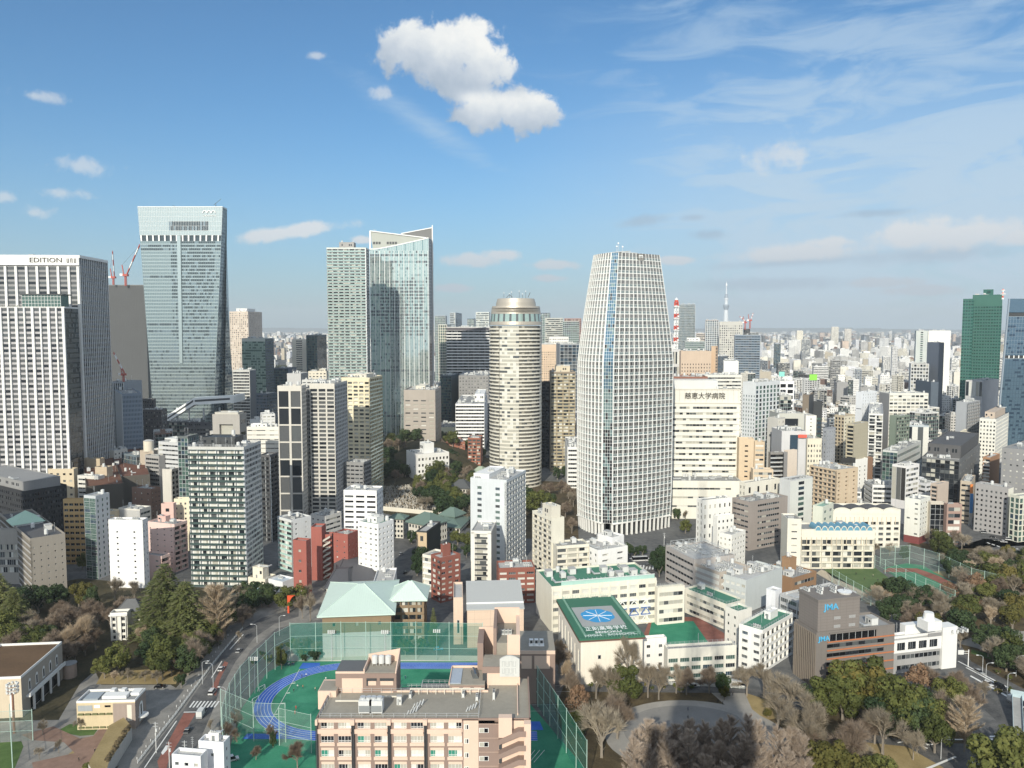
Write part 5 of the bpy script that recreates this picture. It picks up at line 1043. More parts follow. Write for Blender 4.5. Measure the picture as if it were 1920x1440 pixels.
bld('university_block','long grey block with flat ribs and a curved roof dish, behind the dark brown office','building',1463,1512,1606,1131,350,62,(.46,.47,.48),('F',3.6,4.5,.5,.3,{}),('B',3.6,3,.4,{}),gl='d',depth=34,dens=2.4,roof=ROOFL)
bld('brown_flat_building','flat orange brown building with a square brown roof tower, above the ribbed block','building',1424,1486,1531,1084,412,55,(.30,.17,.085),('N',),('B',4.5,3,.4,{'mg':2}),gl='d',dens=1.4,roof=ROOFG,pent=[(.3,.55,.5,.8,7,wallm((.34,.20,.10)))])
JB=(.19,.17,.155);BLUEL=plain('sign_blue',(.10,.42,.68),.4)
def jma(root,L,Wd,h,C,r):
 b=MB();m=wallm((.21,.185,.17),.8,.1,.05,joints=(1.2,3))
 b.box(.5,L-1.5,1.5,21,h,h+13,m);b.box(.2,L-1.2,1.2,21.3,h+13,h+13.8,wallm(JB));b.build('upper_block',root)
 for i in range(5):put('air_conditioner',root,1.2+(i%2)*4,3+i*3.2,h+13.9)
 d=MB();d.cyl(L*.6,17,h+13.8,h+14.6,2.4,WHITE,16,2.9);d.cyl(L*.6,17,h+14.6,h+16.2,.2,METAL,8);d.build('dish',root)
 w=MB()
 for yy in(9,16):
  for zz in(5,1.5):
   for k in range(5):w.box(L-1.5,L-1.4,yy,yy+3,h+zz+k*.25,h+zz+k*.25+.12,METAL)
 w.build('vent',root)
 sign(root,'JMA',3.5,L-1.3,7.5,h+10.3,BLUEL,rz=pi/2,sx=1.1,name='sign',bold=.03)
 sign(root,'JMA',2.7,L+.4,3.3,h-1.8,BLUEL,rz=pi/2,sx=1.1,name='sign',bold=.03)
 s=MB();og=plain('orange_trim',(.50,.17,.07),.6)
 nf=int(h/3.55)
 for f in range(nf):
  z=2.2+f*3.5
  if z<h-4:s.box(L+.02,L+.4,5,Wd-.2,z+2.5,z+2.85,og)
 s.build('orange_ledge',root)
 t=MB();t.box(L+.01,L+.06,6,28,h-3.2,h-.2,GK);t.box(L+.05,L+.5,5.8,28.5,h-.2,h+.3,wallm(JB))
 for k in range(8):t.box(L+.06,L+.16,6+k*3,6.15+k*3,h-3.2,h-.2,METAL)
 t.build('terrace',root)
bld('brown_letter_office','dark brown office with blue JMA letters and orange ledges, lower right','building',1490,1531,1678,1186,gy(1292),76,JB,('F',30,1.2,.5,.3,{'sm':wallm((.13,.11,.09)),'fm':wallm((.24,.20,.16))}),('B',3.5,3,.42,{'mg':5,'top':3.5}),gl='k',dens=.3,roof=ROOFG,extra=jma,trim=DARKM)
def logi(root,L,Wd,h,C,r):
 b=MB();b.box(1,L-6,8,26,h,h+4,WP);b.box(3,9,12,19,h+4,h+8,WP);b.cyl(6,15,h+8,h+11,2.3,WP,16,1.9);b.build('plant_room',root)
 e=MB();e.box(-.5,L+1,Wd-7,Wd+.5,-.01,h+3,WP);e.build('end_wall',root)
 s=MB();s.box(L+.31,L+.5,Wd*.55,Wd*.8,h-.6,h+.9,GREYP);s.build('sign_board',root);q=MB();q.box(L+.02,L+.35,0,Wd-7,h-6.2,h-.7,WP);q.build('white_band',root)
 for i in range(4):
  w=MB();y0=1.5+i*(Wd-9)/4;w.box(L+.36,L+.44,y0,y0+(Wd-9)/4-1.6,h-5,h-1.8,GD);w.box(L+.44,L+.48,y0+1.9,y0+2.0,h-5,h-1.8,METAL);w.box(L+.44,L+.48,y0+.9,y0+1.0,h-5,h-1.8,METAL);w.build('window',root)
 sign(root,'Transcosmos',1.5,L+.6,Wd*.52,h+.3,WHITE,rz=pi/2,sx=.8)if False else None
 for i in range(4):put('air_conditioner',root,2,28+i*2.5,h)
bld('white_tier_office','white topped grey office with a tall white end wall, right of the dark brown office','building',1664,1676,1790,1194,318,76,(.34,.34,.34),('N',),('B',3.6,2.2,.42,{'top':6.2,'mg':2}),gl='d',dens=.6,roof=ROOFL,pm=WP,extra=logi)
bld('white_school','white school building with railed balconies and a green roof terrace, left of the dark brown office','school',1386,1430,1488,1182,gy(1264),45,(.80,.79,.76),('P',3.6,4.4,.5,.42,{'r':.4,'sill':WHITE}),('K',3.6,4,.9,{'rail':WHITE,'back':WP}),gl='o',dens=.3,roof=ROOFGREEN,railing_=True,pent=[(.3,.6,.55,.8,3,WP)])
bld('school_wing','long ivory school wing with a turquoise roof edge running behind the courtyard','school',1283,1362,1400,1133,366,58,(.72,.68,.58),('B',3.7,2.4,.42,{'mg':1.5}),('N',),gl='c',dens=.3,depth=13,roof=ROOFGREEN,railing_=True)
bld('school_wing','ivory school block with a turquoise roof between the blue lattice school and long wing','school',1229,1233,1284,1102,372,76,(.72,.68,.58),('N',),('B',3.7,2.4,.45,{'mg':1}),gl='c',dens=.3,roof=ROOFGREEN,railing_=True)
def lat(root,L,Wd,h,C,r):
 b=MB();bl_=plain('blue_brace',(.10,.18,.42),.5)
 n=5;wv=6.2;y0=Wd-2-n*wv
 for k in range(n):
  for f in range(3):
   ya,yb=y0+k*wv,y0+(k+1)*wv-1.2;za,zb=1+f*3.9,4.4+f*3.9;x=L+.35
   for(p,q)in(((x,ya,za),(x,(ya+yb)/2,zb)),((x,(ya+yb)/2,zb),(x,yb,za)),((x,ya,za),(x,yb,za)),((x,ya,zb),(x,yb,zb))):b.bar(p,q,.42,WHITE if f!=1 else bl_)
 b.build('brace',root)
 g=MB();yy=6
 while yy<Wd-2:g.box(L-3,L-.3,yy,yy+.1,h+.2,h+3,METAL);yy+=2.2
 g.box(L-.35,L-.25,5,Wd-1,h+.2,h+3.1,MINT);g.box(L-.3,L+.1,5,Wd-1,h+3,h+3.2,WHITE);g.build('glass_screen',root)
bld('lattice_school','ivory school with a mint glass roof screen and braced windows, behind the emblem gymnasium','school',1005,1034,1231,1100,gy(1186),76,(.72,.69,.58),('N',),('P',3.9,5,.72,.46,{'r':.35,'mu':0,'pier':(.7,.5,1),'bot':1}),gl='c',dens=.5,roof=ROOFGREEN,extra=lat)
def gym(root,L,Wd,h,C,r):
 b=MB();G1=wallm((.035,.17,.10),.6,.2,0);b.box(-.8,L+.8,-.8,Wd+.8,h+.61,h+1.3,G1);b.box(-.9,L+.9,-.9,Wd+.9,h+.05,h+.6,wallm((.16,.07,.05)));b.build('green_roof',root)
 e=MB();z=h+1.31;cx,cy=L*.58,Wd*.5
 e.box(L*.24,L*.74,Wd*.14,Wd*.86,z,z+.02,wallm((.36,.37,.36),.7));e.build('grey_panel',root)
 f=MB();z+=.04;n=8;bm=plain('emblem_blue',(.04,.30,.60),.6);c0=(L*.485,Wd*.5,z)
 ry,rx_=Wd*.26,L*.16
 for k in range(n):
  for j in range(8):
   def q(t_):a=2*pi*(k+t_)/n;rr=1+.10*abs(sin(pi*t_))**.5;return(c0[0]+rx_*rr*sin(a),c0[1]+ry*rr*cos(a),z)
   f.poly([c0,q(j/8),q((j+1)/8)],bm)
  a=2*pi*k/n+.1;f.bar((c0[0],c0[1],z+.02),(c0[0]+rx_*.93*sin(a),c0[1]+ry*.93*cos(a),z+.02),.25,WHITE)
 f.build('leaf_emblem',root)
 sign(root,'正則高等学校',4.6,L*.80,Wd*.5,h+1.33,WHITE,rz=pi/2,rx=0,depth=.02,bold=.06,sx=.66)
 sign(root,'SEISOKU',2.6,L*.885,Wd*.5,h+1.33,WHITE,rz=pi/2,rx=0,depth=.02,sx=1.15,bold=.05)
 sign(root,'HIGH   SCHOOL',2.6,L*.95,Wd*.5,h+1.33,WHITE,rz=pi/2,rx=0,depth=.02,sx=1.15,bold=.05)
 g=MB();railing(g,0,L,2,Wd-1,h+1.3,1.6,plain('mint_rail',(.3,.5,.42)),1.2);g.build('railing',root)
bld('emblem_gymnasium','ivory gymnasium whose green roof shows a blue leaf emblem and white lettering','school',1047,1089,1205,1203,gy(1284),82,(.76,.70,.60),('P',9,7,.5,.7,{'r':.4,'top':3,'bot':2}),('N',{'w':[(.3,.62,1.2,1.6),(.3,.3,1.2,1.6)]}),gl='g',dens=0,par=.02,extra=gym)
bld('low_school','low ivory school block with mint windows and a railed roof, in front of the courtyard','school',1245,1252,1381,1217,gy(1278),82,(.70,.68,.60),('N',),('P',3.6,4.6,.82,.55,{'r':.5,'top':2.4}),gl='g',dens=.8,roof=ROOFG,railing_=True)
bld('white_flats','plain white four storey block between emblem gymnasium and low mint windowed school','building',1200,1205,1250,1198,322,80,(.78,.76,.72),('N',),('P',3.3,4.4,.3,.35,{}),gl='d',dens=.8,roof=ROOFL)
bld('stepped_flats','cream stepped apartment house with thin balcony lines, left of the grid skyscraper','building',998,1034,1058,972,gy(1104),62,(.70,.67,.56),('K',3.0,5,.9,{'rail':CREAM,'slab':CREAM,'edge':.3}),('N',),gl='c',dens=.6,pent=[(.5,.98,.0,.8,7,CREAM)])
bld('stepped_flats','lower cream apartment house with wide balconies and a dark roof square','building',1033,1044,1105,1024,gy(1112),76,(.70,.67,.56),('N',),('K',3.0,6,.9,{'rail':CREAM,'slab':CREAM}),gl='c',dens=.3,roof=ROOFG)
bld('white_flats','white apartment house with a flat white roof in front of the grid skyscraper foot','building',1085,1121,1177,1032,gy(1115),62,(.76,.76,.74),('P',3.3,4.5,.4,.5,{'r':.4}),('P',3.2,9,.4,.35,{'r':1}),gl='d',dens=.8,roof=ROOFL,railing_=True)
bld('white_roof_block','small white rooftop block with a lift house between stepped flats and grid skyscraper','building',1120,1148,1170,1008,430,50,(.76,.76,.76),('N',{'w':[(.6,.8,1.5,1.5)]}),('N',),dens=.6,roof=ROOFL)
BRN=(.27,.185,.105)
def hip(ov,hgt,ridge=.3,mat=None,zoff=0):
 def f(root,L,Wd,h,C,r):
  b=MB();z=h+zoff;o_=ov;e=[(-o_,-o_,z),(L+o_,-o_,z),(L+o_,Wd+o_,z),(-o_,Wd+o_,z)]
  e2=[(p[0],p[1],z-.5)for p in e];c1,c2=(L*(.5-ridge/2),Wd/2,z+hgt),(L*(.5+ridge/2),Wd/2,z+hgt);m=mat or MINTR
  b.quad(e[0],e[1],c2,c1,m);b.quad(e[2],e[3],c1,c2,m);b.poly([e[1],e[2],c2],m);b.poly([e[3],e[0],c1],m)
  for i in range(4):b.quad(e2[i],e2[(i+1)%4],e[(i+1)%4],e[i],m)
  b.poly(e2,wallm((.3,.28,.25)))
  if not mat:
   for k in range(int(L/.9)):
    t_=(k+.5)/int(L/.9);x0=-o_+(L+2*o_)*t_;xt=min(max(x0,c1[0]),c2[0]);f_=(x0+o_)/(c1[0]+o_)if x0<c1[0]else((L+o_-x0)/(L+o_-c2[0])if x0>c2[0]else 1)
    b.bar((x0,-o_,z+.05),(x0,-o_+(Wd/2+o_)*f_,z+.05+hgt*f_),.1,m)
  for p in e:b.bar((p[0],p[1],p[2]+.15),(c1 if p[0]<L/2 else c2)[:2]+(z+hgt+.15,),.3,m)
  b.build('hip_roof',root)
 return f
MINTR=wallm((.56,.70,.62),.55,.10,.10)
bld('mint_roof_hall','brown and white hall under a broad mint hip roof, behind the sports field net','building',604,733,741,1148,gy(1228),-6,BRN,('P',12,10,.12,.22,{'bot':11,'bm':wallm((.55,.55,.54)),'r':.5,'top':1}),('P',12,10,.12,.22,{'bot':11,'bm':wallm((.55,.55,.54))}),gl='d',dens=0,par=.05,extra=hip(2.0,6.5,.1))
bld('mint_roof_flats','brown balcony flats with a mint hip roof, right behind the broad mint hall','building',737,795,800,1123,gy(1218)+8,-2,BRN,('K',3.3,4,1.0,{'rail':wallm(BRN),'slab':wallm(BRN)}),('K',3.3,4,1.0,{'rail':wallm(BRN)}),gl='c',dens=0,par=.05,extra=hip(1.6,6,.1))
bld('white_house','white flat house with a dark skylight left behind the mint roofed flats','house',699,737,744,1092,400,-4,(.76,.76,.76),('P',4,5,.5,.4,{}),('N',),roof=ROOFL,dens=.6,gl='k')
def slope(root,L,Wd,h,C,r):
 b=MB();m=plain('grey_sheet_roof',(.46,.47,.46),.5,.1)
 b.hexa([(-.3,-.3,h+.1),(L+.3,-.3,h+.1),(L+.3,Wd*.82,h+.1),(-.3,Wd*.82,h+.1),(-.3,-.3,h+.6),(L+.3,-.3,h+.6),(L+.3,Wd*.85,h+6.2),(-.3,Wd*.85,h+6.2)],m)
 b.box(-.3,L+.3,4.0,4.35,h+.6,h+2.2,WHITE)
 n=int(L/.9)
 for i in range(n):x=i*L/n;b.hexa([(x,0,h+.61),(x+.08,0,h+.61),(x+.08,Wd*.82,h+6.0),(x,Wd*.82,h+6.0),(x,0,h+.72),(x+.08,0,h+.72),(x+.08,Wd*.82,h+6.12),(x,Wd*.82,h+6.12)],m)
 b.build('sheet_roof',root)
PEACH=wallm((.68,.50,.37),.8,.12,.1,joints=(3.3,7.2))
bld('peach_gymnasium','peach walled gymnasium with a sloping grey sheet roof, centre','building',876,982,992,1142,gy(1212),-4,PEACH,('N',),('N',),dens=0,par=.05,depth=27,extra=slope)
bld('peach_stair_block','narrow peach stair block on the left side of the peach gymnasium','building',850,868,876,1120,gy(1208),-4,(.66,.49,.37),('N',{'w':[(.5,.4,1,6)]}),('N',),dens=.2,depth=22,roof=ROOFL)
bld('school_wing','white and ivory school part linking the long wing to the white railed school','school',1360,1384,1410,1146,345,58,(.74,.72,.66),('P',3.6,4,.3,.35,{}),('N',),gl='d',dens=.3,roof=ROOFGREEN,railing_=True)
# ---------------------------------------------------------------- foreground: pink campus building and everything around the sports field
PK=wallm((.71,.51,.39),.8,.1,.1);PB=wallm((.28,.195,.16),.8,.12,.1);PG_=wallm((.30,.275,.225),.9,.3,0,.5);SLATE=wallm((.13,.135,.14),.7,.12,.05)
def pbox(root,B,x0,x1,yt,yb,Y,dep,m,yb2=None):
 """box whose front face covers the given photograph pixels at depth Y"""
 a,b=P(x0,yt,Y),P(x1,yt,Y);c=P((x0+x1)/2,yb,Y);o=root.location
 B.box(a.x-o.x,b.x-o.x,Y-o.y,Y+dep-o.y,c.z-o.z,a.z-o.z,m);return a.x-o.x,b.x-o.x,c.z-o.z,a.z-o.z
def campus():
 Y=214.0;A,Bp=P(592,1349,Y),P(995,1349,Y);z1=A.z;L=Bp.x-A.x
 root=empty('campus_building',(A.x,Y,0));tag(root,'pink and brown school block with flat grey roof and white rooftop coolers, bottom centre','school')
 C=Ctx(PB,'c',True,None,WHITE,77);fh=4.15;nf=5;cols=[(592,661),(661,729),(729,797),(797,869)]
 u=lambda px:(P(px,1349,Y).x-A.x)
 fr=lambda a,w,z:(a,-w,z);M=C.wall;zb=z1-nf*fh
 fquad(M,fr,0,L,0,zb,PB)
 gset=[GW,GC,GK,GC,GD,plain('green_curtain',(.03,.22,.16),.5)]
 for(a,b)in cols:
  ua,ub=u(a),u(b);w=ub-ua
  for f in range(nf):
   t=z1-f*fh;b0=t-fh
   for k in range(2):
    x0=ua+w*(.13+.47*k);x1=x0+w*.355
    fquad(M,fr,(ua if k==0 else ua+w*.52),x0,b0,t,PB)if True else None
    xr=ua+w*.52 if k==0 else ub
    fquad(M,fr,x1,xr,b0,t,PB)
    zs,zt=t-2.7,t-.75
    fquad(M,fr,x0,x1,zt,t,PK);fquad(M,fr,x0,x1,b0,b0+.55,PB)
    fbox(M,fr,x0-.25,x1+.25,0.02,.22,b0+.55,zs,PK)
    M.quad(fr(x0,0,zs),fr(x1,0,zs),fr(x1,-.35,zs),fr(x0,-.35,zs),PK);M.quad(fr(x0,0,zt),fr(x1,0,zt),fr(x1,-.35,zt),fr(x0,-.35,zt),PK)
    M.quad(fr(x0,0,zs),fr(x0,-.35,zs),fr(x0,-.35,zt),fr(x0,0,zt),PK);M.quad(fr(x1,0,zs),fr(x1,-.35,zs),fr(x1,-.35,zt),fr(x1,0,zt),PK)
    g0=C.r.choice(gset);wn=MB();half=(x0+x1)/2;q=C.r.uniform(.35,.65)*(x1-x0)+x0
    fquad(wn,fr,x0,q,zs,zt,g0,-.33);fquad(wn,fr,q,x1,zs,zt,C.r.choice(gset[:5]),-.33)
    for(p0,p1,r0_,r1_)in((x0,x1,zs,zs+.1),(x0,x1,zt-.1,zt),(x0,x0+.1,zs+.1,zt-.1),(x1-.1,x1,zs+.1,zt-.1),(half-.05,half+.05,zs+.1,zt-.1),(x0+.1,x1-.1,zs+.45,zs+.53)):
     fbox(wn,fr,p0,p1,-.32,-.22,r0_,r1_,WHITE)
    for q_ in(.25,.75):fbox(wn,fr,x0+(x1-x0)*q_-.03,x0+(x1-x0)*q_+.03,-.32,-.25,zs+.1,zt-.1,WHITE)
    C.wins.append(wn)
  if f is not None:fbox(M,fr,ua+.5,ub-.5,.23,.45,z1-4.0,z1-2.7,PK)
  fbox(M,fr,ua+.45,ub-.45,.03,.3,z1-.75,z1+.1,PK)
  for q in(ua-.12,ua+.35):fbox(C.fins,fr,max(0,q-.12),q+.14,.46,.85,zb,z1-.9,DARKM)
  fbox(M,fr,max(0,ua-.55),ua+.65,.02,.95,z1-1.3,z1+.25,PK)
 ua,ub,uc,ud=u(869),u(897),u(935),u(995)
 fquad(M,fr,ua,ub,zb,z1,PK);fquad(M,fr,ub,uc,zb,z1-1.2,PB);fquad(M,fr,uc,ud,zb,z1,PK)
 for f in range(nf):
  t=z1-f*fh
  for(x0,x1)in((ua+.2,ua+1.5),(ub+.2,ub+2.9)):
   wn=MB();fbox(wn,fr,x0,x1,.01,.08,t-2.9-(x0>ub),t-1.5-(x0>ub),WHITE);fquad(wn,fr,x0+.15,(x0+x1)/2,t-2.8-(x0>ub),t-1.6-(x0>ub),GC,.09);fquad(wn,fr,(x0+x1)/2+.1,x1-.15,t-2.8-(x0>ub),t-1.6-(x0>ub),GK,.09);C.wins.append(wn)
  fbox(M,fr,ub+.01,uc,.005,.05,t-.05-1.3,t-1.3,PK)
 emit_ctx(C,root)
 st=MB();fh2=fh
 st.box(uc,uc+3.8,-2.2,-.01,z1-4.2,z1+1.6,PK);st.box(ud-1.9,ud,-2.4,-.01,0,z1-.1,PK)
 for f in range(nf):
  t=z1-2.6-f*fh2
  p=[(uc,-2.6,t-3.6),(ud-3.5,-2.6,t-1.2),(ud-3.5,-.02,t-1.2),(uc,-.02,t-3.6),(uc,-2.6,t-2.2),(ud-3.5,-2.6,t+.4),(ud-3.5,-.02,t+.4),(uc,-.02,t-2.2)]
  st.hexa(p,PB);st.box(ud-3.5,ud-1.4,-2.6,-.02,t-1.2,t+.4,PB);st.box(uc+.05,uc+.9,-.3,-.02,t-1.9,t-.3,DARKM)
 st.build('outside_stair',root)
 D=P(700,1290,Y+30)
 back=17.5
 rf=MB();rf.quad((0,0,z1-.3),(ud,0,z1-.3),(ud,back,z1-.3),(0,back,z1-.3),PG_)
 rx=u(912);rf.quad((rx,back,z1-.3),(ud,back,z1-.3),(ud,back+9,z1-.3),(rx,back+9,z1-.3),PG_)
 for(a,b,c,d)in((0,.35,0,back),(0,rx,back-.3,back),(ud-.4,ud,0,back+9),(u(970),u(970)+.3,3,back+9),(0,ud,0,.35)):rf.box(a,b,c,d,z1-.29,z1+.35,PK if c else PB)
 railing(rf,.8,u(897),1.0,back-1,z1-.2,1.5,METAL,3.0)
 rf.quad((ud,0,0),(ud,back+9,0),(ud,back+9,z1-.3),(ud,0,z1-.3),PK);rf.quad((0,0,0),(0,back,0),(0,back,z1-.3),(0,0,z1-.3),PK);rf.quad((0,back,0),(ud,back,0),(ud,back,z1-.3),(0,back,z1-.3),PB)
 rf.build('roof',root)
 ct=proto_mesh('cooling_tower')
 for i in range(2):put('cooling_tower',root,u(668)+i*3.1,3.2,z1-.3,0,1.25,1.35)
 put('stair_house',root,u(735),9,z1-.3,0,.35,.9)
 pp=MB()
 for(a,b,y,z)in((u(615),u(665),9.5,.8),(u(755),u(905),16,1.4),(u(705),u(733),12,.9)):pp.bar((a,y,z1+z),(b,y,z1+z),.35,CREAM)
 for x in range(0,9):pp.box(u(755)+x*2.6,u(755)+x*2.6+.2,15.9,16.1,z1-.3,z1+1.3,CREAM)
 for x0,y0 in((u(768),7),(u(872),5),(u(760),3)):
  for k in range(4):pp.bar((x0+k*.8,y0+k*.6,z1-.2),(x0+k*.8+.6,y0+k*.9,z1+1.2),.28,METAL)
 pp.build('roof_pipe',root)
 for x,y in((u(760),13),(u(865),13.5),(u(893),11.5)):put('air_conditioner',root,x,y,z1-.3,pi/2,.9)
 put('antenna',root,u(622),11,z1-.3,0,.4)
 h=MB()
 a=pbox(root,h,596,630,1296,1330,228,8,PK);h.box(a[0]+.3,a[1]-.1,228.4-Y,235-Y,a[3],a[3]+.05,PG_)
 a=pbox(root,h,629,743,1263,1312,231,9,PB)
 for(x0,x1,yt,yb)in((641,680,1272,1308),(688,705,1273,1285),(713,737,1273,1285),(714,737,1296,1306)):pbox(root,h,x0,x1,yt,yb,230.9,.09,PK if x0<650 else PK)
 for(x0,x1,yt,yb)in((687,706,1272,1277),(712,738,1272,1277),(687,690,1276,1286)):pbox(root,h,x0,x1,yt,yb,230.8,.09,DARKM)
 x0,x1,zb_,zt_=a;yy=231-Y;xm=x0+(x1-x0)*.46
 h.box(x0,xm,yy,yy+.3,zt_,zt_+.6,PK);h.box(x0,xm,yy+.3,yy+8.6,zt_+.01,zt_+.5,SLATE);h.box(xm,xm+.35,yy,yy+9,zt_,zt_+1.5,PK)
 h.hexa([(xm,yy+8.7,zt_),(x1,yy+8.7,zt_),(x1,yy+9,zt_),(xm,yy+9,zt_),(xm,yy+8.7,zt_+2.4),(x1,yy+8.7,zt_+4.2),(x1,yy+9,zt_+4.2),(xm,yy+9,zt_+2.4)],PK)
 h.hexa([(x1-.35,yy,zt_),(x1,yy,zt_),(x1,yy+9,zt_),(x1-.35,yy+9,zt_),(x1-.35,yy,zt_+.6),(x1,yy,zt_+.6),(x1,yy+9,zt_+4.2),(x1-.35,yy+9,zt_+4.2)],PK)
 h.box(xm+.4,x1-.4,yy+.3,yy+8.6,zt_+.01,zt_+.2,PG_);h.build('stair_block',root)
 for i in range(3):put('water_tank',root,xm+1.5+i*2.1,yy+5,zt_+.2,0,.95)
 k=MB()
 a=pbox(root,k,905,975,1252,1291,236,9,PK);b=pbox(root,k,905,913,1262,1300,235.8,.15,DARKM)
 k.box(a[0],a[1],236-Y,245-Y,a[3]+.001,a[3]+.3,PG_);k.box(a[0]-.2,a[1]-5,235.7-Y,235.99-Y,a[3]-1.6,a[3]+.4,PB)
 a2=pbox(root,k,895,906,1206,1256,243,12,PB);k.box(a2[0],a2[1]+4.5,255-Y,255.4-Y,a2[2],a2[3]+.6,PK)
 a3=pbox(root,k,925,931,1178,1240,247,18,PB);a4=pbox(root,k,968,975,1190,1250,247,18,PK);k.box(a3[0],a4[1],264.6-Y,265-Y,a3[2],a3[3]+.5,PK)
 k.box(a3[1],a4[0],247.3-Y,264.5-Y,a3[2],a3[3]-5,PG_);k.box(a3[1]+3.5,a4[0],247-Y,247.3-Y,a3[2],a3[3]-2.2,PK)
 k.build('roof_block',root)
 put('air_conditioner',root,a3[1]+1.3,254-Y,a3[3]-5,0,1.1);put('air_conditioner',root,u(926),12,z1-.3,pi/2,.8,1.6)
 WP2=wallm((.56,.57,.55));pw=MB();a=pbox(root,pw,937,974,1236,1269,235.2,.5,WP2);cx=(a[0]+a[1])/2;w=(a[1]-a[0])/2
 n_=10
 for i in range(n_):
  t0,t1=-1+2*i/n_,-1+2*(i+1)/n_
  pw.hexa([(cx+w*t0,235.2-Y,a[3]),(cx+w*t1,235.2-Y,a[3]),(cx+w*t1,235.7-Y,a[3]),(cx+w*t0,235.7-Y,a[3]),(cx+w*t0,235.2-Y,a[3]+1.1*(1-t0*t0)),(cx+w*t1,235.2-Y,a[3]+1.1*(1-t1*t1)),(cx+w*t1,235.7-Y,a[3]+1.1*(1-t1*t1)),(cx+w*t0,235.7-Y,a[3]+1.1*(1-t0*t0))],WP2)
 pw.build('emblem_panel',root);em=MB();gr=wallm((.42,.44,.44));yy=235.1-Y
 for r_ in range(2):
  for c in range(4):
   x=a[0]+.7+c*(a[1]-a[0]-1.6)/4;z=a[2]+1.1+r_*2.2
   for(q0,q1,q2,q3)in((0,.14,0,1.7),(.75,.89,0,1.7),(.14,.75,1.56 if(c+r_)%2 else 0,1.7 if(c+r_)%2 else .14)):em.box(x+q0,x+q1,yy,yy+.09,z+q2,z+q3,gr)
 em.box(a[0]+1.6,a[1]-1.6,yy,yy+.09,a[2]+.55,a[2]+.75,gr);em.build('relief',root)
 s=MB()
 a=pbox(root,s,843,909,1285,1318,233,12,PB);s.box(a[0],a[1],233-Y,245-Y,a[3]+.002,a[3]+.25,PG_)
 for i in range(3):x=a[0]+.8+i*3.4;s.box(x,x+2.2,232.8-Y,232.99-Y,a[3]-2.2-(i%2),a[3]-.6,PK)
 s.box(a[0],a[0]+3.4,233.5-Y,244-Y,a[3]+.26,a[3]+.5,wallm((.36,.42,.5),.4));s.box(a[0]-.3,a[0],233-Y,245-Y,a[3],a[3]+.9,PK);s.box(a[0],a[1],245-Y,245.3-Y,a[3],a[3]+.9,PK)
 sx=a[0]+7;s.hexa([(sx,237-Y,a[3]+.26),(sx+1.8,237-Y,a[3]+.26),(sx+.8,242-Y,a[3]+.26),(sx-1,242-Y,a[3]+.26),(sx+.6,237-Y,a[3]+1.8),(sx+1.2,237-Y,a[3]+1.8),(sx+.2,242-Y,a[3]+1.8),(sx-.4,242-Y,a[3]+1.8)],GM)
 s.build('skylight_wing',root)
 w=MB();bb=[(750,845,1300,1330,236),(790,843,1292,1312,239)]
 for(x0,x1,yt,yb,YY)in bb:a=pbox(root,w,x0,x1,yt,yb,YY,4,PK);w.box(a[0],a[1],YY+.3-Y,YY+3.7-Y,a[3]+.001,a[3]+.2,SLATE);railing(w,a[0],a[1],YY+.2-Y,YY+3.8-Y,a[3]+.2,1.0,METAL,1.5)
 w.build('terrace',root)
 FOOT.append((A.x+L/2,Y+14,L/2,20,0));ALL.append((root,P(790,1380,Y)))
campus()
def annexr():
 root=empty('campus_annex',(P(1000,1220,305).x,300,0));tag(root,'small brown annex with grey roof and three white coolers behind the campus emblem panel','building');b=MB()
 a=pbox(root,b,963,1041,1222,1256,292,20,PB);b.box(a[0],a[1],-8,12,a[3]+.001,a[3]+.3,PG_);b.box(a[0],a[1],-8.2,-8.01,a[3]-.9,a[3]+.5,PK);b.box(a[0]+3,a[0]+7,-8.1,-8.01,a[2]+.5,a[3]-1.6,PK);b.box(a[0]+8,a[0]+14,-8.1,-8.01,a[2]+.5,a[3]-1.6,PK);b.box(a[0]-.01,a[1],-7.9,12,0,a[2],PB)
 b.build('wall',root);t=MB();t.box(a[0]+6,a[0]+12,-3.6,-.8,a[3]+.3,a[3]+.5,WHITE);t.build('plinth',root)
 for i in range(3):
  q=MB();x=a[0]+6.2+i*2;q.box(x,x+1.5,-3,-1.4,a[3]+.5,a[3]+2.6,WHITE);q.box(x+.25,x+1.25,-3.05,-3.01,a[3]+1.3,a[3]+2.4,DARKM);q.build('air_conditioner',root)
 FOOT.append((root.location.x,302,10,12,0));ALL.append((root,P(1000,1230,300)))
annexr()
# ---- left foreground
BR=(.60,.50,.36)
def arches2(root,L,Wd,h,C,r):
 b=MB();hh=h
 for i in range(5):
  y=5+i*5.4
  b.box(L+.01,L+.12,y,y+1.7,hh*.52,hh*.78,WP);b.cyl(0,0,0,0.001,.001,WP,3)
  for k in range(6):
   a0,a1=pi*k/6,pi*(k+1)/6;b.poly([(L+.12,y+.85+.85*cos(a0),hh*.78+.85*sin(a0)),(L+.12,y+.85+.85*cos(a1),hh*.78+.85*sin(a1)),(L+.12,y+.85,hh*.78)],WP)
  b.box(L+.13,L+.16,y+.35,y+1.3,hh*.55,hh*.76,GK)
 b.box(L,L+1.6,3,Wd-1,hh*.42,hh*.46,WP);b.box(L+1.3,L+1.6,3,Wd-1,hh*.46,hh*.52,WP)
 for i in range(4):b.box(L+.9,L+1.5,6+i*6.5,6.7+i*6.5,0,hh*.42,WP)
 b.box(L+.01,L+.1,6,Wd-3,.5,hh*.38,GK);b.cyl(L+2,Wd+1.5,0,hh*.38,2.6,wallm((.36,.27,.22)),20);b.cyl(L+2,Wd+1.5,hh*.38,hh*.4,2.8,ROOFG,20)
 for i in range(5):
  x=L-3-i*5.5
  b.box(x-1.2,x,-.12,-.01,.5,hh*.72,WP)
 b.build('facade_trim',root)
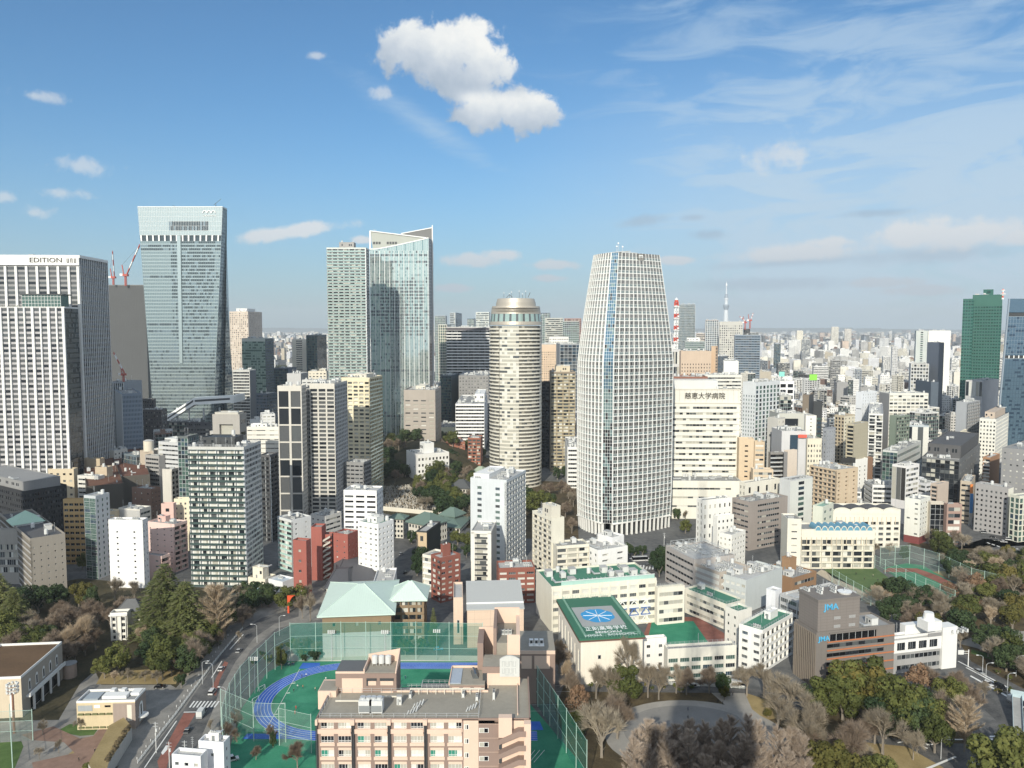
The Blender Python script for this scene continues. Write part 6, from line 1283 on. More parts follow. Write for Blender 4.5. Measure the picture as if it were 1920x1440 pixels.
bld('arched_hall','cream hall with a brown planted roof and tall white arches, bottom left','building',-90,39,116,1268,gy(1345),-6,BR,('N',),('N',{'m':wallm((.38,.33,.27))}),dens=0,roof=wallm((.13,.075,.035),.95,.6,0,1.2),pm=WP,extra=arches2,par=.9)
def cafe(root,L,Wd,h,C,r):
 b=MB();b.box(1.5,L*.32,2,Wd-2,h+.05,h+.6,wallm((.33,.38,.42),.4));b.box(L*.38,L*.8,2.5,6,h+.05,h+1.2,WP);b.box(L*.42,L*.5,7,9,h,h+1.4,WP);b.box(L*.6,L*.68,7,9,h,h+1.4,WP);b.box(L*.82,L*.97,5,9,h,h+1.0,WP);b.build('roof_unit',root)
 c=MB();y0=Wd*.5
 c.box(L+.01,L+.12,y0-1.5,y0+1.5,1,h*.66,WP);c.box(L+.13,L+.17,y0-.5,y0+.5,1.5,h*.7,GK)
 for k in range(8):a0,a1=pi*k/8,pi*(k+1)/8;c.poly([(L+.12,y0+1.5*cos(a0),h*.66+1.5*sin(a0)),(L+.12,y0+1.5*cos(a1),h*.66+1.5*sin(a1)),(L+.12,y0,h*.66)],WP)
 c.cyl(L+.3,y0,2.6,3.1,2.3,WP,18);c.build('arch_window',root)
 d=MB();d.box(.5,L*.27,-.08,-.01,h-3.0,h-.9,wallm((.35,.38,.4),.4));d.box(L*.3,L*.4,-.08,-.01,h-1.9,h-.8,WHITE);d.box(L*.48,L*.58,-.08,-.01,h-1.7,h-1.0,GK);d.box(L*.62,L,-.06,-.01,.2,h-.4,wallm((.33,.26,.22)));d.box(L*.86,L*.94,-.1,-.07,3,h-1,CREAM)
 for i in range(5):d.box(.6+i*2.5,2.5+i*2.5,-.7,-.02,h-4.3,h-3.8,wallm((.16,.17,.07)))
 for i in range(5):d.box(.6+i*2.5,2.5+i*2.5,-.5,-.02,.7,1.2,wallm((.16,.17,.07)))
 d.build('front_panel',root)
bld('garden_pavilion','two storey cream and brown pavilion with white roof equipment, left of the road','building',143,253,273,1312,gy(1366),-3,(.62,.50,.30),('N',),('N',{'m':wallm((.33,.26,.22))}),dens=0,roof=ROOFG,pm=WP,extra=cafe,par=.8)
bld('white_house','small white building with roof tanks at the bottom edge, between road and field','house',372,419,431,1392,238,8,(.80,.81,.84),('N',{'w':[(.55,.75,.9,.9)]}),('P',3,3,.2,.4,{}),gl='k',dens=2.5,roof=ROOFL,pent=[(.3,.75,.3,.8,2.6,WP)])
bld('white_house','lower flat roofed part of the white building at the bottom edge','house',322,376,384,1418,232,8,(.72,.73,.74),('P',3,3,.4,.4,{}),('N',),dens=1.5,roof=ROOFL)
def vault(root,L,Wd,h,C,r):pass
bld('villa','white colonial villa with a dark grey hip roof among the cedars','house',222,262,270,1143,gy(1188),-8,(.74,.70,.60),('P',3.2,3,.35,.5,{}),('P',3.2,3,.35,.5,{}),gl='d',dens=0,par=.05,extra=hip(.9,4.5,.4,wallm((.12,.125,.13),.7)))
def col(root,L,Wd,h,C,r):
 b=MB()
 for i in range(4):b.cyl(.6+i*(L-1.2)/3,-.5,0,h,.22,WP,8)
 b.box(-.3,L+.3,-1,.01,h-.35,h+.3,WP);b.build('colonnade',root)
bld('villa_porch','white columned porch of the villa in the left garden','house',206,238,242,1148,gy(1190)-6,-8,(.76,.73,.65),('P',3,3,.45,.6,{}),('N',),gl='k',dens=0,extra=col,depth=5)
bld('grey_sheds','long low grey garden roof behind the left trees','shed',30,134,168,1083,455,12,(.38,.34,.28),('N',),('N',),dens=0,roof=wallm((.40,.37,.31)),par=.1)
bld('cream_shed','little cream flat roofed shed left of the plain white block','shed',152,178,196,1075,462,12,(.66,.60,.44),('N',),('N',),dens=0,roof=wallm((.5,.47,.4)),par=.3)
bld('mint_warehouse','long low mint roofed wall building at the foot of the green framed tower','shed',432,492,500,1112,gy(1125),-4,(.25,.36,.31),('N',),('N',),dens=0,roof=MINTR,par=.1)
TG=wallm((.13,.20,.17),.6,.15,.1);TD=wallm((.085,.09,.095),.7,.15,.1)
for(lb,xl,xc,xr,yt,Y,th,hh,m)in[('largest green hip roofed temple hall, beyond the tan block',766,806,838,985,515,35,6,TG),('green pyramid roofed temple hall beside the white graveyard wall',828,852,869,968,560,30,5,TG),('long low green grey temple roof between the two green hip roofs',800,862,880,988,545,10,3.5,TG),('small dark temple pavilion at the graveyard corner',816,832,841,951,600,25,3.5,TD),('grey tiled temple roof left of the silver tower',846,878,884,915,640,8,6,TD),('pale green gabled hall at the foot of the rounded tower',884,905,918,889,745,20,6,wallm((.36,.44,.33))),('dark blue roofed house beside the road to the temple',732,756,762,972,530,10,2.5,TG)]:
 bld('temple_hall',lb,'temple',xl,xc,xr,yt,Y,th,(.60,.57,.50),('P',3.5,2.6,.6,.5,{}),('P',3.5,2.6,.6,.5,{}),gl='k',dens=0,par=.05,extra=hip(1.6,hh,.25,m),single=False)
for(lb,xl,xc,xr,yt,Y,th,hh)in[('long dark grey tiled roof in front of the red building',628,704,712,1085,412,-12,3.5),('dark grey hip roofed temple annex left of the long dark roof',612,650,668,1100,398,-4,3.5)]:
 bld('temple_annex',lb,'temple',xl,xc,xr,yt,Y,th,(.62,.60,.54),('P',3,3,.5,.4,{}),('N',),gl='k',dens=0,par=.05,extra=hip(1.0,hh,.6,wallm((.10,.10,.11),.7)),single=False)
def graves():
 b=MB();r=random.Random(8);m=[wallm((.44,.42,.38)),wallm((.30,.29,.27)),wallm((.55,.52,.45)),wallm((.28,.22,.15))]
 for i in range(900):
  px,py=r.uniform(716,812),r.uniform(912,956)
  if px>770+(py-912)*1.0:continue
  g=G(px,py);s_=r.uniform(.35,.7);h_=r.uniform(.9,2.3);b.box(g.x-s_/2,g.x+s_/2,g.y-s_/2,g.y+s_/2,0,h_,r.choice(m));b.box(g.x-s_,g.x+s_,g.y-s_,g.y+s_,0,.4,r.choice(m))
  if r.random()<.3:b.box(g.x+.5,g.x+.58,g.y+.4,g.y+.48,0,3.0,m[3])
 tag(b.build('graveyard'),'dense field of small grey gravestones below the wooded hill','graveyard',kind='stuff')
 w=MB();p=[G(716,957),G(770,962),G(812,966)]
 for a,c in zip(p,p[1:]):w.hexa([(a.x,a.y,0),(c.x,c.y,0),(c.x,c.y+.5,0),(a.x,a.y+.5,0),(a.x,a.y,3.4),(c.x,c.y,3.4),(c.x,c.y+.5,3.4),(a.x,a.y+.5,3.4)],CREAM)
 tag(w.build('garden_wall'),'long white wall along the front of the graveyard','wall')
 w=MB();p=[G(764,912),G(790,935),G(815,956)]
 for a,c in zip(p,p[1:]):w.hexa([(a.x,a.y,0),(c.x,c.y,0),(c.x+.5,c.y,0),(a.x+.5,a.y,0),(a.x,a.y,2),(c.x,c.y,2),(c.x+.5,c.y,2),(a.x+.5,a.y,2)],CREAM)
 tag(w.build('garden_wall'),'cream wall between graveyard and the evergreen trees','wall')
graves()
def sculpture():
 g=G(539,1150);root=empty('sculpture',g);tag(root,'tall orange red curved steel sculpture beside the field corner','sculpture');b=MB();m=plain('orange_red_paint',(.62,.09,.03),.45)
 z1=P(540,1117,g.y).z;w=3.1;n_=10
 b.box(0,.9,0,.8,0,z1,m)
 for i in range(n_):
  a0,a1=pi/2*i/n_,pi/2*(i+1)/n_
  f=lambda a:(.9+(w-.0)*(1-cos(a))if 0 else .9+w*a/(pi/2),z1*.55+(z1*.45-.01)*sin(a)**.7 if a else z1*.45)
  p,q=f(a0),f(a1)
  b.hexa([(p[0],0,p[1]),(q[0],0,q[1]),(q[0],.8,q[1]),(p[0],.8,p[1]),(p[0],0,z1),(q[0],0,z1+.15),(q[0],.8,z1+.15),(p[0],.8,z1)],m)
 b.build('body',root);ALL.append((root,P(540,1130,g.y)))
sculpture()
def crane(px,pyb,pyt,Y,tipx,tipy,lb,sc=1.0):
 base=P(px,pyb,Y);root=empty('tower_crane',base);tag(root,lb,'crane','tower cranes');b=MB();rm=plain('crane_red',(.42,.09,.07),.5);h=P(px,pyt,Y).z-base.z;w=1.6*sc
 for i in range(6):
  z0_,z1_=h*i/6,h*(i+1)/6
  for s1,s2 in((-1,-1),(1,-1),(1,1),(-1,1)):b.bar((s1*w/2,s2*w/2,z0_),(s1*w/2,s2*w/2,z1_),.45*sc,rm)
  b.bar((-w/2,-w/2,z0_),(w/2,-w/2,z1_),.4*sc,rm)
 b.build('mast',root);c=MB();c.box(-2.6*sc,3*sc,-2*sc,2*sc,h,h+2.6*sc,rm);c.box(-6*sc,-2.6*sc,-1.5*sc,1.5*sc,h+.4,h+3*sc,WHITE);c.bar((-2*sc,0,h+2),(-3.6*sc,0,h+13*sc),.9*sc,rm);c.build('cabin',root)
 j=MB();t=P(tipx,tipy,Y)-base;a=Vector((1.5*sc,0,h+2));n_=9
 for i in range(n_):
  m=rm if(i//2)%2==0 else WHITE
  p,q=a+(t-a)*i/n_,a+(t-a)*(i+1)/n_
  for off in((0,-.8,0),(0,.8,0),(0,0,1.5)):o_=Vector(off)*sc;j.bar(p+o_,q+o_,.55*sc,m)
  j.bar(p+Vector((0,-.8,0))*sc,q+Vector((0,0,1.5))*sc,.4*sc,m)
 j.bar(Vector((-3.6*sc,0,h+13*sc)),t,.18,DARKM);j.build('jib',root);ALL.append((root,base))
crane(213,534,522,1045,211,472,'upright red and white crane, left one on the grey slab tower')
crane(236,536,518,1045,262,460,'slanting red and white crane beside the glass skyscraper',1.15)
crane(232,716,704,800,213,662,'small red crane low between hotel block and tan windowed block',.8)
crane(1397,618,606,1500,1387,594,'faint red crane, left one on the banded tower right of the skyline mast',1.0)
crane(1406,616,602,1500,1412,588,'faint red crane, right one on the banded tower',1.0)
def lookout():
 root=empty('lattice_tower',(0,-19,0));tag(root,'orange lattice lookout tower whose shadow falls on the park','tower');m=plain('tower_orange',(.55,.13,.04),.5);b=MB()
 legs=[(0,44),(40,27),(80,19),(120,14.5),(141,13)]
 for(z0_,r0_),(z1_,r1_)in zip(legs,legs[1:]):
  for sx,sy in((-1,-1),(1,-1),(1,1),(-1,1)):b.bar((sx*r0_,sy*r0_,z0_),(sx*r1_,sy*r1_,z1_),3.2,m)
  for i in range(4):
   c=[(-1,-1),(1,-1),(1,1),(-1,1)];p,q=c[i],c[(i+1)%4];b.bar((p[0]*r0_,p[1]*r0_,z0_),(q[0]*r1_,q[1]*r1_,z1_),.9,m);b.bar((q[0]*r0_,q[1]*r0_,z0_),(p[0]*r1_,p[1]*r1_,z1_),.9,m)
 b.build('legs',root);d=MB();d.cyl(1,0,137,143.5,12,WP,12,14.5);d.cyl(1,0,143.5,151,14,m,12);d.cyl(1,0,151,161,13.5,WP,12,10.5);d.build('deck',root)
 t=MB();z0_,r0_=157,6.0
 for i in range(8):
  z1_,r1_=z0_+11.5,r0_-.45
  for sx,sy in((-1,-1),(1,-1),(1,1),(-1,1)):t.bar((sx*r0_,sy*r0_,z0_),(sx*r1_,sy*r1_,z1_),.9,m)
  t.bar((-r0_,-r0_,z0_),(r1_,-r1_,z1_),.5,m);t.bar((-r0_,r0_,z0_),(r1_,r1_,z1_),.5,m);z0_,r0_=z1_,r1_
 t.cyl(0,0,222,230,6,WP,12);t.cyl(0,0,249,333,1.6,m,8,.6);t.build('mast',root)
lookout()
# ---------------------------------------------------------------- ground and everything lying on it
def gpoly(name,pts,z,m,lb=None,kind='structure'):
 b=MB();v=[G(x,y)for x,y in pts];me=bpy.data.meshes.new(name);me.from_pydata([(p.x,p.y,z)for p in v],[],[tuple(range(len(v)))]);me.materials.append(m)
 o=bpy.data.objects.new(name,me);COL.objects.link(o);o['kind']=kind;return o
def groundm(name,a,b_,sc,sc2=None,rough=.95,mid=.5,wid=.12):
 m,t,bs=base_mat(name);pos=t.new('ShaderNodeNewGeometry').outputs['Position']
 f=t.math('ADD',t.math('MULTIPLY',t.noise(pos,sc,6,.65,.3),.65),t.math('MULTIPLY',t.noise(pos,sc2 or sc*12,4,.7),.35))
 t.inp(bs.inputs['Base Color'],t.ramp(f,[(mid-wid,a),(mid+wid,b_)]));bs.inputs['Roughness'].default_value=rough;bs.inputs['Specular IOR Level'].default_value=.2
 return m
CITYG=groundm('city_ground',(.075,.078,.082),(.19,.19,.185),.02,.3)
ASPH=groundm('asphalt',(.065,.067,.07),(.155,.152,.148),.14,1.6);PAVE=groundm('paving',(.17,.165,.155),(.30,.285,.26),.12,2.2);DIRT=groundm('dry_ground',(.13,.095,.055),(.27,.20,.12),.12,1.5)
DRYG=groundm('dry_grass',(.24,.18,.085),(.36,.28,.14),.1,1.8);GRAV=groundm('gravel',(.26,.25,.23),(.36,.34,.31),.1,3);TURF=groundm('turf',(.055,.10,.03),(.10,.16,.05),.2,2)
COURT=groundm('court_green',(.025,.18,.105),(.06,.27,.165),.09,1.6,.85);BLUEC=groundm('track_blue',(.03,.11,.46),(.055,.17,.58),.12,1.8,.8);REDL=groundm('red_lane',(.20,.085,.065),(.31,.135,.105),.15,2)
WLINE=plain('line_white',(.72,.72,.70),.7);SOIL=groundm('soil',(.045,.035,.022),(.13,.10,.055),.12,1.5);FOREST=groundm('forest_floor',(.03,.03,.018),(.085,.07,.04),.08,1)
b=MB();b.quad((-30000,-2000,0),(30000,-2000,0),(30000,26000,0),(-30000,26000,0),CITYG);tag(b.build('ground'),kind='structure')
z=.02
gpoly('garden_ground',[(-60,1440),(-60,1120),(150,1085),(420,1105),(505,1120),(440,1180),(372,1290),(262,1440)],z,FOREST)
gpoly('park_ground',[(1095,1500),(1040,1330),(1060,1278),(1330,1290),(1490,1296),(1700,1300),(1800,1340),(1850,1420),(1700,1500)],z,SOIL)
gpoly('park_ground',[(1640,1130),(1700,1105),(1800,1100),(1760,1035),(1700,1020),(1780,1000),(1935,1060),(1990,1330),(1830,1255),(1790,1190),(1620,1130)],z,SOIL)
gpoly('park_path',[(1880,1180),(1990,1190),(1990,1300),(1900,1240),(1830,1215),(1790,1205),(1840,1190)],z+.02,GRAV)
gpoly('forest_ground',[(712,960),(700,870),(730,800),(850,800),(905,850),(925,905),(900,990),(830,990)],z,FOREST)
gpoly('forest_ground',[(985,1010),(985,900),(1080,905),(1085,1010)],z,SOIL)
gpoly('lawn',[(1600,1440),(1560,1370),(1700,1398),(1790,1430),(1800,1470),(1600,1480)],z+.02,DRYG)
gpoly('lawn',[(1395,1335),(1400,1300),(1440,1300),(1465,1345),(1440,1350)],z+.02,DRYG)
gpoly('lawn',[(180,1283),(192,1262),(340,1250),(330,1283)],z+.02,DRYG)
gpoly('lawn',[(120,1480),(95,1440),(140,1405),(180,1425),(140,1480)],z+.02,DRYG);gpoly('lawn',[(105,1372),(130,1358),(190,1358),(176,1378),(150,1380)],z+.02,TURF)
gpoly('courtyard',[(110,1350),(150,1282),(215,1225),(180,1262),(190,1284),(320,1284),(330,1290),(290,1350),(280,1400),(215,1440),(180,1470),(0,1470),(0,1352)],z+.012,PAVE)
gpoly('brick_path',[(40,1378),(100,1362),(150,1385),(175,1380),(192,1360),(205,1352),(190,1400),(160,1480),(70,1480),(60,1430),(140,1412),(120,1392),(60,1388)],z+.03,groundm('brick',(.20,.13,.10),(.27,.18,.14),.3,4))
gpoly('sports_turf',[(-40,1395),(40,1390),(44,1400),(12,1480),(-60,1480)],z+.03,TURF)
def disc(name,px,py,rx,ry,zz,m,n=40):
 c=G(px,py);a=G(px+rx,py).x-c.x;b0,b1=G(px,py-ry).y-c.y,c.y-G(px,py+ry).y
 me=bpy.data.meshes.new(name);me.from_pydata([(c.x+a*cos(2*pi*i/n),c.y+(b0 if sin(2*pi*i/n)>0 else b1)*sin(2*pi*i/n),zz)for i in range(n)],[],[tuple(range(n))]);me.materials.append(m);o=bpy.data.objects.new(name,me);COL.objects.link(o);o['kind']='structure'
disc('plaza',1310,1385,175,72,z+.03,GRAV);disc('plaza',1300,1375,130,52,z+.04,groundm('fine_gravel',(.19,.185,.175),(.26,.25,.235),.1,3))
gpoly('path',[(1330,1296),(1395,1296),(1410,1330),(1480,1385),(1440,1400),(1380,1340)],z+.045,GRAV)
gpoly('street',[(1085,1297),(1100,1276),(1330,1284),(1500,1300),(1530,1320),(1500,1332),(1400,1300)],z+.05,ASPH)
gpoly('street',[(1480,1290),(1500,1300),(1620,1372),(1740,1412),(1800,1440),(1860,1490),(1700,1490),(1600,1400),(1440,1300)],z+.02,ASPH)if 0 else None
gpoly('street',[(1560,1372),(1640,1378),(1720,1392),(1820,1395),(1860,1350),(1930,1370),(1990,1480),(1700,1480),(1770,1440),(1700,1400),(1620,1392)],z+.05,ASPH)
gpoly('road',[(1790,1225),(1830,1245),(1935,1300),(2000,1335),(2000,1400),(1900,1380),(1850,1335),(1800,1290)],z+.06,ASPH)
gpoly('road',[(1700,1010),(1780,1030),(1880,1000),(1780,975),(1830,968),(1990,1020),(1990,1090),(1900,1055),(1840,1010)],z+.06,ASPH)
gpoly('road',[(1180,1075),(1176,1040),(1235,1040),(1240,1085)],z+.05,ASPH)
gpoly('street',[(738,1100),(730,1000),(745,975),(770,985),(800,1050),(792,1115)],z+.05,ASPH)
gpoly('street',[(1900,1250),(1820,1225),(1822,1218),(1910,1240)],z+.03,TURF)
gpoly('pavement',[(212,1450),(290,1350),(330,1290),(385,1230),(440,1160),(470,1130),(520,1110),(600,1100),(640,1130),(610,1160),(520,1178),(470,1220),(430,1290),(412,1350),(400,1450)],z+.05,PAVE)
RL=[(252,1450),(300,1385),(345,1330),(392,1262),(425,1212),(452,1182),(492,1158),(560,1140)];RR=[(560,1156),(515,1170),(478,1195),(442,1240),(412,1295),(398,1335),(372,1395),(350,1450)]
gpoly('road',RL+RR,z+.07,ASPH)
gpoly('bus_lane',[(300,1450),(295,1428),(345,1337),(367,1338),(318,1420),(310,1450)],z+.08,REDL);gpoly('bus_lane',[(392,1300),(410,1262),(421,1240),(428,1243),(412,1275),(405,1305)],z+.08,REDL)
def stripes(name,quads,zz,m=WLINE):
 b=MB()
 for q in quads:
  v=[G(x,y)for x,y in q];b.poly([(p.x,p.y,zz)for p in v],m)
 tag(b.build(name),kind='structure')
stripes('road_marking',[[(354+i*6.6,1327),(357+i*6.6,1327),(366+i*6.6,1315),(363+i*6.6,1315)]for i in range(8)]+[[(344,1336.5),(369,1336),(369,1334.6),(345,1335)],[(302,1412),(311,1398),(315,1398),(314,1406),(305,1416)]]+[[(250+(x_-250),y_),(252+(x_-250),y_),(252+(x2-250),y2),(250+(x2-250),y2)]for(x_,y_,x2,y2)in((270,1440,330,1352),(395,1272,415,1240),(430,1218,455,1190))],z+.09)
stripes('road_marking',[[(1795,1240),(1798,1240),(1960,1325),(1956,1326)],[(1818,1268),(1821,1267),(1935,1330),(1930,1331)],[(1810,1252),(1813,1252),(1985,1342),(1980,1343)]]+[[(1835+i*4,1408-i*5),(1845+i*4,1408-i*5),(1846+i*4,1405-i*5),(1836+i*4,1405-i*5)]for i in range(6)]+[[(1775,1388),(1836,1388),(1836,1386),(1777,1386)],[(1700,1455),(1790,1418),(1794,1420),(1708,1458)],[(1682,1392),(1704,1388),(1705,1390),(1684,1394)],[(1728,1398),(1740,1403),(1739,1405),(1726,1400)]],z+.09)
stripes('road_marking',[[(1180+i*6,1068),(1183+i*6,1068),(1185+i*6,1060),(1182+i*6,1060)]for i in range(9)]+[[(1180+i*8,1048),(1185+i*8,1048),(1185+i*8,1046.5),(1180+i*8,1046.5)]for i in range(7)],z+.09)
stripes('road_marking',[[(1850+i*9,1018+i*3),(1856+i*9,1020+i*3),(1857+i*9,1019+i*3),(1851+i*9,1017+i*3)]for i in range(8)]+[[(1890,1000),(1960,1030),(1962,1029),(1892,999)]],z+.09)
gpoly('sports_field',[(428,1470),(432,1400),(452,1330),(500,1262),(545,1236),(912,1236),(912,1300),(985,1310),(1030,1362),(1130,1480)],z+.05,COURT)
def track():
 Yt,Yb=gy(1242.5),gy(1389);cyy=(Yt+Yb)/2;Ro=(Yt-Yb)/2;x0=G(477,1318).x+Ro;x1=G(912,1250).x+20;wd=6.3
 def ring(name,ri,ro,zz,m,arc=(90,270),straight=True):
  b=MB();n_=48
  for i in range(n_):
   a0,a1=R(arc[0]+(arc[1]-arc[0])*i/n_),R(arc[0]+(arc[1]-arc[0])*(i+1)/n_)
   b.quad((x0+ri*cos(a0),cyy+ri*sin(a0),zz),(x0+ro*cos(a0),cyy+ro*sin(a0),zz),(x0+ro*cos(a1),cyy+ro*sin(a1),zz),(x0+ri*cos(a1),cyy+ri*sin(a1),zz),m)
  for s_ in(-1,1):b.quad((x0,cyy+s_*ri,zz),(x1,cyy+s_*ri,zz),(x1,cyy+s_*ro,zz),(x0,cyy+s_*ro,zz),m)
  tag(b.build(name),kind='structure')
 ring('running_track',Ro-wd,Ro,z+.07,BLUEC)
 for k in range(6):rr=Ro-wd+k*wd/5;ring('lane_line',rr-.07,rr+.07,z+.09,WLINE)
 gpoly('running_track',[(455,1386),(463,1376),(600,1376),(600,1386)],z+.065,BLUEC);gpoly('running_track',[(560,1254),(568,1243),(600,1243),(600,1254)],z+.065,BLUEC)
 gpoly('running_track',[(985,1353),(1012,1353),(1019,1369),(980,1370)],z+.065,BLUEC)
 q=[]
 for k in range(4):
  x,y=x0+2+k*24,cyy-11
  for(a,b_,c,d)in((0,20,0,.12),(0,20,21,21.12),(0,.12,0,21),(20,20.12,0,21),(0,20,5,5.12),(0,20,16,16.12),(10,10.12,5,16)):q.append((x+a,x+b_,y+c,y+d))
 b=MB()
 for(a,b_,c,d)in q:b.quad((a,c,z+.07),(b_,c,z+.07),(b_,d,z+.07),(a,d,z+.07),WLINE)
 p,e=G(497,1372),G(562,1255)
 b.bar((p.x,p.y,z+.1),(e.x,e.y,z+.1),.16,WLINE)
 for k in range(5):c=p+(e-p)*(k+.5)/6;b.bar((c.x-.2,c.y-.6,z+.1),(c.x+1.4,c.y-.2,z+.1),.16,WLINE)
 for x,y,w_,h_ in((985,1405,45,40),):
  for k in range(3):a_,c_=G(x+k*8,y+25),G(x+18+k*9,y+2);b.bar((a_.x,a_.y,z+.08),(c_.x,c_.y,z+.08),.14,WLINE)
 tag(b.build('court_line'),kind='structure')
track()
gpoly('border_strip',[(540,1240),(545,1226),(912,1230),(912,1240)],z+.06,CREAM)
gpoly('schoolyard',[(1195,1220),(1215,1170),(1225,1155),(1310,1158),(1370,1195),(1370,1225)],z+.06,REDL);gpoly('schoolyard',[(1210,1220),(1222,1166),(1300,1165),(1335,1215)],z+.08,COURT)
gpoly('turf_field',[(1545,1068),(1600,1062),(1640,1064),(1668,1085),(1680,1110),(1672,1128),(1640,1122),(1600,1100),(1560,1082)],z+.06,groundm('field_turf',(.07,.12,.045),(.12,.17,.07),.15,2))
gpoly('turf_field',[(1655,1065),(1700,1056),(1730,1060),(1800,1100),(1790,1120),(1745,1118),(1690,1090)],z+.06,groundm('field_green',(.05,.20,.12),(.09,.27,.16),.15,1))
gpoly('running_track',[(1655,1072),(1665,1065),(1720,1066),(1760,1080),(1800,1100),(1792,1108),(1750,1088),(1715,1073),(1670,1073)],z+.075,REDL)
gpoly('sand_patch',[(1748,1072),(1770,1071),(1810,1090),(1806,1097)],z+.075,DRYG)
gpoly('walkway',[(1540,1068),(1550,1072),(1660,1132),(1650,1142),(1530,1075)],z+.06,groundm('warm_paving',(.42,.36,.28),(.5,.44,.34),.2,2))
# ---- nets, posts, lamps
def netm(name,rgb,dens):
 m,t,bs=base_mat(name);g=t.new('ShaderNodeNewGeometry');pos=g.outputs['Position']
 f=t.math('ADD',dens-.06,t.math('MULTIPLY',t.noise(pos,.25,3,.6),.12))
 tr=t.new('ShaderNodeBsdfTransparent');mx=t.new('ShaderNodeMixShader');t.inp(mx.inputs[0],f);t.l.new(tr.outputs[0],mx.inputs[1]);t.l.new(bs.outputs[0],mx.inputs[2])
 t.l.new(mx.outputs[0],t.n['Material Output'].inputs[0]);bs.inputs['Base Color'].default_value=(*rgb,1);bs.inputs['Roughness'].default_value=.8
 return m
NETG=netm('green_net',(.03,.26,.20),.34);NETL=netm('pale_net',(.30,.42,.36),.16)
POST=plain('mint_post',(.42,.56,.50),.5,.1)
def fence(name,lb,pts,hgt,posts=6,m=NETG,brace=False,cat='net fence',pm=POST,pr=.16):
 v=[G(x,y)for x,y in pts];root=empty(name,v[0]);tag(root,lb,cat);o=v[0];nb=MB();total=0
 for a,c in zip(v,v[1:]):nb.quad((a.x-o.x,a.y-o.y,0),(c.x-o.x,c.y-o.y,0),(c.x-o.x,c.y-o.y,hgt),(a.x-o.x,a.y-o.y,hgt),m)
 nb.build('netting',root);rl=MB()
 for a,c in zip(v,v[1:]):
  for zz in(hgt,hgt*.66,hgt*.33):rl.bar((a.x-o.x,a.y-o.y,zz),(c.x-o.x,c.y-o.y,zz),.09,pm)
 rl.build('rail',root);pmb=MB();pmb.cyl(0,0,0,hgt+.4,pr,pm,8,pr*.8);first=None
 for a,c in zip(v,v[1:]):
  L=(c-a).length;k=max(1,round(L/posts))
  for i in range(k+(1 if c is v[-1]else 0)):
   p=a+(c-a)*i/k-o
   if first is None:first=pmb.build('post',root);first.location=p
   else:addcopy(first,root,p)
 ALL.append((root,(v[0]+v[-1])/2))
fence('ball_net','tall green net on mint posts along the road side of the sports field',[(418,1412),(432,1362),(452,1326),(484,1290),(516,1256),(545,1240)],16,9)
fence('ball_net','tall green net along the far side of the sports field before the mint roofed halls',[(545,1240),(640,1238),(780,1238),(905,1240)],17,12)
fence('ball_net','tall green net running down the right side of the campus building',[(988,1292),(1031,1361),(1062,1412),(1100,1478)],15.5,8.5)
fence('goal_net','free standing net frame in the near left corner of the field',[(415,1362),(476,1390),(536,1392)],14,14,m=NETL)
fence('goal_net','second net frame overlapping the blue track curve',[(524,1398),(584,1412)],13.5,14,m=NETL)
fence('goal_net','thin pale net posts along the left edge of the turf pitch',[(1560,1092),(1600,1117),(1650,1145)],8,7,m=NETL)
fence('goal_net','thin pale net posts along the far side of the red and green pitch',[(1650,1062),(1705,1058),(1760,1075),(1820,1105),(1870,1118)],12,9,m=NETL)
fence('goal_net','thin pale net posts between turf pitch and red green pitch',[(1640,1066),(1680,1085),(1735,1112),(1790,1135)],8,8,m=NETL)
fence('goal_net','net posts by the garden turf at the bottom left corner',[(20,1372),(24,1445)],10,6,m=NETL);fence('goal_net','net posts crossing the brick path at the bottom left',[(-20,1392),(62,1388)],11,6,m=NETL)
fence('railing','low white railing along the pavement beside the main road',[(258,1432),(330,1340),(400,1245),(455,1180)],1.0,3,m=NETL,cat='railing',pm=WHITE,pr=.07)
fence('railing','white railing at the street below the white railed school',[(1230,1283),(1330,1288),(1400,1292)],1.1,3,m=NETL,cat='railing',pm=WHITE,pr=.07)
def lamp(px,py,h,lb,twin=False,flood=False,dirx=1):
 g=G(px,py);root=empty('street_lamp' if not flood else 'floodlight_pole',g);tag(root,lb,'lamp','street lamps' if not flood else 'floodlights');b=MB();b.cyl(0,0,0,h,.14,METAL,8,.09)
 b.build('pole',root);a=MB()
 if flood:
  a.box(-1.6,1.6,-.1,.1,h-.6,h-.5,METAL)
  for i in range(4):
   for k in range(2):a.box(-1.5+i*.85,-.95+i*.85,-.5,.1,h-.4+k*.8,h+.2+k*.8,EQ)
  a.build('floodlight',root)
 else:
  a.bar((0,0,h),(dirx*.8,0,h+.7),.1,METAL);a.bar((dirx*.8,0,h+.7),(dirx*2.2,0,h+.8),.1,METAL);a.box(min(dirx*2.0,dirx*2.9),max(dirx*2.0,dirx*2.9),-.18,.18,h+.72,h+.88,WHITE);a.build('lamp_head',root)
 ALL.append((root,g))
for(px,py,h,lb,d)in[(400,1292,10,'curved white street lamp on the road pavement left of the green net',-1),(424,1340,10,'street lamp at the near end of the green net',-1),(380,1283,9,'street lamp beside the left garden hedge',1),(524,1192,9,'street lamp at the road bend near the red sculpture',1),(482,1205,8,'lamp by the grey sports net corner',-1),(1764,1424,7,'lamp above the dry lawn at the bottom right',1),(1848,1282,8,'tall twin armed lamp beside the right main road',1),(1842,1262,7,'lamp between hedge and road at right',-1),(1888,1312,10,'blue white lamp standing at the footbridge',1),(1905,1268,8,'lamp in front of the dark shrubs at the right edge',1)]:
 lamp(px,py,h,lb,dirx=d)
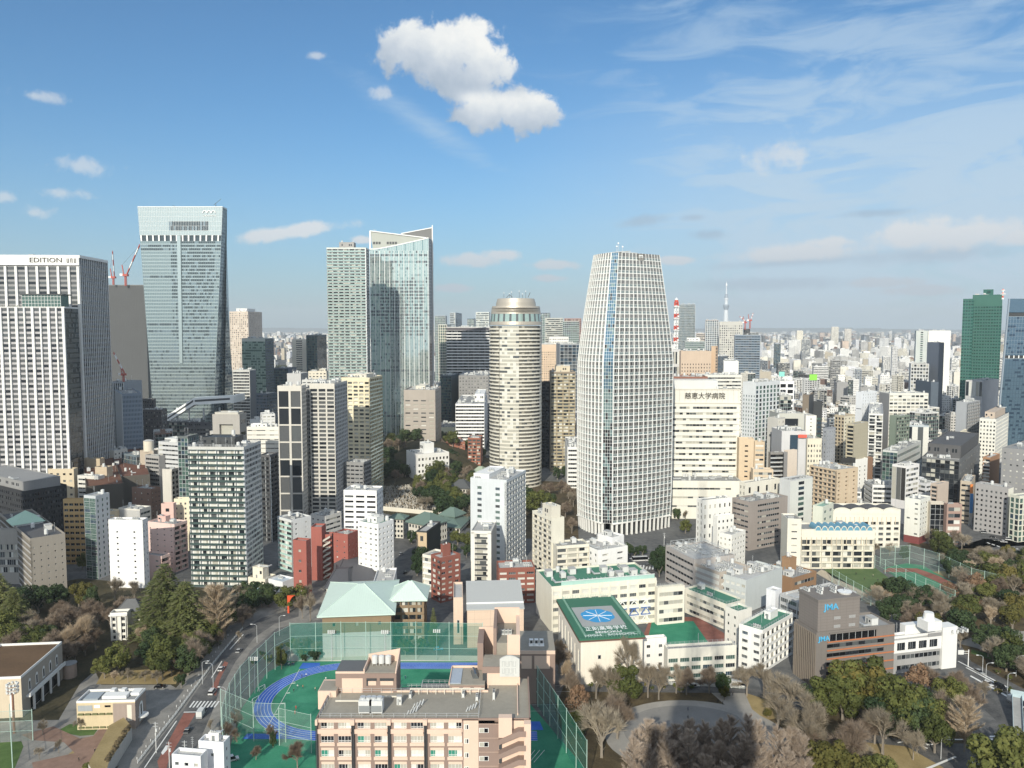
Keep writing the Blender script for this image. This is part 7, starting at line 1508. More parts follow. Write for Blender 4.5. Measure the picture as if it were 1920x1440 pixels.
for(px,py,h,lb)in[(622,1240,13,'floodlight pole left before the broad mint hall'),(722,1240,13,'floodlight pole before the mint roofed flats'),(819,1238,13,'floodlight pole before the peach gymnasium'),(478,1300,14,'floodlight pole at the curve of the blue track')]:lamp(px,py,h,lb,flood=True)
def pylon():
 g=G(27,1375);root=empty('floodlight_tower',g);tag(root,'brown floodlight tower with a ring of lamps, bottom left','lamp');b=MB();m=plain('rust_paint',(.25,.13,.09),.6);b.cyl(0,0,0,15,.42,m,10,.36);b.build('pole',root);a=MB()
 for k in range(3):a.cyl(0,0,15+k*1.3,15.12+k*1.3,1.9,m,14,cap=False);a.cyl(0,0,15.12+k*1.3,15.2+k*1.3,1.9,m,14,cap=False)
 for k in range(3):
  for i in range(9):t=2*pi*i/9;a.box(1.7*cos(t)-.3,1.7*cos(t)+.3,1.7*sin(t)-.3,1.7*sin(t)+.3,15+k*1.3+.2,15.9+k*1.3,EQ)
 a.build('floodlight',root);ALL.append((root,g))
pylon()
def footbridge():
 g=G(1908,1362);root=empty('footbridge',g,-R(31));tag(root,'pale blue footbridge with a long stair at the right edge','bridge');m=plain('bridge_blue',(.40,.50,.54),.5);b=MB()
 b.hexa([(-1.5,-6,0),(1.5,-6,0),(1.5,12,5.6),(-1.5,12,5.6),(-1.5,-6,.4),(1.5,-6,.4),(1.5,12,6),(-1.5,12,6)],ROOFG)
 for sx in(-1.6,1.5):b.hexa([(sx,-6,.2),(sx+.12,-6,.2),(sx+.12,12,5.8),(sx,12,5.8),(sx,-6,1.7),(sx+.12,-6,1.7),(sx+.12,12,7.3),(sx,12,7.3)],m)
 b.build('stair',root);d=MB();d.box(-2,30,12,15,5.6,6,ROOFG);d.box(-2,30,11.9,12.0,5.2,7.4,m);d.box(-2,30,15,15.1,5.2,7.4,m);d.cyl(0,13.5,0,5.6,.4,METAL,8);d.cyl(20,13.5,0,5.6,.4,METAL,8);d.build('deck',root);ALL.append((root,g))
footbridge()
def signg():
 g=G(1815,1250);root=empty('road_sign',g);tag(root,'overhead road sign on a white pole beside the white end wall','sign');b=MB();b.cyl(0,0,0,7.5,.18,WHITE,8);b.bar((0,0,6.8),(-4.6,0,6.8),.14,WHITE);b.bar((0,0,5.9),(-4.6,0,5.9),.14,WHITE);b.build('pole',root);a=MB();a.box(-4.6,-2.1,-.15,-.08,5.4,7.4,EQ);a.build('board',root);ALL.append((root,g))
signg()
# ---- vehicles: body, windows, wheels as parts
def make_car(kind,col_):
 b=MB();m=plain('car_'+col_[0],col_[1],.25,.2,.6)
 L,Wc,h1,h2={'car':(4.3,1.75,.75,1.45),'van':(4.8,1.85,.95,1.95),'truck':(6.2,2.1,1.0,2.2),'bus':(10,2.5,1.1,3.0)}[kind]
 b.hexa([(-L/2,-Wc/2,.3),(L/2,-Wc/2,.3),(L/2,Wc/2,.3),(-L/2,Wc/2,.3),(-L/2,-Wc/2,h1),(L/2-.05,-Wc/2,h1-.12),(L/2-.05,Wc/2,h1-.12),(-L/2,Wc/2,h1)],m)
 c0,c1,c2,c3={'car':(-L*.42,L*.22,-L*.3,L*.08),'van':(-L*.5,L*.3,-L*.48,L*.14),'truck':(L*.12,L*.5,L*.14,L*.38),'bus':(-L*.5,L*.5,-L*.49,L*.46)}[kind]
 g=MB();y0,y1=Wc/2-.03,Wc/2-.14
 g.hexa([(c0,-y0,h1),(c1,-y0,h1-.1),(c1,y0,h1-.1),(c0,y0,h1),(c2,-y1,h2-.08),(c3,-y1,h2-.08),(c3,y1,h2-.08),(c2,y1,h2-.08)],GK)
 b.hexa([(c2,-y1,h2-.08),(c3,-y1,h2-.08),(c3,y1,h2-.08),(c2,y1,h2-.08),(c2+.05,-y1+.05,h2),(c3-.05,-y1+.05,h2),(c3-.05,y1-.05,h2),(c2+.05,y1-.05,h2)],m)
 if kind=='truck':b.box(-L/2,L*.1,-Wc/2,Wc/2,h1+.01,2.9,EQ)
 k=[b,g]
 w=MB();rm_=MB();n_=12
 for i in range(n_):
  a0,a1=2*pi*i/n_,2*pi*(i+1)/n_;r_=.33
  w.quad((r_*cos(a0),-.1,r_*sin(a0)),(r_*cos(a1),-.1,r_*sin(a1)),(r_*cos(a1),.1,r_*sin(a1)),(r_*cos(a0),.1,r_*sin(a0)),INK)
  w.poly([(r_*cos(a0),-.1,r_*sin(a0)),(r_*cos(a1),-.1,r_*sin(a1)),(0,-.1,0)],INK);w.poly([(r_*cos(a0),.1,r_*sin(a0)),(r_*cos(a1),.1,r_*sin(a1)),(0,.1,0)],INK)
  rm_.poly([(.18*cos(a0),-.11,.18*sin(a0)),(.18*cos(a1),-.11,.18*sin(a1)),(0,-.11,0)],METAL);rm_.poly([(.18*cos(a0),.11,.18*sin(a0)),(.18*cos(a1),.11,.18*sin(a1)),(0,.11,0)],METAL)
 return b,g,(w,rm_),L,Wc
CARP={}
CC={'w':('white',(.70,.70,.70)),'k':('black',(.02,.02,.022)),'s':('silver',(.40,.41,.42)),'b':('light_blue',(.10,.42,.62)),'g':('grey',(.15,.155,.16)),'r':('red',(.35,.03,.02))}
def car(px,py,rz,kind,c,lb,z0_=.09):
 g0=G(px,py);root=empty({'car':'parked_car','van':'van','truck':'truck','bus':'bus'}[kind],(g0.x,g0.y,z0_),R(rz));tag(root,lb,kind if kind!='car' else 'car','cars and vans on the roads')
 if(kind,c)not in CARP:
  b,g,w,L,Wc=make_car(kind,CC[c]);o1=b.build('body',root);o2=g.build('window',root);w1=w[0].build('wheel',root);r1=w[1].build('rim',w1);w1.location=(L*.3,Wc/2-.08,.33);CARP[(kind,c)]=(o1,o2,w1,L,Wc,r1)
  for x,y in((-L*.3,Wc/2-.08),(L*.3,-Wc/2+.08),(-L*.3,-Wc/2+.08)):addcopy(r1,addcopy(w1,root,(x,y,.33)))
 else:
  o1,o2,w1,L,Wc,r1=CARP[(kind,c)];addcopy(o1,root);addcopy(o2,root)
  for x,y in((L*.3,Wc/2-.08),(-L*.3,Wc/2-.08),(L*.3,-Wc/2+.08),(-L*.3,-Wc/2+.08)):addcopy(r1,addcopy(w1,root,(x,y,.33)))
 ALL.append((root,g0))
for a in[(378,1342,94,'truck','s','silver box truck at the zebra crossing'),(398,1300,92,'van','w','white van just above the zebra crossing'),(822,1219,4,'car','b','light blue car parked behind the field net'),(434,1427,30,'van','w','white van at the bottom edge right of the small white building'),(1877,1292,-75,'van','k','black van on the right main road'),(1922,1366,20,'car','g','grey car at the foot of the footbridge'),(1825,1436,30,'car','s','silver car on the shaded street at the bottom right'),(1302,1288,0,'car','s','silver car on the street below the mint windowed school'),(1380,1288,0,'truck','w','white truck left of the white railed school corner'),(1862,1008,-20,'car','k','black car on the junction below the grey square windowed block'),(1868,1014,-20,'car','g','dark grey car close behind the black one on the junction'),(1882,1017,-20,'car','w','white car in the queue right of the dark grey car'),(1892,1013,-20,'van','w','white van furthest right in the junction queue'),(1830,985,70,'car','s','silver car left of the grey square windowed block'),(230,1045,20,'van','w','white van in the lane beside the teal glass office'),(700,960,80,'car','w','white car on the lane behind the white flats'),(752,1040,85,'car','s','silver car in the shaded lane right of the octagonal flats'),(760,1075,85,'car','k','black car in the shaded lane behind the mint roofed flats'),(1200,1052,10,'bus','w','white bus on the avenue at the grid skyscraper foot'),(1745,1396,10,'car','w','white car half hidden under the bare park trees'),(1660,1378,8,'car','s','silver car parked along the park street'),(300,1290,10,'car','k','black car on the yard beside the pavilion'),(448,1222,90,'car','s','silver car on the main road above the upper red lane'),(415,1256,92,'car','w','white car on the main road beside the upper red lane'),(352,1372,93,'car','g','grey car right of the lower red lane'),(1836,1262,-75,'car','s','silver car furthest up the right main road'),(1852,1284,-75,'car','w','white car following behind the black van'),(1905,1322,-75,'truck','s','silver truck passing under the footbridge deck'),(1215,1062,12,'car','g','grey car before the zebra crossing on the avenue'),(1192,1072,12,'car','w','white car nearest on the avenue'),(1902,1030,-20,'car','s','silver car at the right edge junction'),(1846,1000,-20,'van','s','silver van at the head of the junction queue'),(1905,1046,-20,'bus','w','white bus at the right edge junction'),(1790,1012,20,'car','k','black car left of the junction queue')]:
 car(*a)
 # ---- people: one continuous skinned body each, a few poses shared
def person_mesh(pose,cloth,seed):
 r=random.Random(seed);V,E,Rr=[],[],[]
 def v(p,r_,par=None):V.append(p);Rr.append(r_);(E.append((par,len(V)-1))if par is not None else None);return len(V)-1
 st={'stand':.06,'walk':.28,'run':.42}[pose];pl=v((0,0,.95),.14);ch=v((0,.02,1.28),.16,pl);nk=v((0,.02,1.47),.06,ch);hd=v((0,.03,1.56),.09,nk);v((0,.03,1.70),.085,hd)
 for s_ in(-1,1):
  hp=v((s_*.1,0,.88),.10,pl);kn=v((s_*.1,s_*st*.5,.50),.065,hp);an=v((s_*.1,s_*st*.5-(.2 if pose=='run' and s_<0 else 0),.09),.042,kn);v((s_*.1,s_*st*.5+.14,.04),.035,an)
  sh=v((s_*.19,0,1.40),.06,ch);el_=v((s_*.25,-s_*st*.4,1.13),.045,sh);hn=v((s_*.24,-s_*st*.4+(.18 if pose!='stand' else .03),.90),.032,el_);v((s_*.24,-s_*st*.4+(.24 if pose!='stand' else .04),.82),.025,hn)
 me=bpy.data.meshes.new('person');me.from_pydata(V,E,[]);o=bpy.data.objects.new('person',me);COL.objects.link(o)
 mod=o.modifiers.new('s','SKIN')
 for i,sv in enumerate(me.skin_vertices[0].data):sv.radius=(Rr[i],Rr[i]*(.7 if i in(1,0)else 1));sv.use_root=(i==0)
 ss=o.modifiers.new('u','SUBSURF');ss.levels=1;ss.render_levels=1
 dg=bpy.context.evaluated_depsgraph_get();m2=bpy.data.meshes.new_from_object(o.evaluated_get(dg));bpy.data.objects.remove(o)
 m2.materials.clear();ms=[plain('trousers_'+cloth[0],cloth[1],.8),plain('top_'+cloth[2],cloth[3],.8),plain('skin',(.45,.28,.2),.6),plain('hair',(.02,.017,.015),.7)]
 for m in ms:m2.materials.append(m)
 for p in m2.polygons:z_=p.center.z;p.material_index=0 if z_<.93 else(1 if z_<1.47 and abs(p.center.x)<.3 and z_>.88 else(3 if z_>1.66 or(z_>1.55 and p.center.y<.0)else 2));p.use_smooth=True
 return m2
CL=[('navy',(.02,.03,.08),'navy',(.03,.05,.12)),('navy',(.02,.03,.08),'white',(.7,.7,.7)),('navy',(.02,.03,.08),'orange',(.6,.2,.08)),('black',(.02,.02,.02),'black',(.03,.03,.03)),('red',(.4,.05,.04),'red',(.5,.07,.05)),('grey',(.1,.1,.1),'cream',(.6,.55,.4))]
PM={}
def person(px,py,pose,c,lb,grp,rz=0):
 k=(pose,c)
 if k not in PM:PM[k]=person_mesh(pose,CL[c],3)
 o=bpy.data.objects.new('person',PM[k]);COL.objects.link(o);g=G(px,py);o.location=(g.x,g.y,.12);o.rotation_euler.z=R(rz);tag(o,lb,'person',grp);ALL.append((o,g))
rp=random.Random(4)
WHAT=['dark tracksuit','white top and dark trousers','orange top','black clothes','red sports clothes','cream top']
ord_=['first','second','third','fourth','fifth','sixth','seventh','eighth','ninth','tenth','eleventh','twelfth','thirteenth','fourteenth','fifteenth','sixteenth','seventeenth','eighteenth']
for i in range(16):
 c=rp.choice([0,0,0,1,3]);person(524+i*1.85,1250+rp.uniform(-2.2,1.5),'stand',c,f'person in {WHAT[c]}, {ord_[i]} from the left in the row at the far net','students lined up at the far net',rp.uniform(0,360))
for(px,py,po,c,lb)in[(574,1270,'run',1,'runner in a white top, right one of two on the blue track'),(566,1272,'run',0,'runner in a dark tracksuit, left one on the blue track'),(611,1277,'walk',1,'person in a white top alone in the upper field'),(617,1283,'stand',5,'person in a cream top beside the campus stair block'),(558,1291,'walk',1,'person in a white top left of the orange pair'),(568,1292,'stand',2,'person in orange, centre of the field group'),(551,1299,'walk',3,'person in black at the left of the field group'),(591,1296,'stand',5,'person in a cream top near the left campus corner'),(555,1331,'stand',4,'person in red on the near court, upper one'),(553,1340,'stand',4,'person in red on the near court, lower one'),(749,1272,'stand',1,'person in a white top right of the campus stair block'),(760,1274,'stand',0,'person in dark tracksuit right of the campus stair block'),(750,1281,'walk',1,'person in a white top just beside the campus stair block'),(148,1428,'walk',3,'person in black on the brick path'),(189,1412,'stand',1,'person in a white top on the rooftop lawn'),(178,1412,'stand',3,'person in black on the rooftop lawn'),(1290,1333,'walk',0,'person in dark clothes on the round plaza, upper one'),(1290,1349,'walk',3,'person in black on the round plaza, lower one'),(1346,1318,'walk',3,'person in black on the plaza rim'),(1355,1322,'walk',3,'person in black right of the one on the plaza rim'),(1374,1305,'stand',3,'person in black at the park entrance path'),(1878,1376,'walk',3,'person in black at the crossing near the footbridge'),(1605,1078,'run',3,'player in black on the turf pitch, left one'),(1621,1088,'run',3,'player in black on the turf pitch, middle one'),(1646,1090,'run',3,'player in black on the turf pitch, right one'),(1637,1082,'run',5,'player in a cream top on the turf pitch')]:
 person(px,py,po,c,lb,'people in the fields and park',rp.uniform(0,360))
def ramp():
 g=G(210,1440);root=empty('garden_terrace',(0,0,0));tag(root,'raised terrace with dry grass and a pale retaining wall, lower left','terrace');b=MB();H_=5.0
 top=[G(x,y,H_)for x,y in((165,1432),(205,1360),(232,1345),(247,1362),(205,1428),(190,1470))];b.poly([tuple(p)for p in top],DRYG);b.build('lawn',root);w=MB();wm=wallm((.50,.47,.43))
 for i in range(len(top)):
  a,c=top[i],top[(i+1)%len(top)];w.quad((a.x,a.y,0),(c.x,c.y,0),(c.x,c.y,H_+.01),(a.x,a.y,H_+.01),wm)
 w.build('wall',root);h=MB();a,c=top[3],top[4];r=random.Random(2)
 for i in range(60):t_=r.random();p=a+(c-a)*t_;h.cyl(p.x-r.uniform(.3,1.6),p.y,H_,H_+r.uniform(.5,1.1),r.uniform(.5,.9),SOIL,6,.3)
 h.build('hedge',root)
 ALL.append((root,top[1]))
ramp()
for i,(p,q)in enumerate([((262,1424),(330,1334)),((336,1326),(392,1248)),((398,1240),(444,1176))]):
 for k in range(8):
  g=G(p[0]+(q[0]-p[0])*k/8-5,p[1]+(q[1]-p[1])*k/8);b=MB();b.cyl(0,0,0,.85,.1,WHITE,8);o=b.build('bollard');o.location=g
  tag(o,f"white bollard on the road pavement, {ord_[k]} from the near end, {('lower', 'middle', 'upper')[i]} stretch",'bollard','bollards along the pavement');ALL.append((o,g))
def upole(px,py,h,lb):
 g=G(px,py);root=empty('utility_pole',g);tag(root,lb,'pole','utility poles');b=MB();b.cyl(0,0,0,h,.17,EQ,8,.12);b.build('pole',root);c=MB()
 for z in(h-.5,h-1.6):c.box(-.9,.9,-.06,.06,z,z+.1,METAL)
 c.cyl(.35,0,h-3.4,h-2.4,.28,EQ,10);c.build('crossarm',root);ALL.append((root,g))
for a in[(293,1412,11,'white utility pole on the pavement at the lower red lane'),(83,1082,11,'utility pole before the shaded beige block'),(690,1098,10,'utility pole beside the white flat house'),(1245,1030,11,'utility pole right of the grid skyscraper foot'),(318,1440,9,'pole at the bottom edge beside the red lane'),(347,1432,8,'thin pole right of the red lane'),(739,1070,10,'utility pole in the shaded lane')]:upole(*a)
def board(x0,x1,yt,yb,Y,c,lb):
 a,b_=P(x0,yt,Y),P(x1,yb,Y);root=empty('billboard',(a.x,Y,0));tag(root,lb,'sign');b=MB();b.box(0,b_.x-a.x,0,.6,b_.z,a.z,plain('board_'+lb.split()[0],c,.5));b.build('board',root);p=MB()
 for x in(.2,b_.x-a.x-.5):p.box(x,x+.3,.61,.9,0,a.z-.3,METAL)
 p.build('support',root);ALL.append((root,a))
for a in[(1518,1532,702,713,800,(.25,.62,.08),'lime green rooftop billboard in the right middle distance'),(1461,1471,697,706,820,(.25,.62,.55),'aqua rooftop billboard left of the lime green one'),(1497,1513,815,821,608,(.65,.12,.08),'red rooftop sign on the silver panelled block'),(1577,1604,858,868,632,(.03,.03,.03),'black sign box on the white hotel slab'),(1820,1824,908,925,566,(.65,.22,.06),'orange part of a vertical banner on the tan office'),(1820,1824,926,962,565,(.06,.22,.50),'blue part of a vertical banner on the tan office')]:board(*a)
def goal(px,py,rz,lb):
 g=G(px,py);root=empty('football_goal',(g.x,g.y,.1),R(rz));tag(root,lb,'goal','goals on the sports field');b=MB()
 for a,c in(((0,0,0),(0,0,2)),((3,0,0),(3,0,2)),((0,0,2),(3,0,2)),((0,0,2),(0,1.1,0)),((3,0,2),(3,1.1,0)),((0,1.1,0),(3,1.1,0))):b.bar(a,c,.11,WHITE)
 b.build('frame',root);q=MB();q.quad((0,0,2),(3,0,2),(3,1.1,0),(0,1.1,0),NETL);q.build('netting',root);ALL.append((root,g))
goal(486,1298,60,'small white goal left of the blue track, upper one');goal(474,1320,60,'small white goal left of the blue track, lower one');goal(1600,1066,0,'goal at the far end of the turf pitch')
# ---------------------------------------------------------------- the packed city behind: real boxes with real windows near by, simple ones far off
def farm(rgb):
 key=('far',rgb)
 if key in MATS:return MATS[key]
 m,t,b=base_mat('far_wall');g=t.new('ShaderNodeNewGeometry');pos=g.outputs['Position'];nrm=g.outputs['True Normal']
 s=t.new('ShaderNodeSeparateXYZ');t.inp(s.inputs[0],pos);ns=t.new('ShaderNodeSeparateXYZ');t.inp(ns.inputs[0],nrm)
 tan=t.vmath('NORMALIZE',t.vmath('CROSS_PRODUCT',nrm,(0,0,1)));u=t.vmath('DOT_PRODUCT',pos,tan,1)
 zr=t.math('FRACT',t.math('DIVIDE',s.outputs[2],3.4));ur=t.math('FRACT',t.math('DIVIDE',u,3.1))
 w=t.math('MULTIPLY',t.math('MULTIPLY',t.math('GREATER_THAN',zr,.42),t.math('LESS_THAN',zr,.84)),t.math('MULTIPLY',t.math('GREATER_THAN',ur,.22),t.math('LESS_THAN',ur,.8)))
 patch=t.math('GREATER_THAN',t.noise(pos,.022,1,.5),.42);w=t.math('MULTIPLY',t.math('MULTIPLY',w,patch),t.math('LESS_THAN',ns.outputs[2],.5))
 f=t.math('ADD',.78,t.math('MULTIPLY',t.noise(pos,.05,5,.7),.44))
 c=t.mix(t.math('MULTIPLY',w,.8),t.mix(1.0,(*rgb,1),f,'MULTIPLY'),(.05,.06,.07,1));t.inp(b.inputs['Base Color'],c);b.inputs['Roughness'].default_value=.7
 MATS[key]=m;return m
rc=random.Random(21)
PAL=[((.70,.70,.69),12,'white'),((.66,.63,.55),5,'cream'),((.50,.49,.47),6,'pale grey'),((.30,.30,.30),4,'grey'),((.44,.39,.31),2,'tan'),((.22,.14,.11),2,'brown'),((.11,.115,.12),2,'black'),((.24,.27,.31),2,'slate blue'),((.62,.63,.66),5,'silver'),((.52,.42,.35),1,'peach'),((.80,.79,.76),6,'bright white')]
PW=[p for p in PAL for _ in range(p[1])]
def inpoly(x,y,pts):
 c=False;j=len(pts)-1
 for i in range(len(pts)):
  if(pts[i][1]>y)!=(pts[j][1]>y)and x<(pts[j][0]-pts[i][0])*(y-pts[i][1])/(pts[j][1]-pts[i][1])+pts[i][0]:c=not c
  j=i
 return c
NOGO=[[(700,1100),(700,880),(715,790),(860,790),(925,860),(985,880),(1090,880),(1090,1100)],[(1180,1100),(1175,1010),(1260,960),(1310,980),(1300,1060)],[(1640,1400),(1500,1100),(1530,1055),(1690,1030),(1690,1010),(1810,985),(1880,970),(2000,1000),(2000,1400)],[(-100,1500),(-100,1100),(470,1090),(640,1105),(800,1150),(1000,1110),(1500,1200),(2100,1300),(2100,1500)],[(545,715),(545,690),(565,648),(512,648),(512,690),(520,720)],[(1240,1060),(1240,1000),(1560,1040),(1560,1130),(1240,1130)]]
def skyline(px,Y):
 if Y>2600:return 632
 if px<612:base=800 if px<430 else 700
 elif px<1260:base=715
 else:base=668 if Y>1300 else(700 if Y>1000 else(760 if Y>780 else(830 if Y>640 else 900)))
 if 500<px<560 and Y>1100:base=652 if Y>2500 else 730
 return base
cand=[]
TH=R(20);ca,sa=cos(TH),sin(TH)
u_=-2600
while u_<2600:
 v_=300
 while v_<4200:
  pitch=25 if v_<1600 else 34
  x=u_*ca-v_*sa*0+rc.uniform(-4,4);y=v_+rc.uniform(-4,4)-u_*.28
  v_+=pitch
  if y<470 or abs(x)>.7*y+60:continue
  if int(v_/pitch)%5==0 and rc.random()<.6:continue
  if infoot(x,y,13)or(y<640 and x<y*.3):continue
  gp=PX((x,y,0))
  if any(inpoly(gp[0],gp[1],q)for q in NOGO):continue
  w,d=rc.uniform(10,21),rc.uniform(10,21)
  hh=min(70,max(9,rc.lognormvariate(3.25,.42)))
  if y>1500 and rc.random()<.08:hh*=1.7
  ylim=skyline(gp[0],y);zmax=145-(ylim-616)/1460*y
  hh=min(hh,zmax-rc.uniform(0,9))
  if hh<6:continue
  if y>1600:w*=1.5;d*=1.5
  cand.append((x,y,w,d,hh))
 u_+=27 if True else 40
bpy.context.view_layer.update();dg=bpy.context.evaluated_depsgraph_get()
def seen(x,y,z):
 c=Vector((0,0,H));d=Vector((x,y,z))-c;L=d.length;ok,loc,nr,i,ob,mt=S.ray_cast(dg,c+d/L*30,d/L,distance=L-45)
 return not ok
STY=[('P',3.3,3.4,.5,.42,{}),('B',3.5,3,.42,{}),('K',3.1,5,.8,{}),('P',3.4,2.6,.4,.5,{'skip':.15}),('N',),('P',3.2,5,.7,.4,{}),('C',3.8,3,.3,{}),('B',3.6,3,.5,{'sp':.3}),('K',3.1,4,.8,{'gap':2})]
vis=[];rest=[]
for c in cand:
 px,py=PX((c[0],c[1],c[4]))
 (vis if(-20<px<1940 and c[1]<2300 and seen(c[0],c[1],c[4]+.5))else rest).append(c)
vis.sort(key=lambda c:-(c[2]*c[4])/c[1]**2)
NIND=95
CITYB=[]
def one(c,root=None,shared=None):
 x,y,w,d,hh=c;t=R(rc.choice([18,20,24,62,66,8]));rgb,_,nm=rc.choice(PW);wm=wallm(rgb)
 o=Vector((x,y,0))-Vector((w/2*cos(t)+d/2*sin(t),-w/2*sin(t)+d/2*cos(t),0))
 C=Ctx(wm,rc.choice(['d','d','o','c','k']),False,None,None,int(x*7+y));f1,f2=rc.choice(STY),rc.choice(STY);rt=rc.choice([ROOFG,ROOFL,ROOFG,ROOFL,ROOFL])
 if shared is None:
  root=empty('city_building',o,-t)
  rect(root,C,0,w,0,d,0,hh,f1,f2,f2,None,rt,.8,None);C.bands,bd={},C.bands;C.bal,bl_={},C.bal
  for q in bd.values():mb_join(C.glz,q)
  for q in bl_.values():mb_join(C.fins,q)
  C.wall.build('wall',root);C.glz.build('glazing',root);C.fins.build('balcony' if 'K' in(f1[0],f2[0])else 'mullion_frame',root)
  if w>9:roof_gear(root,.6,w-.6,.6,d-.6,hh+.01,rc,.7,0,[(.15,.15+min(.5,5/w),.3,.3+min(.5,5/d),3,wm)]if rc.random()<.7 else None)
  CITYB.append((root,nm,hh,Vector((x,y,hh))))
 else:
  tr=lambda p:(o.x+p[0]*cos(t)+p[1]*sin(t),o.y-p[0]*sin(t)+p[1]*cos(t),p[2])
  m=farm(rgb)
  if y<1250:
   facade(C,lambda a,q,z:tr((a,-q,z)),w,0,hh,f1 if f1[0]!='C' else STY[0]);facade(C,lambda a,q,z:tr((w+q,a,z)),d,0,hh,f2 if f2[0]!='C' else STY[1]);facade(C,lambda a,q,z:tr((-q,d-a,z)),d,0,hh,('N',))
   for q in list(C.bands.values())+list(C.bal.values())+[C.wall,C.glz,C.fins]:mb_join(shared,q)
   shared.hexa([tr(p)for p in((0,0,hh-.3),(w,0,hh-.3),(w,d,hh-.3),(0,d,hh-.3),(0,0,hh),(w,0,hh),(w,d,hh),(0,d,hh))],rt)
  else:shared.hexa([tr(p)for p in((0,0,0),(w,0,0),(w,d,0),(0,d,0),(0,0,hh),(w,0,hh),(w,d,hh),(0,d,hh))],m)
  for k in range(rc.choice([1,2,3])):
   a,q=rc.uniform(.5,w*.6),rc.uniform(.5,d*.6);e,g,hz_=rc.uniform(1.5,w*.35),rc.uniform(1.5,d*.35),rc.uniform(1.2,4)
   shared.hexa([tr(p)for p in((a,q,hh),(a+e,q,hh),(a+e,q+g,hh),(a,q+g,hh),(a,q,hh+hz_),(a+e,q,hh+hz_),(a+e,q+g,hh+hz_),(a,q+g,hh+hz_))],rc.choice([wm,EQ,ROOFL]))
def mb_join(A,B):
 k=len(A.v);A.v+=B.v;A.f+=[tuple(k+j for j in f)for f in B.f];A.m+=[A.mi(B.mats[i])for i in B.m]
for c in vis[:NIND]:one(c)
SH=MB();
for c in vis[NIND:]+rest:one(c,shared=SH)
tag(SH.build('packed_city'),'packed mass of small pale city buildings filling the middle distance','city',kind='stuff')
FA=MB();fm=[farm(p[0])for p in PAL]
y=3600
while y<24000:
 step=y*.0088;x=-y*.72
 while x<y*.72:
  x+=step*rc.uniform(.7,1.9)
  if rc.random()<.25:continue
  hh=min(90,rc.lognormvariate(3.0,.5))*(1+(rc.random()<.03)*1.3);s_=step*rc.uniform(.25,.65);dd=s_*rc.uniform(.5,1)
  hh=min(hh,80 if y<6000 else 100)
  FA.box(x,x+s_,y+rc.uniform(0,step),y+dd+step,0,hh,rc.choice(fm))
 y+=step
tag(FA.build('distant_city'),'hazy carpet of tiny pale buildings reaching the horizon','city',kind='stuff')
def far_wood():
 b=MB();r=random.Random(5);m=[groundm('far_wood',(.035,.045,.03),(.08,.085,.05),.02,.2)]
 for i in range(500):
  px=r.uniform(500,562);Y=r.uniform(1900,2700);p=P(px,700,Y);s_=r.uniform(9,18);b.cyl(p.x,Y,0,r.uniform(10,20)*.6,s_,m[0],8,s_*.8,False);b.cyl(p.x,Y,8,20,s_*.8,m[0],8,s_*.2)
 tag(b.build('far_wood'),'dark band of park trees between the beige tower and striped cream office','wood',kind='stuff')
far_wood()
hb=MB();hm=groundm('far_hills',(.10,.12,.13),(.14,.16,.16),.001,.01);hr=random.Random(3);X=-26000
while X<26000:
 h1=60+80*abs(sin(X/5200.0))+hr.uniform(0,30);hb.hexa([(X,24500,-1),(X+900,24500,-1),(X+900,25900,-1),(X,25900,-1),(X,25000,h1),(X+900,25000,h1+hr.uniform(-15,15)),(X+900,25500,h1),(X,25500,h1)],hm);X+=900
tag(hb.build('hills'),kind='structure')
# ---------------------------------------------------------------- trees
def leafm(name,a,b_,c_):
 m,t,bs=base_mat(name);g=t.new('ShaderNodeNewGeometry');pos=g.outputs['Position'];oi=t.new('ShaderNodeObjectInfo').outputs['Random']
 f=t.math('ADD',t.math('MULTIPLY',t.noise(pos,.35,4,.7),.8),t.math('MULTIPLY',t.math('SUBTRACT',oi,.5),.35))
 t.inp(bs.inputs['Base Color'],t.ramp(f,[(.2,a),(.5,b_),(.75,c_)]));bs.inputs['Roughness'].default_value=.75;bs.inputs['Specular IOR Level'].default_value=.2
 tl=t.new('ShaderNodeBsdfTranslucent');tl.inputs[0].default_value=(*b_,1);mx=t.new('ShaderNodeMixShader');mx.inputs[0].default_value=.25
 t.l.new(bs.outputs[0],mx.inputs[1]);t.l.new(tl.outputs[0],mx.inputs[2]);t.l.new(mx.outputs[0],t.n['Material Output'].inputs[0]);return m
LG=leafm('evergreen_leaf',(.06,.075,.022),(.125,.14,.04),(.22,.215,.065));LD=leafm('dark_leaf',(.03,.055,.024),(.06,.09,.038),(.11,.14,.05));LY=leafm('olive_leaf',(.09,.09,.025),(.16,.14,.04),(.24,.19,.055))
LC=leafm('cedar_needle',(.10,.12,.045),(.19,.21,.075),(.30,.31,.12));LR=leafm('russet_leaf',(.17,.10,.06),(.25,.16,.10),(.33,.23,.15))
BARK=wallm((.24,.205,.165),.9,.35,.2);BT=leafm('bare_twig',(.26,.22,.165),(.37,.32,.25),(.49,.43,.34));BP=leafm('pale_twig',(.42,.33,.23),(.56,.46,.34),(.68,.58,.44));BW=leafm('redwood_twig',(.36,.29,.23),(.48,.40,.33),(.60,.51,.43));BD=leafm('dark_twig',(.21,.16,.12),(.30,.24,.185),(.40,.33,.26))
def rv(r):
 while True:
  v=Vector((r.uniform(-1,1),r.uniform(-1,1),r.uniform(-1,1)))
  if .05<v.length<1:return v
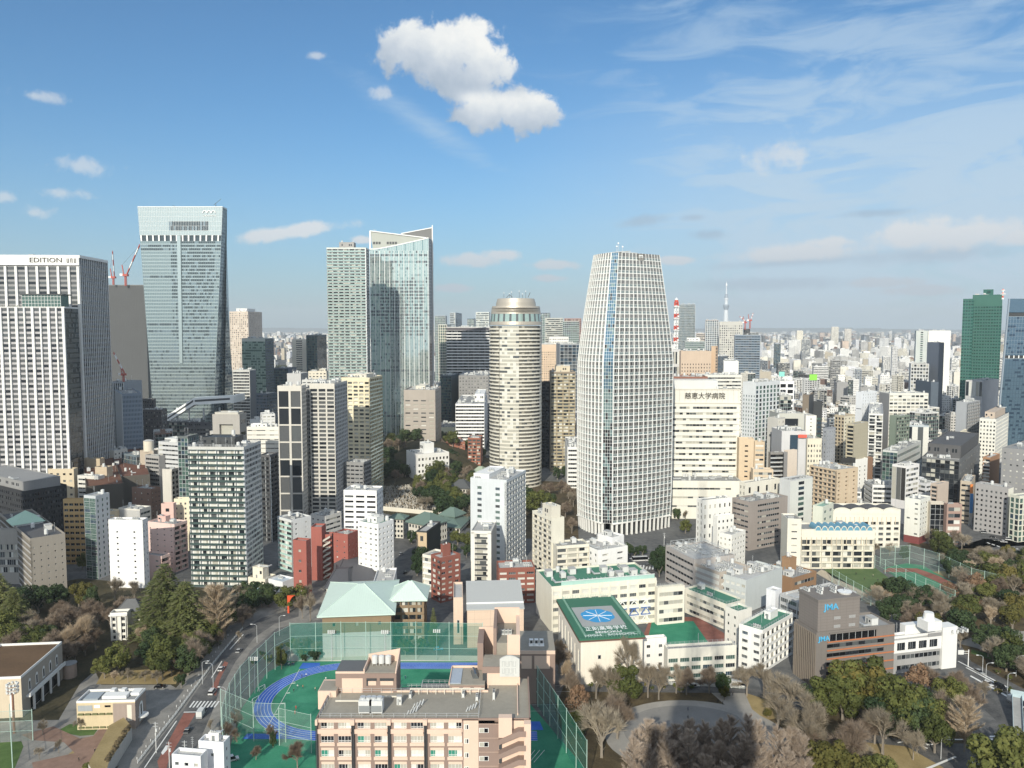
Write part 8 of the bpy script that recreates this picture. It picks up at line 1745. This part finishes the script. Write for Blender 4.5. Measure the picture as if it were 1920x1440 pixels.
def leafy(seed,lm,rx,rz_,h0,lobes=16,leaves=2600,ls=.55):
 """unit: metres, a crown of overlapping leaf clumps above a forked trunk"""
 r=random.Random(seed);cr=MB();cz=h0+rz_;L=[]
 for i in range(lobes):
  v=rv(r);v.normalize();k=r.uniform(.4,.92);L.append((Vector((v.x*rx*k,v.y*rx*k,cz+v.z*rz_*k)),r.uniform(.24,.44)*min(rx,rz_)))
 for i in range(leaves):
  c,q=L[int(r.random()**1.15*lobes)];v=rv(r).normalized();p=c+v*q*r.uniform(.82,1.1);p.z-=.05
  n1=(v+rv(r)*.8).normalized();a=n1.cross(rv(r)).normalized();b_=n1.cross(a);s_=ls*r.uniform(.6,1.3)
  cr.quad(*[tuple(p+a*(s_*x)+b_*(s_*y*.75))for x,y in((-.5,-.5),(.5,-.4),(.55,.5),(-.4,.5))],lm)
 tr=MB();tr.bar((0,0,0),(.1,0,h0+.3),.55,BARK,.4)
 for i in range(6):c,q=L[i];tr.bar((.1,0,h0-.2),tuple(c),.3,BARK,.08)
 return cr,tr
def cedar(seed,lm,R0,Hh):
 r=random.Random(seed);cr=MB();tr=MB();tr.bar((0,0,0),(0,0,Hh),.7,BARK,.1);z=Hh*.08
 while z<Hh*.98:
  t=z/Hh;rad=R0*(1-t)**.6*r.uniform(.85,1.1);nb=max(5,int(13*(1-t*.5)));a0=r.uniform(0,6)
  for i in range(nb):
   a=a0+2*pi*i/nb+r.uniform(-.2,.2);d=Vector((cos(a),sin(a),-.12));e=d*rad*r.uniform(.75,1.08);tr.bar((0,0,z),tuple(Vector((0,0,z))+e),.12,BARK,.03)
   side=Vector((-sin(a),cos(a),0));m=max(5,int(rad*3.4))
   for k in range(m):
    f=(k+.6)/m;w=(1.05-f)*rad*.36+.35
    for _ in range(3):
     p=Vector((0,0,z))+e*f+side*r.uniform(-w,w)+Vector((0,0,r.uniform(-.35,.25)));q=r.uniform(.35,.75);a_=(d+side*r.uniform(-.6,.6)).normalized();b_=(side+Vector((0,0,r.uniform(-.5,.5)))).normalized()
     cr.quad(*[tuple(p+a_*q*x+b_*q*y*.5)for x,y in((-.6,-.5),(.6,-.5),(.6,.5),(-.6,.5))],lm)
  z+=Hh*.042*r.uniform(.8,1.2)
 return cr,tr
def bare(seed,tm,Hh,spread,up=.45,twigs=2600,tw=.075,h0=.22):
 """leafless tree: forked limbs ending in thousands of fine twigs"""
 r=random.Random(seed);tr=MB();cr=MB();tips=[]
 def grow(p,d,L,w,lv):
  q=p+d*L;tr.bar(tuple(p),tuple(q),w,BARK if lv<2 else tm,w*.65)
  if lv>=4:tips.append((p,q,d));return
  for i in range(3 if lv else 5):
   n=(d+rv(r)*spread+Vector((0,0,up*.5))).normalized();grow(p+d*L*r.uniform(.55,1),n,L*r.uniform(.58,.8),w*.55,lv+1)
  tips.append((p,q,d))
 grow(Vector((0,0,0)),Vector((r.uniform(-.05,.05),0,1)),Hh*h0,Hh*.028,0)
 for i in range(twigs):
  p,q,d=tips[r.randrange(len(tips))];s_=p+(q-p)*r.uniform(.2,1);n=(d*.8+rv(r)*.8+Vector((0,0,up))).normalized();L=Hh*r.uniform(.05,.13);e=s_+n*L;side=n.cross(rv(r)).normalized()*tw
  cr.poly([tuple(s_-side),tuple(s_+side),tuple(e)],tm)
 return cr,tr
def spire(seed,tm,Hh,rad,twigs=3600,tw=.07):
 """upright leafless tree with a straight stem and rising side branches"""
 r=random.Random(seed);tr=MB();cr=MB();tr.bar((0,0,0),(0,0,Hh*.98),Hh*.022,BARK,.05);br=[]
 for i in range(70):
  t=.16+.8*(i/70);a=r.uniform(0,2*pi);L=rad*(sin(pi*min(1,(1-t)*1.15+.02))*.6+(1-t)*.75)*r.uniform(.7,1.1);p=Vector((0,0,Hh*t));d=Vector((cos(a),sin(a),r.uniform(.7,1.2))).normalized();q=p+d*L;q.z=min(q.z,Hh)
  tr.bar(tuple(p),tuple(q),.16,tm,.04);br.append((p,q,d))
 for i in range(twigs):
  p,q,d=br[r.randrange(70)];s_=p+(q-p)*r.uniform(.1,1);n=(d*.7+rv(r)*.7+Vector((0,0,.5))).normalized();e=s_+n*r.uniform(.7,1.9);side=n.cross(rv(r)).normalized()*tw
  cr.poly([tuple(s_-side),tuple(s_+side),tuple(e)],tm)
 return cr,tr
TP={}
def proto(kind,lst):
 out=[]
 for(cr,tr,hh)in lst:
  a,b_=cr.build('crown'),tr.build('trunk');out.append((a.data,b_.data,hh));bpy.data.objects.remove(a);bpy.data.objects.remove(b_)
 TP[kind]=out
def pk(f,hh,*a,**k):c,t=f(*a,**k);return(c,t,hh)
proto('evergreen',[pk(leafy,12,1,LG,5,4.6,2.4,18,3600,.55),pk(leafy,12,2,LG,5.4,4.4,2.6,22,4200,.52),pk(leafy,12,3,LG,4.6,4.9,2.0,15,3200,.55)])
proto('dark',[pk(leafy,11,4,LD,4.8,4.3,2.2,16,3400,.5),pk(leafy,11,5,LD,4.4,4.4,2.0,20,3600,.5)])
proto('olive',[pk(leafy,11,6,LY,4.6,4.2,2.0,18,3200,.5)])
proto('russet',[pk(leafy,9,7,LR,3.6,3.2,1.8,14,1500,.42)])
proto('cedar',[pk(cedar,20,8,LC,10,20),pk(cedar,20,9,LC,9,20)])
proto('bare',[pk(bare,12,10,BT,17,.85,.22,3600,.04),pk(bare,12,11,BT,17,.95,.15,3800,.04),pk(bare,12,12,BT,16,.8,.28,3400,.04)])
proto('darkbare',[pk(bare,12,13,BD,16,.95,.12,5600,.05),pk(bare,12,14,BD,16,.85,.2,5400,.05)])
proto('pale',[pk(bare,13,15,BP,15,.7,.5,8500,.06),pk(bare,13,16,BP,15,.75,.4,8000,.06)])
proto('ginkgo',[pk(spire,18,17,BP,18,6.5,11000,.06)])
proto('redwood',[pk(spire,24,18,BW,24,6.4,12000,.05),pk(spire,24,19,BW,24,6.0,12000,.05)])
proto('shrub',[pk(leafy,2.6,20,LG,1.5,1.1,.3,8,420,.32),pk(leafy,2.6,21,LY,1.5,1.0,.3,8,420,.32)])
KN={'evergreen':('evergreen_tree','round olive green evergreen tree'),'dark':('evergreen_tree','dark green dense tree'),'olive':('broadleaf_tree','yellowish olive tree'),'russet':('autumn_tree','rust brown leaved small tree'),'cedar':('cedar_tree','layered cedar'),'bare':('bare_tree','leafless grey brown tree'),'darkbare':('bare_tree','leafless dark purplish tree'),'pale':('bare_tree','leafless pale straw coloured tree'),'ginkgo':('bare_tree','upright leafless ginkgo tree'),'redwood':('bare_tree','tall pointed leafless tree'),'shrub':('shrub','small round shrub')}
TREES=[];rt_=random.Random(31)
def tree(kind,px,py,hgt,ws=1.0,z=0.0,at=None):
 g=at or G(px,py,z);cm,tm,hh=rt_.choice(TP[kind]);s_=hgt/hh*(1.12 if kind!='shrub' else 1);nm,lb=KN[kind]
 root=empty(nm,(g.x,g.y,z),rt_.uniform(0,6.28));root.scale=(s_*ws,s_*ws,s_)
 for n_,me in(('crown',cm),('trunk',tm)):o=bpy.data.objects.new(n_,me);COL.objects.link(o);o.parent=root
 TREES.append((root,kind,Vector((g.x,g.y,z+hgt*.6)),hgt))
def scatter(poly,n_,kinds,hr_,ws=(.9,1.25),sep=5.0,z=lambda x,y:0):
 xs=[p[0]for p in poly];ys=[p[1]for p in poly];pts=[];tries=0
 while len(pts)<n_ and tries<n_*60:
  tries+=1;px,py=rt_.uniform(min(xs),max(xs)),rt_.uniform(min(ys),max(ys))
  if not inpoly(px,py,poly)or(195<px<275 and 1185<py<1262):continue
  g=G(px,py)
  if any((g.x-a)**2+(g.y-b)**2<sep**2 for a,b in pts)or infoot(g.x,g.y,1.5):continue
  pts.append((g.x,g.y));zz=z(g.x,g.y);tree(rt_.choice(kinds),px,py,rt_.uniform(*hr_),rt_.uniform(*ws),zz,Vector((g.x,g.y,zz)))
for a in[('cedar',312,1200,33,1.0),('cedar',350,1212,28,1.1),('cedar',296,1192,26,1.0),('cedar',0,1175,24,1.1),('cedar',28,1185,20,1),('ginkgo',408,1205,24,1.15),('pale',128,1232,17,1.15),('pale',158,1222,20,.8),('pale',268,1215,13,.9),('evergreen',222,1262,12,1.0),('evergreen',196,1272,9,1),('evergreen',318,1258,16,1),('darkbare',362,1262,16,.9),('darkbare',352,1238,14,.9),('dark',72,1150,14,1.1),('dark',56,1140,12,1),('dark',108,1130,10,.9),('olive',148,1142,14,.85),('dark',172,1148,12,.7),('darkbare',130,1185,13,1.3),('darkbare',168,1172,13,1.2),('bare',216,1128,15,.8),('bare',252,1128,12,.8),('darkbare',232,1150,11,1.2),('darkbare',100,1195,12,1.2),('evergreen',30,1220,12,1.3),('evergreen',66,1232,11,1.2),('evergreen',6,1215,14,1.2),('evergreen',155,1068,9,.85),('evergreen',305,1275,10,.9),('pale',215,1282,7,.9),('bare',240,1280,6,1),('bare',295,1283,6.5,1),('bare',272,1278,5,1),('bare',74,1424,5,.8),('bare',80,1378,6,.8),('bare',150,1370,5,.8),('bare',110,1412,5,.8),('darkbare',62,1232,9,1.2),('evergreen',168,1455,5,1.0),('dark',340,1290,6,.8),('dark',88,1215,10,1.2)]:tree(*a)
scatter([(0,1240),(0,1150),(120,1140),(240,1190),(200,1255),(120,1262)],30,['dark','darkbare','evergreen','darkbare','bare'],(10,15),sep=5.5)
scatter([(255,1270),(280,1215),(420,1180),(445,1185),(380,1235),(350,1275)],22,['dark','evergreen','darkbare'],(8,13),sep=4.5)
scatter([(425,1170),(440,1130),(500,1120),(508,1130),(450,1180)],16,['darkbare','bare','dark'],(8,12),sep=3.5)
for a in[('evergreen',534,1145,11,1.1),('evergreen',558,1138,11,1.1),('dark',503,1138,9,.9),('darkbare',567,1160,13,.7),('bare',582,1165,15,.6),('bare',578,1128,11,.7),('bare',474,1165,8,.6),('evergreen',528,1255,9,.6),('bare',558,1230,9,.9),('darkbare',578,1228,9,.9),('bare',596,1230,8,.9),('cedar',813,1215,17,.38),('evergreen',760,1228,7,1),('bare',778,1226,7,1),('evergreen',790,1222,6,1),('bare',448,1205,6,.7),('bare',444,1372,9,.8),('darkbare',506,1392,7,.7),('darkbare',558,1440,10,.9),('dark',512,1402,5,.6),('darkbare',430,1392,9,1),('bare',395,1372,5,.8),('darkbare',480,1425,6,.9)]:tree(*a)
scatter([(560,1242),(565,1222),(606,1222),(606,1240)],5,['dark','shrub','bare'],(3,6),sep=3)
hx,hy=G(790,870).x,830.0
def hillz(x,y):q=1-((x-hx)/75)**2-((y-hy)/75)**2;return max(0,24*q)if q>0 else 0
b=MB();N_=20
for i in range(N_):
 for j in range(N_):
  p=lambda a,c:(hx-75+150*a/N_,hy-75+150*c/N_);q=[p(i,j),p(i+1,j),p(i+1,j+1),p(i,j+1)]
  if any(hillz(*k)>0 for k in q):b.quad(*[(k[0],k[1],hillz(*k)+.03)for k in q],FOREST)
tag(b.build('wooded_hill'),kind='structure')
scatter([(720,905),(725,830),(745,800),(830,798),(905,830),(905,850),(850,875),(840,860),(760,862),(755,890)],50,['dark','darkbare','bare','dark','darkbare','evergreen'],(11,16),sep=8,z=hillz)
scatter([(770,945),(765,905),(800,885),(850,868),(905,862),(900,930),(905,985),(830,985)],34,['dark','evergreen','dark','darkbare','bare','evergreen'],(12,18),sep=7.5)
scatter([(715,905),(722,870),(760,885),(765,905),(750,915)],9,['dark','darkbare','dark'],(11,15),sep=7)
for a in[('evergreen',858,1022,9,1.2),('evergreen',875,1025,9,1.2),('dark',848,1040,7,1.2),('dark',875,1045,8,1),('dark',790,1060,12,.8),('dark',782,1080,12,.8),('dark',800,1085,10,.8),('dark',772,1020,9,.9)]:tree(*a)
for a in[('evergreen',998,968,17,1.1),('evergreen',1018,962,17,1.1),('dark',990,945,14,1),('dark',1030,958,13,1),('darkbare',1030,930,14,1.1),('darkbare',1052,925,14,1.1),('darkbare',1066,935,15,1),('bare',1075,950,15,1),('darkbare',1060,970,15,1),('darkbare',1072,1000,12,1),('dark',1230,1070,13,.8),('dark',1242,1068,14,.8),('dark',1236,1082,12,.8),('dark',1190,1045,7,1),('dark',1205,1042,7,1),('dark',1180,1040,7,1),('evergreen',1285,1000,9,1),('dark',1270,975,9,.8),('olive',1260,965,8,.7),('dark',1045,900,12,.8),('dark',1058,895,10,.8),('bare',1285,975,8,.9)]:tree(*a)
for a in[('bare',1118,1310,15,.8),('bare',1145,1318,16,.8),('evergreen',1172,1318,13,1.1),('bare',1178,1290,22,.55),('bare',1215,1308,16,.7),('bare',1235,1312,15,.7),('bare',1128,1420,21,1.05),('darkbare',1158,1385,17,1.0),('russet',1085,1340,11,1.0),('darkbare',1048,1262,14,.8),('pale',1062,1290,14,.6),('darkbare',1070,1318,14,.8),('pale',1052,1240,12,.7),('evergreen',1080,1370,7,1),('dark',1090,1385,6,.9),('darkbare',1287,1302,12,1),('darkbare',1330,1300,12,1),('bare',1268,1300,12,.9),('dark',1352,1305,9,.8),('olive',1358,1312,5,1.2),('bare',1400,1305,14,1.0),('bare',1432,1310,15,1.0),('bare',1455,1325,14,1),('olive',1440,1345,3,1.4),('bare',1480,1345,17,1.1),('bare',1520,1385,17,1.1),('bare',1510,1420,16,1.0),('darkbare',1590,1440,20,1.0),('evergreen',1545,1345,14,1.1),('evergreen',1580,1350,15,1.1),('olive',1620,1345,19,1.15),('olive',1650,1360,18,1.1),('evergreen',1600,1340,19,1.0),('evergreen',1690,1375,19,1.0),('olive',1705,1370,16,.9),('dark',1660,1385,14,1),('dark',1720,1395,15,.9),('evergreen',1640,1330,18,1.0),('evergreen',1730,1385,17,.9),('bare',1655,1415,17,1.0),('darkbare',1640,1395,15,1.0),('bare',1712,1425,12,.7),('russet',1732,1382,6,.8),('evergreen',1752,1412,13,.9),('darkbare',1770,1375,18,1.0),('dark',1750,1360,12,1),('ginkgo',1808,1410,17,1.1),('darkbare',1815,1330,11,1.1),('darkbare',1745,1300,13,1.2),('russet',1720,1305,13,1),('darkbare',1795,1305,12,1),('evergreen',1778,1330,12,1),('bare',1846,1310,8,1),('evergreen',1875,1490,19,1.1),('evergreen',1905,1480,18,1.0),('olive',1560,1480,15,1.0),('olive',1585,1490,14,1.0),('evergreen',1640,1490,12,1.1),('dark',1520,1340,10,1),('pale',1610,1440,10,.9),('pale',1625,1452,8,1)]:tree(*a)
for i in range(39):px_=1190+(i%13)*26+rt_.uniform(-8,8);tree('redwood',px_,1470+(i//13)*32+rt_.uniform(-10,12)+max(0,px_-1380)*.25,rt_.uniform(17,21)-(i//13)*1.6,rt_.uniform(.85,1.1))
for i in range(6):tree('redwood',1222+i*24+rt_.uniform(-6,6),1462+rt_.uniform(-8,8),rt_.uniform(14,17),rt_.uniform(.9,1.2))
scatter([(1095,1440),(1075,1345),(1110,1300),(1180,1330),(1175,1380),(1150,1440)],2,['darkbare','bare'],(9,12),sep=5)
scatter([(1470,1440),(1440,1360),(1500,1340),(1600,1385),(1640,1440),(1560,1460)],5,['bare','darkbare','bare','dark'],(9,14),sep=7)
scatter([(1690,1150),(1750,1135),(1800,1112),(1830,1040),(1935,1065),(1950,1180),(1850,1185),(1800,1195),(1820,1230),(1770,1215),(1700,1200),(1650,1160)],50,['darkbare','bare','dark','evergreen','bare','bare','pale','bare','russet','olive'],(9,14),sep=7)
scatter([(1800,1105),(1760,1060),(1740,1030),(1770,1010),(1830,1030),(1940,1070),(1940,1100),(1850,1110)],22,['dark','evergreen','bare','darkbare'],(9,13),sep=7)
scatter([(1640,1150),(1640,1120),(1690,1118),(1730,1140),(1700,1160)],9,['dark','bare','evergreen','pale'],(9,14),sep=5)
scatter([(1840,1235),(1850,1210),(1990,1280),(1990,1320),(1920,1285)],12,['dark','evergreen','dark','bare'],(9,14),sep=6)
for a in[('evergreen',1765,1045,14,1),('darkbare',1790,1025,12,1),('dark',1695,1050,8,.9),('dark',1545,1120,6,1),('dark',1585,1138,6,1),('bare',1640,1040,9,1),('bare',1668,1042,9,1)]:tree(*a)
scatter([(1850,1300),(1870,1255),(1990,1310),(1990,1330)],10,['shrub'],(2,3),sep=3)
scatter([(1100,1292),(1110,1284),(1300,1290),(1300,1298)],12,['shrub'],(1.5,2.5),sep=3)
scatter([(470,1240),(510,1215),(540,1200),(560,1205),(520,1240),(490,1268)],10,['shrub','shrub'],(2,3.5),sep=2.5)
# ---------------------------------------------------------------- haze
hz_m=bpy.data.materials.new('haze');hz_m.use_nodes=True;t=NT(hz_m.node_tree);t.n.remove(t.n['Principled BSDF'])
pv=t.new('ShaderNodeVolumePrincipled');pv.inputs['Color'].default_value=(.86,.94,1,1);pv.inputs['Density'].default_value=5.6e-5;pv.inputs['Anisotropy'].default_value=0.0
t.l.new(pv.outputs[0],t.n['Material Output'].inputs['Volume'])
hb=MB();hb.box(-29000,29000,-1500,25950,-3,760,CONC);ho=hb.build('haze');ho.data.materials.clear();ho.data.materials.append(hz_m);ho['kind']='stuff';ho['label']='pale blue haze over the whole city'
# ---------------------------------------------------------------- labels for trees and scattered buildings: by look, then by the nearest landmark, then by order
LM=[('the arched hall',55,1280),('the garden pavilion',205,1335),('the villa',245,1150),('the plain white block',235,1030),('the pink flats',305,1040),('the green framed tower',405,980),('the red sculpture',540,1135),('the road bend',480,1180),('the zebra crossing',380,1320),('the broad mint hall',668,1160),('the mint roofed flats',765,1150),('the peach gymnasium',920,1150),('the blue track curve',510,1330),('the campus building',790,1380),('the white hill hall',800,855),('the graveyard',765,935),('the temple roofs',820,985),('the rounded tower',965,800),('the silver tower',930,990),('the grid skyscraper',1170,860),('the hospital',1325,830),('the emblem gymnasium',1125,1200),('the mint windowed school',1310,1240),('the white railed school',1440,1220),('the round plaza',1300,1370),('the brown letter office',1590,1240),('the white end wall',1785,1250),('the dry lawn',1690,1420),('the footbridge',1900,1340),('the turf pitch',1610,1090),('the red and green pitch',1730,1090),('the striped brown office',1790,985),('the square windowed grey block',1860,960),('the park path',1870,1205),('the taupe brick office',1425,985),('the vaulted school',1600,1010),('the long tan balcony block',1560,920),('the black grey office',1780,890),('the emerald tower',1845,650),('the tall white slab',1750,660),('the white grid hotel',1705,770),('the scaffold wrapped block',1720,820),('the pale blue white tower',1430,780),('the orange hotel',1305,690),('the banded tower',1400,650),('the navy banded office',1770,740),('the blue grey stepped tower',1815,800),('the taupe stone office',790,770),('the cream twin tower',585,840),('the hotel block',170,640),('the blue grey rib block',235,780),('the slim brown tower',1057,780),('the wedge topped skyscraper',750,600),('the lone cream tower',1500,650),('the silver panelled block',1490,835)]
ORD=['first','second','third','fourth','fifth','sixth','seventh','eighth','ninth','tenth','eleventh','twelfth','thirteenth','fourteenth','fifteenth','sixteenth','seventeenth','eighteenth','nineteenth','twentieth','twenty first','twenty second','twenty third','twenty fourth','twenty fifth','twenty sixth','twenty seventh','twenty eighth','twenty ninth','thirtieth','thirty first','thirty second','thirty third','thirty fourth','thirty fifth','thirty sixth','thirty seventh','thirty eighth','thirty ninth','fortieth']
def rel(px,py):
 b=min(LM,key=lambda l:(l[1]-px)**2+((l[2]-py)*1.2)**2);dx,dy=px-b[1],py-b[2]
 if abs(dx)>abs(dy):w='right of' if dx>0 else 'left of'
 else:w='below' if dy>0 else 'above'
 return('just ' if math.hypot(dx,dy)<45 else '')+w+' '+b[0]
items=[]
for(root,kind,v,hgt)in TREES:
 px,py=PX(v);nm,lb=KN[kind]
 size='tall ' if hgt>16 and 'tall' not in lb else('low ' if hgt<8 and kind!='shrub' else '')
 items.append((root,size+lb+', '+rel(px,py),px,'tree' if kind!='shrub' else 'shrub','trees' if kind!='shrub' else 'shrubs'))
for(root,nm,hh,v)in CITYB:
 px,py=PX(v);items.append((root,f"{'tall ' if hh > 38 else ('low ' if hh < 18 else '')}{nm} city block, {rel(px, py)}",px,'building','city blocks'))
by={}
for it in items:by.setdefault(it[1],[]).append(it)
for lb,g in by.items():
 g.sort(key=lambda i:i[2])
 for i,it in enumerate(g):
  l2=lb
  if len(g)==2:l2=lb+(', left of two' if i==0 else ', right of two')
  elif len(g)>2:l2=lb+f', {ORD[min(i, 39)]} from left of {len(g)}'
  w=l2.split()
  tag(it[0],l2,it[3],it[4])
seenl={}
for o in list(S.objects):
 if o.parent is None and o.get('label'):
  if len(o['label'].split())>16:o['label']=' '.join(o['label'].split()[:16]).rstrip(',')
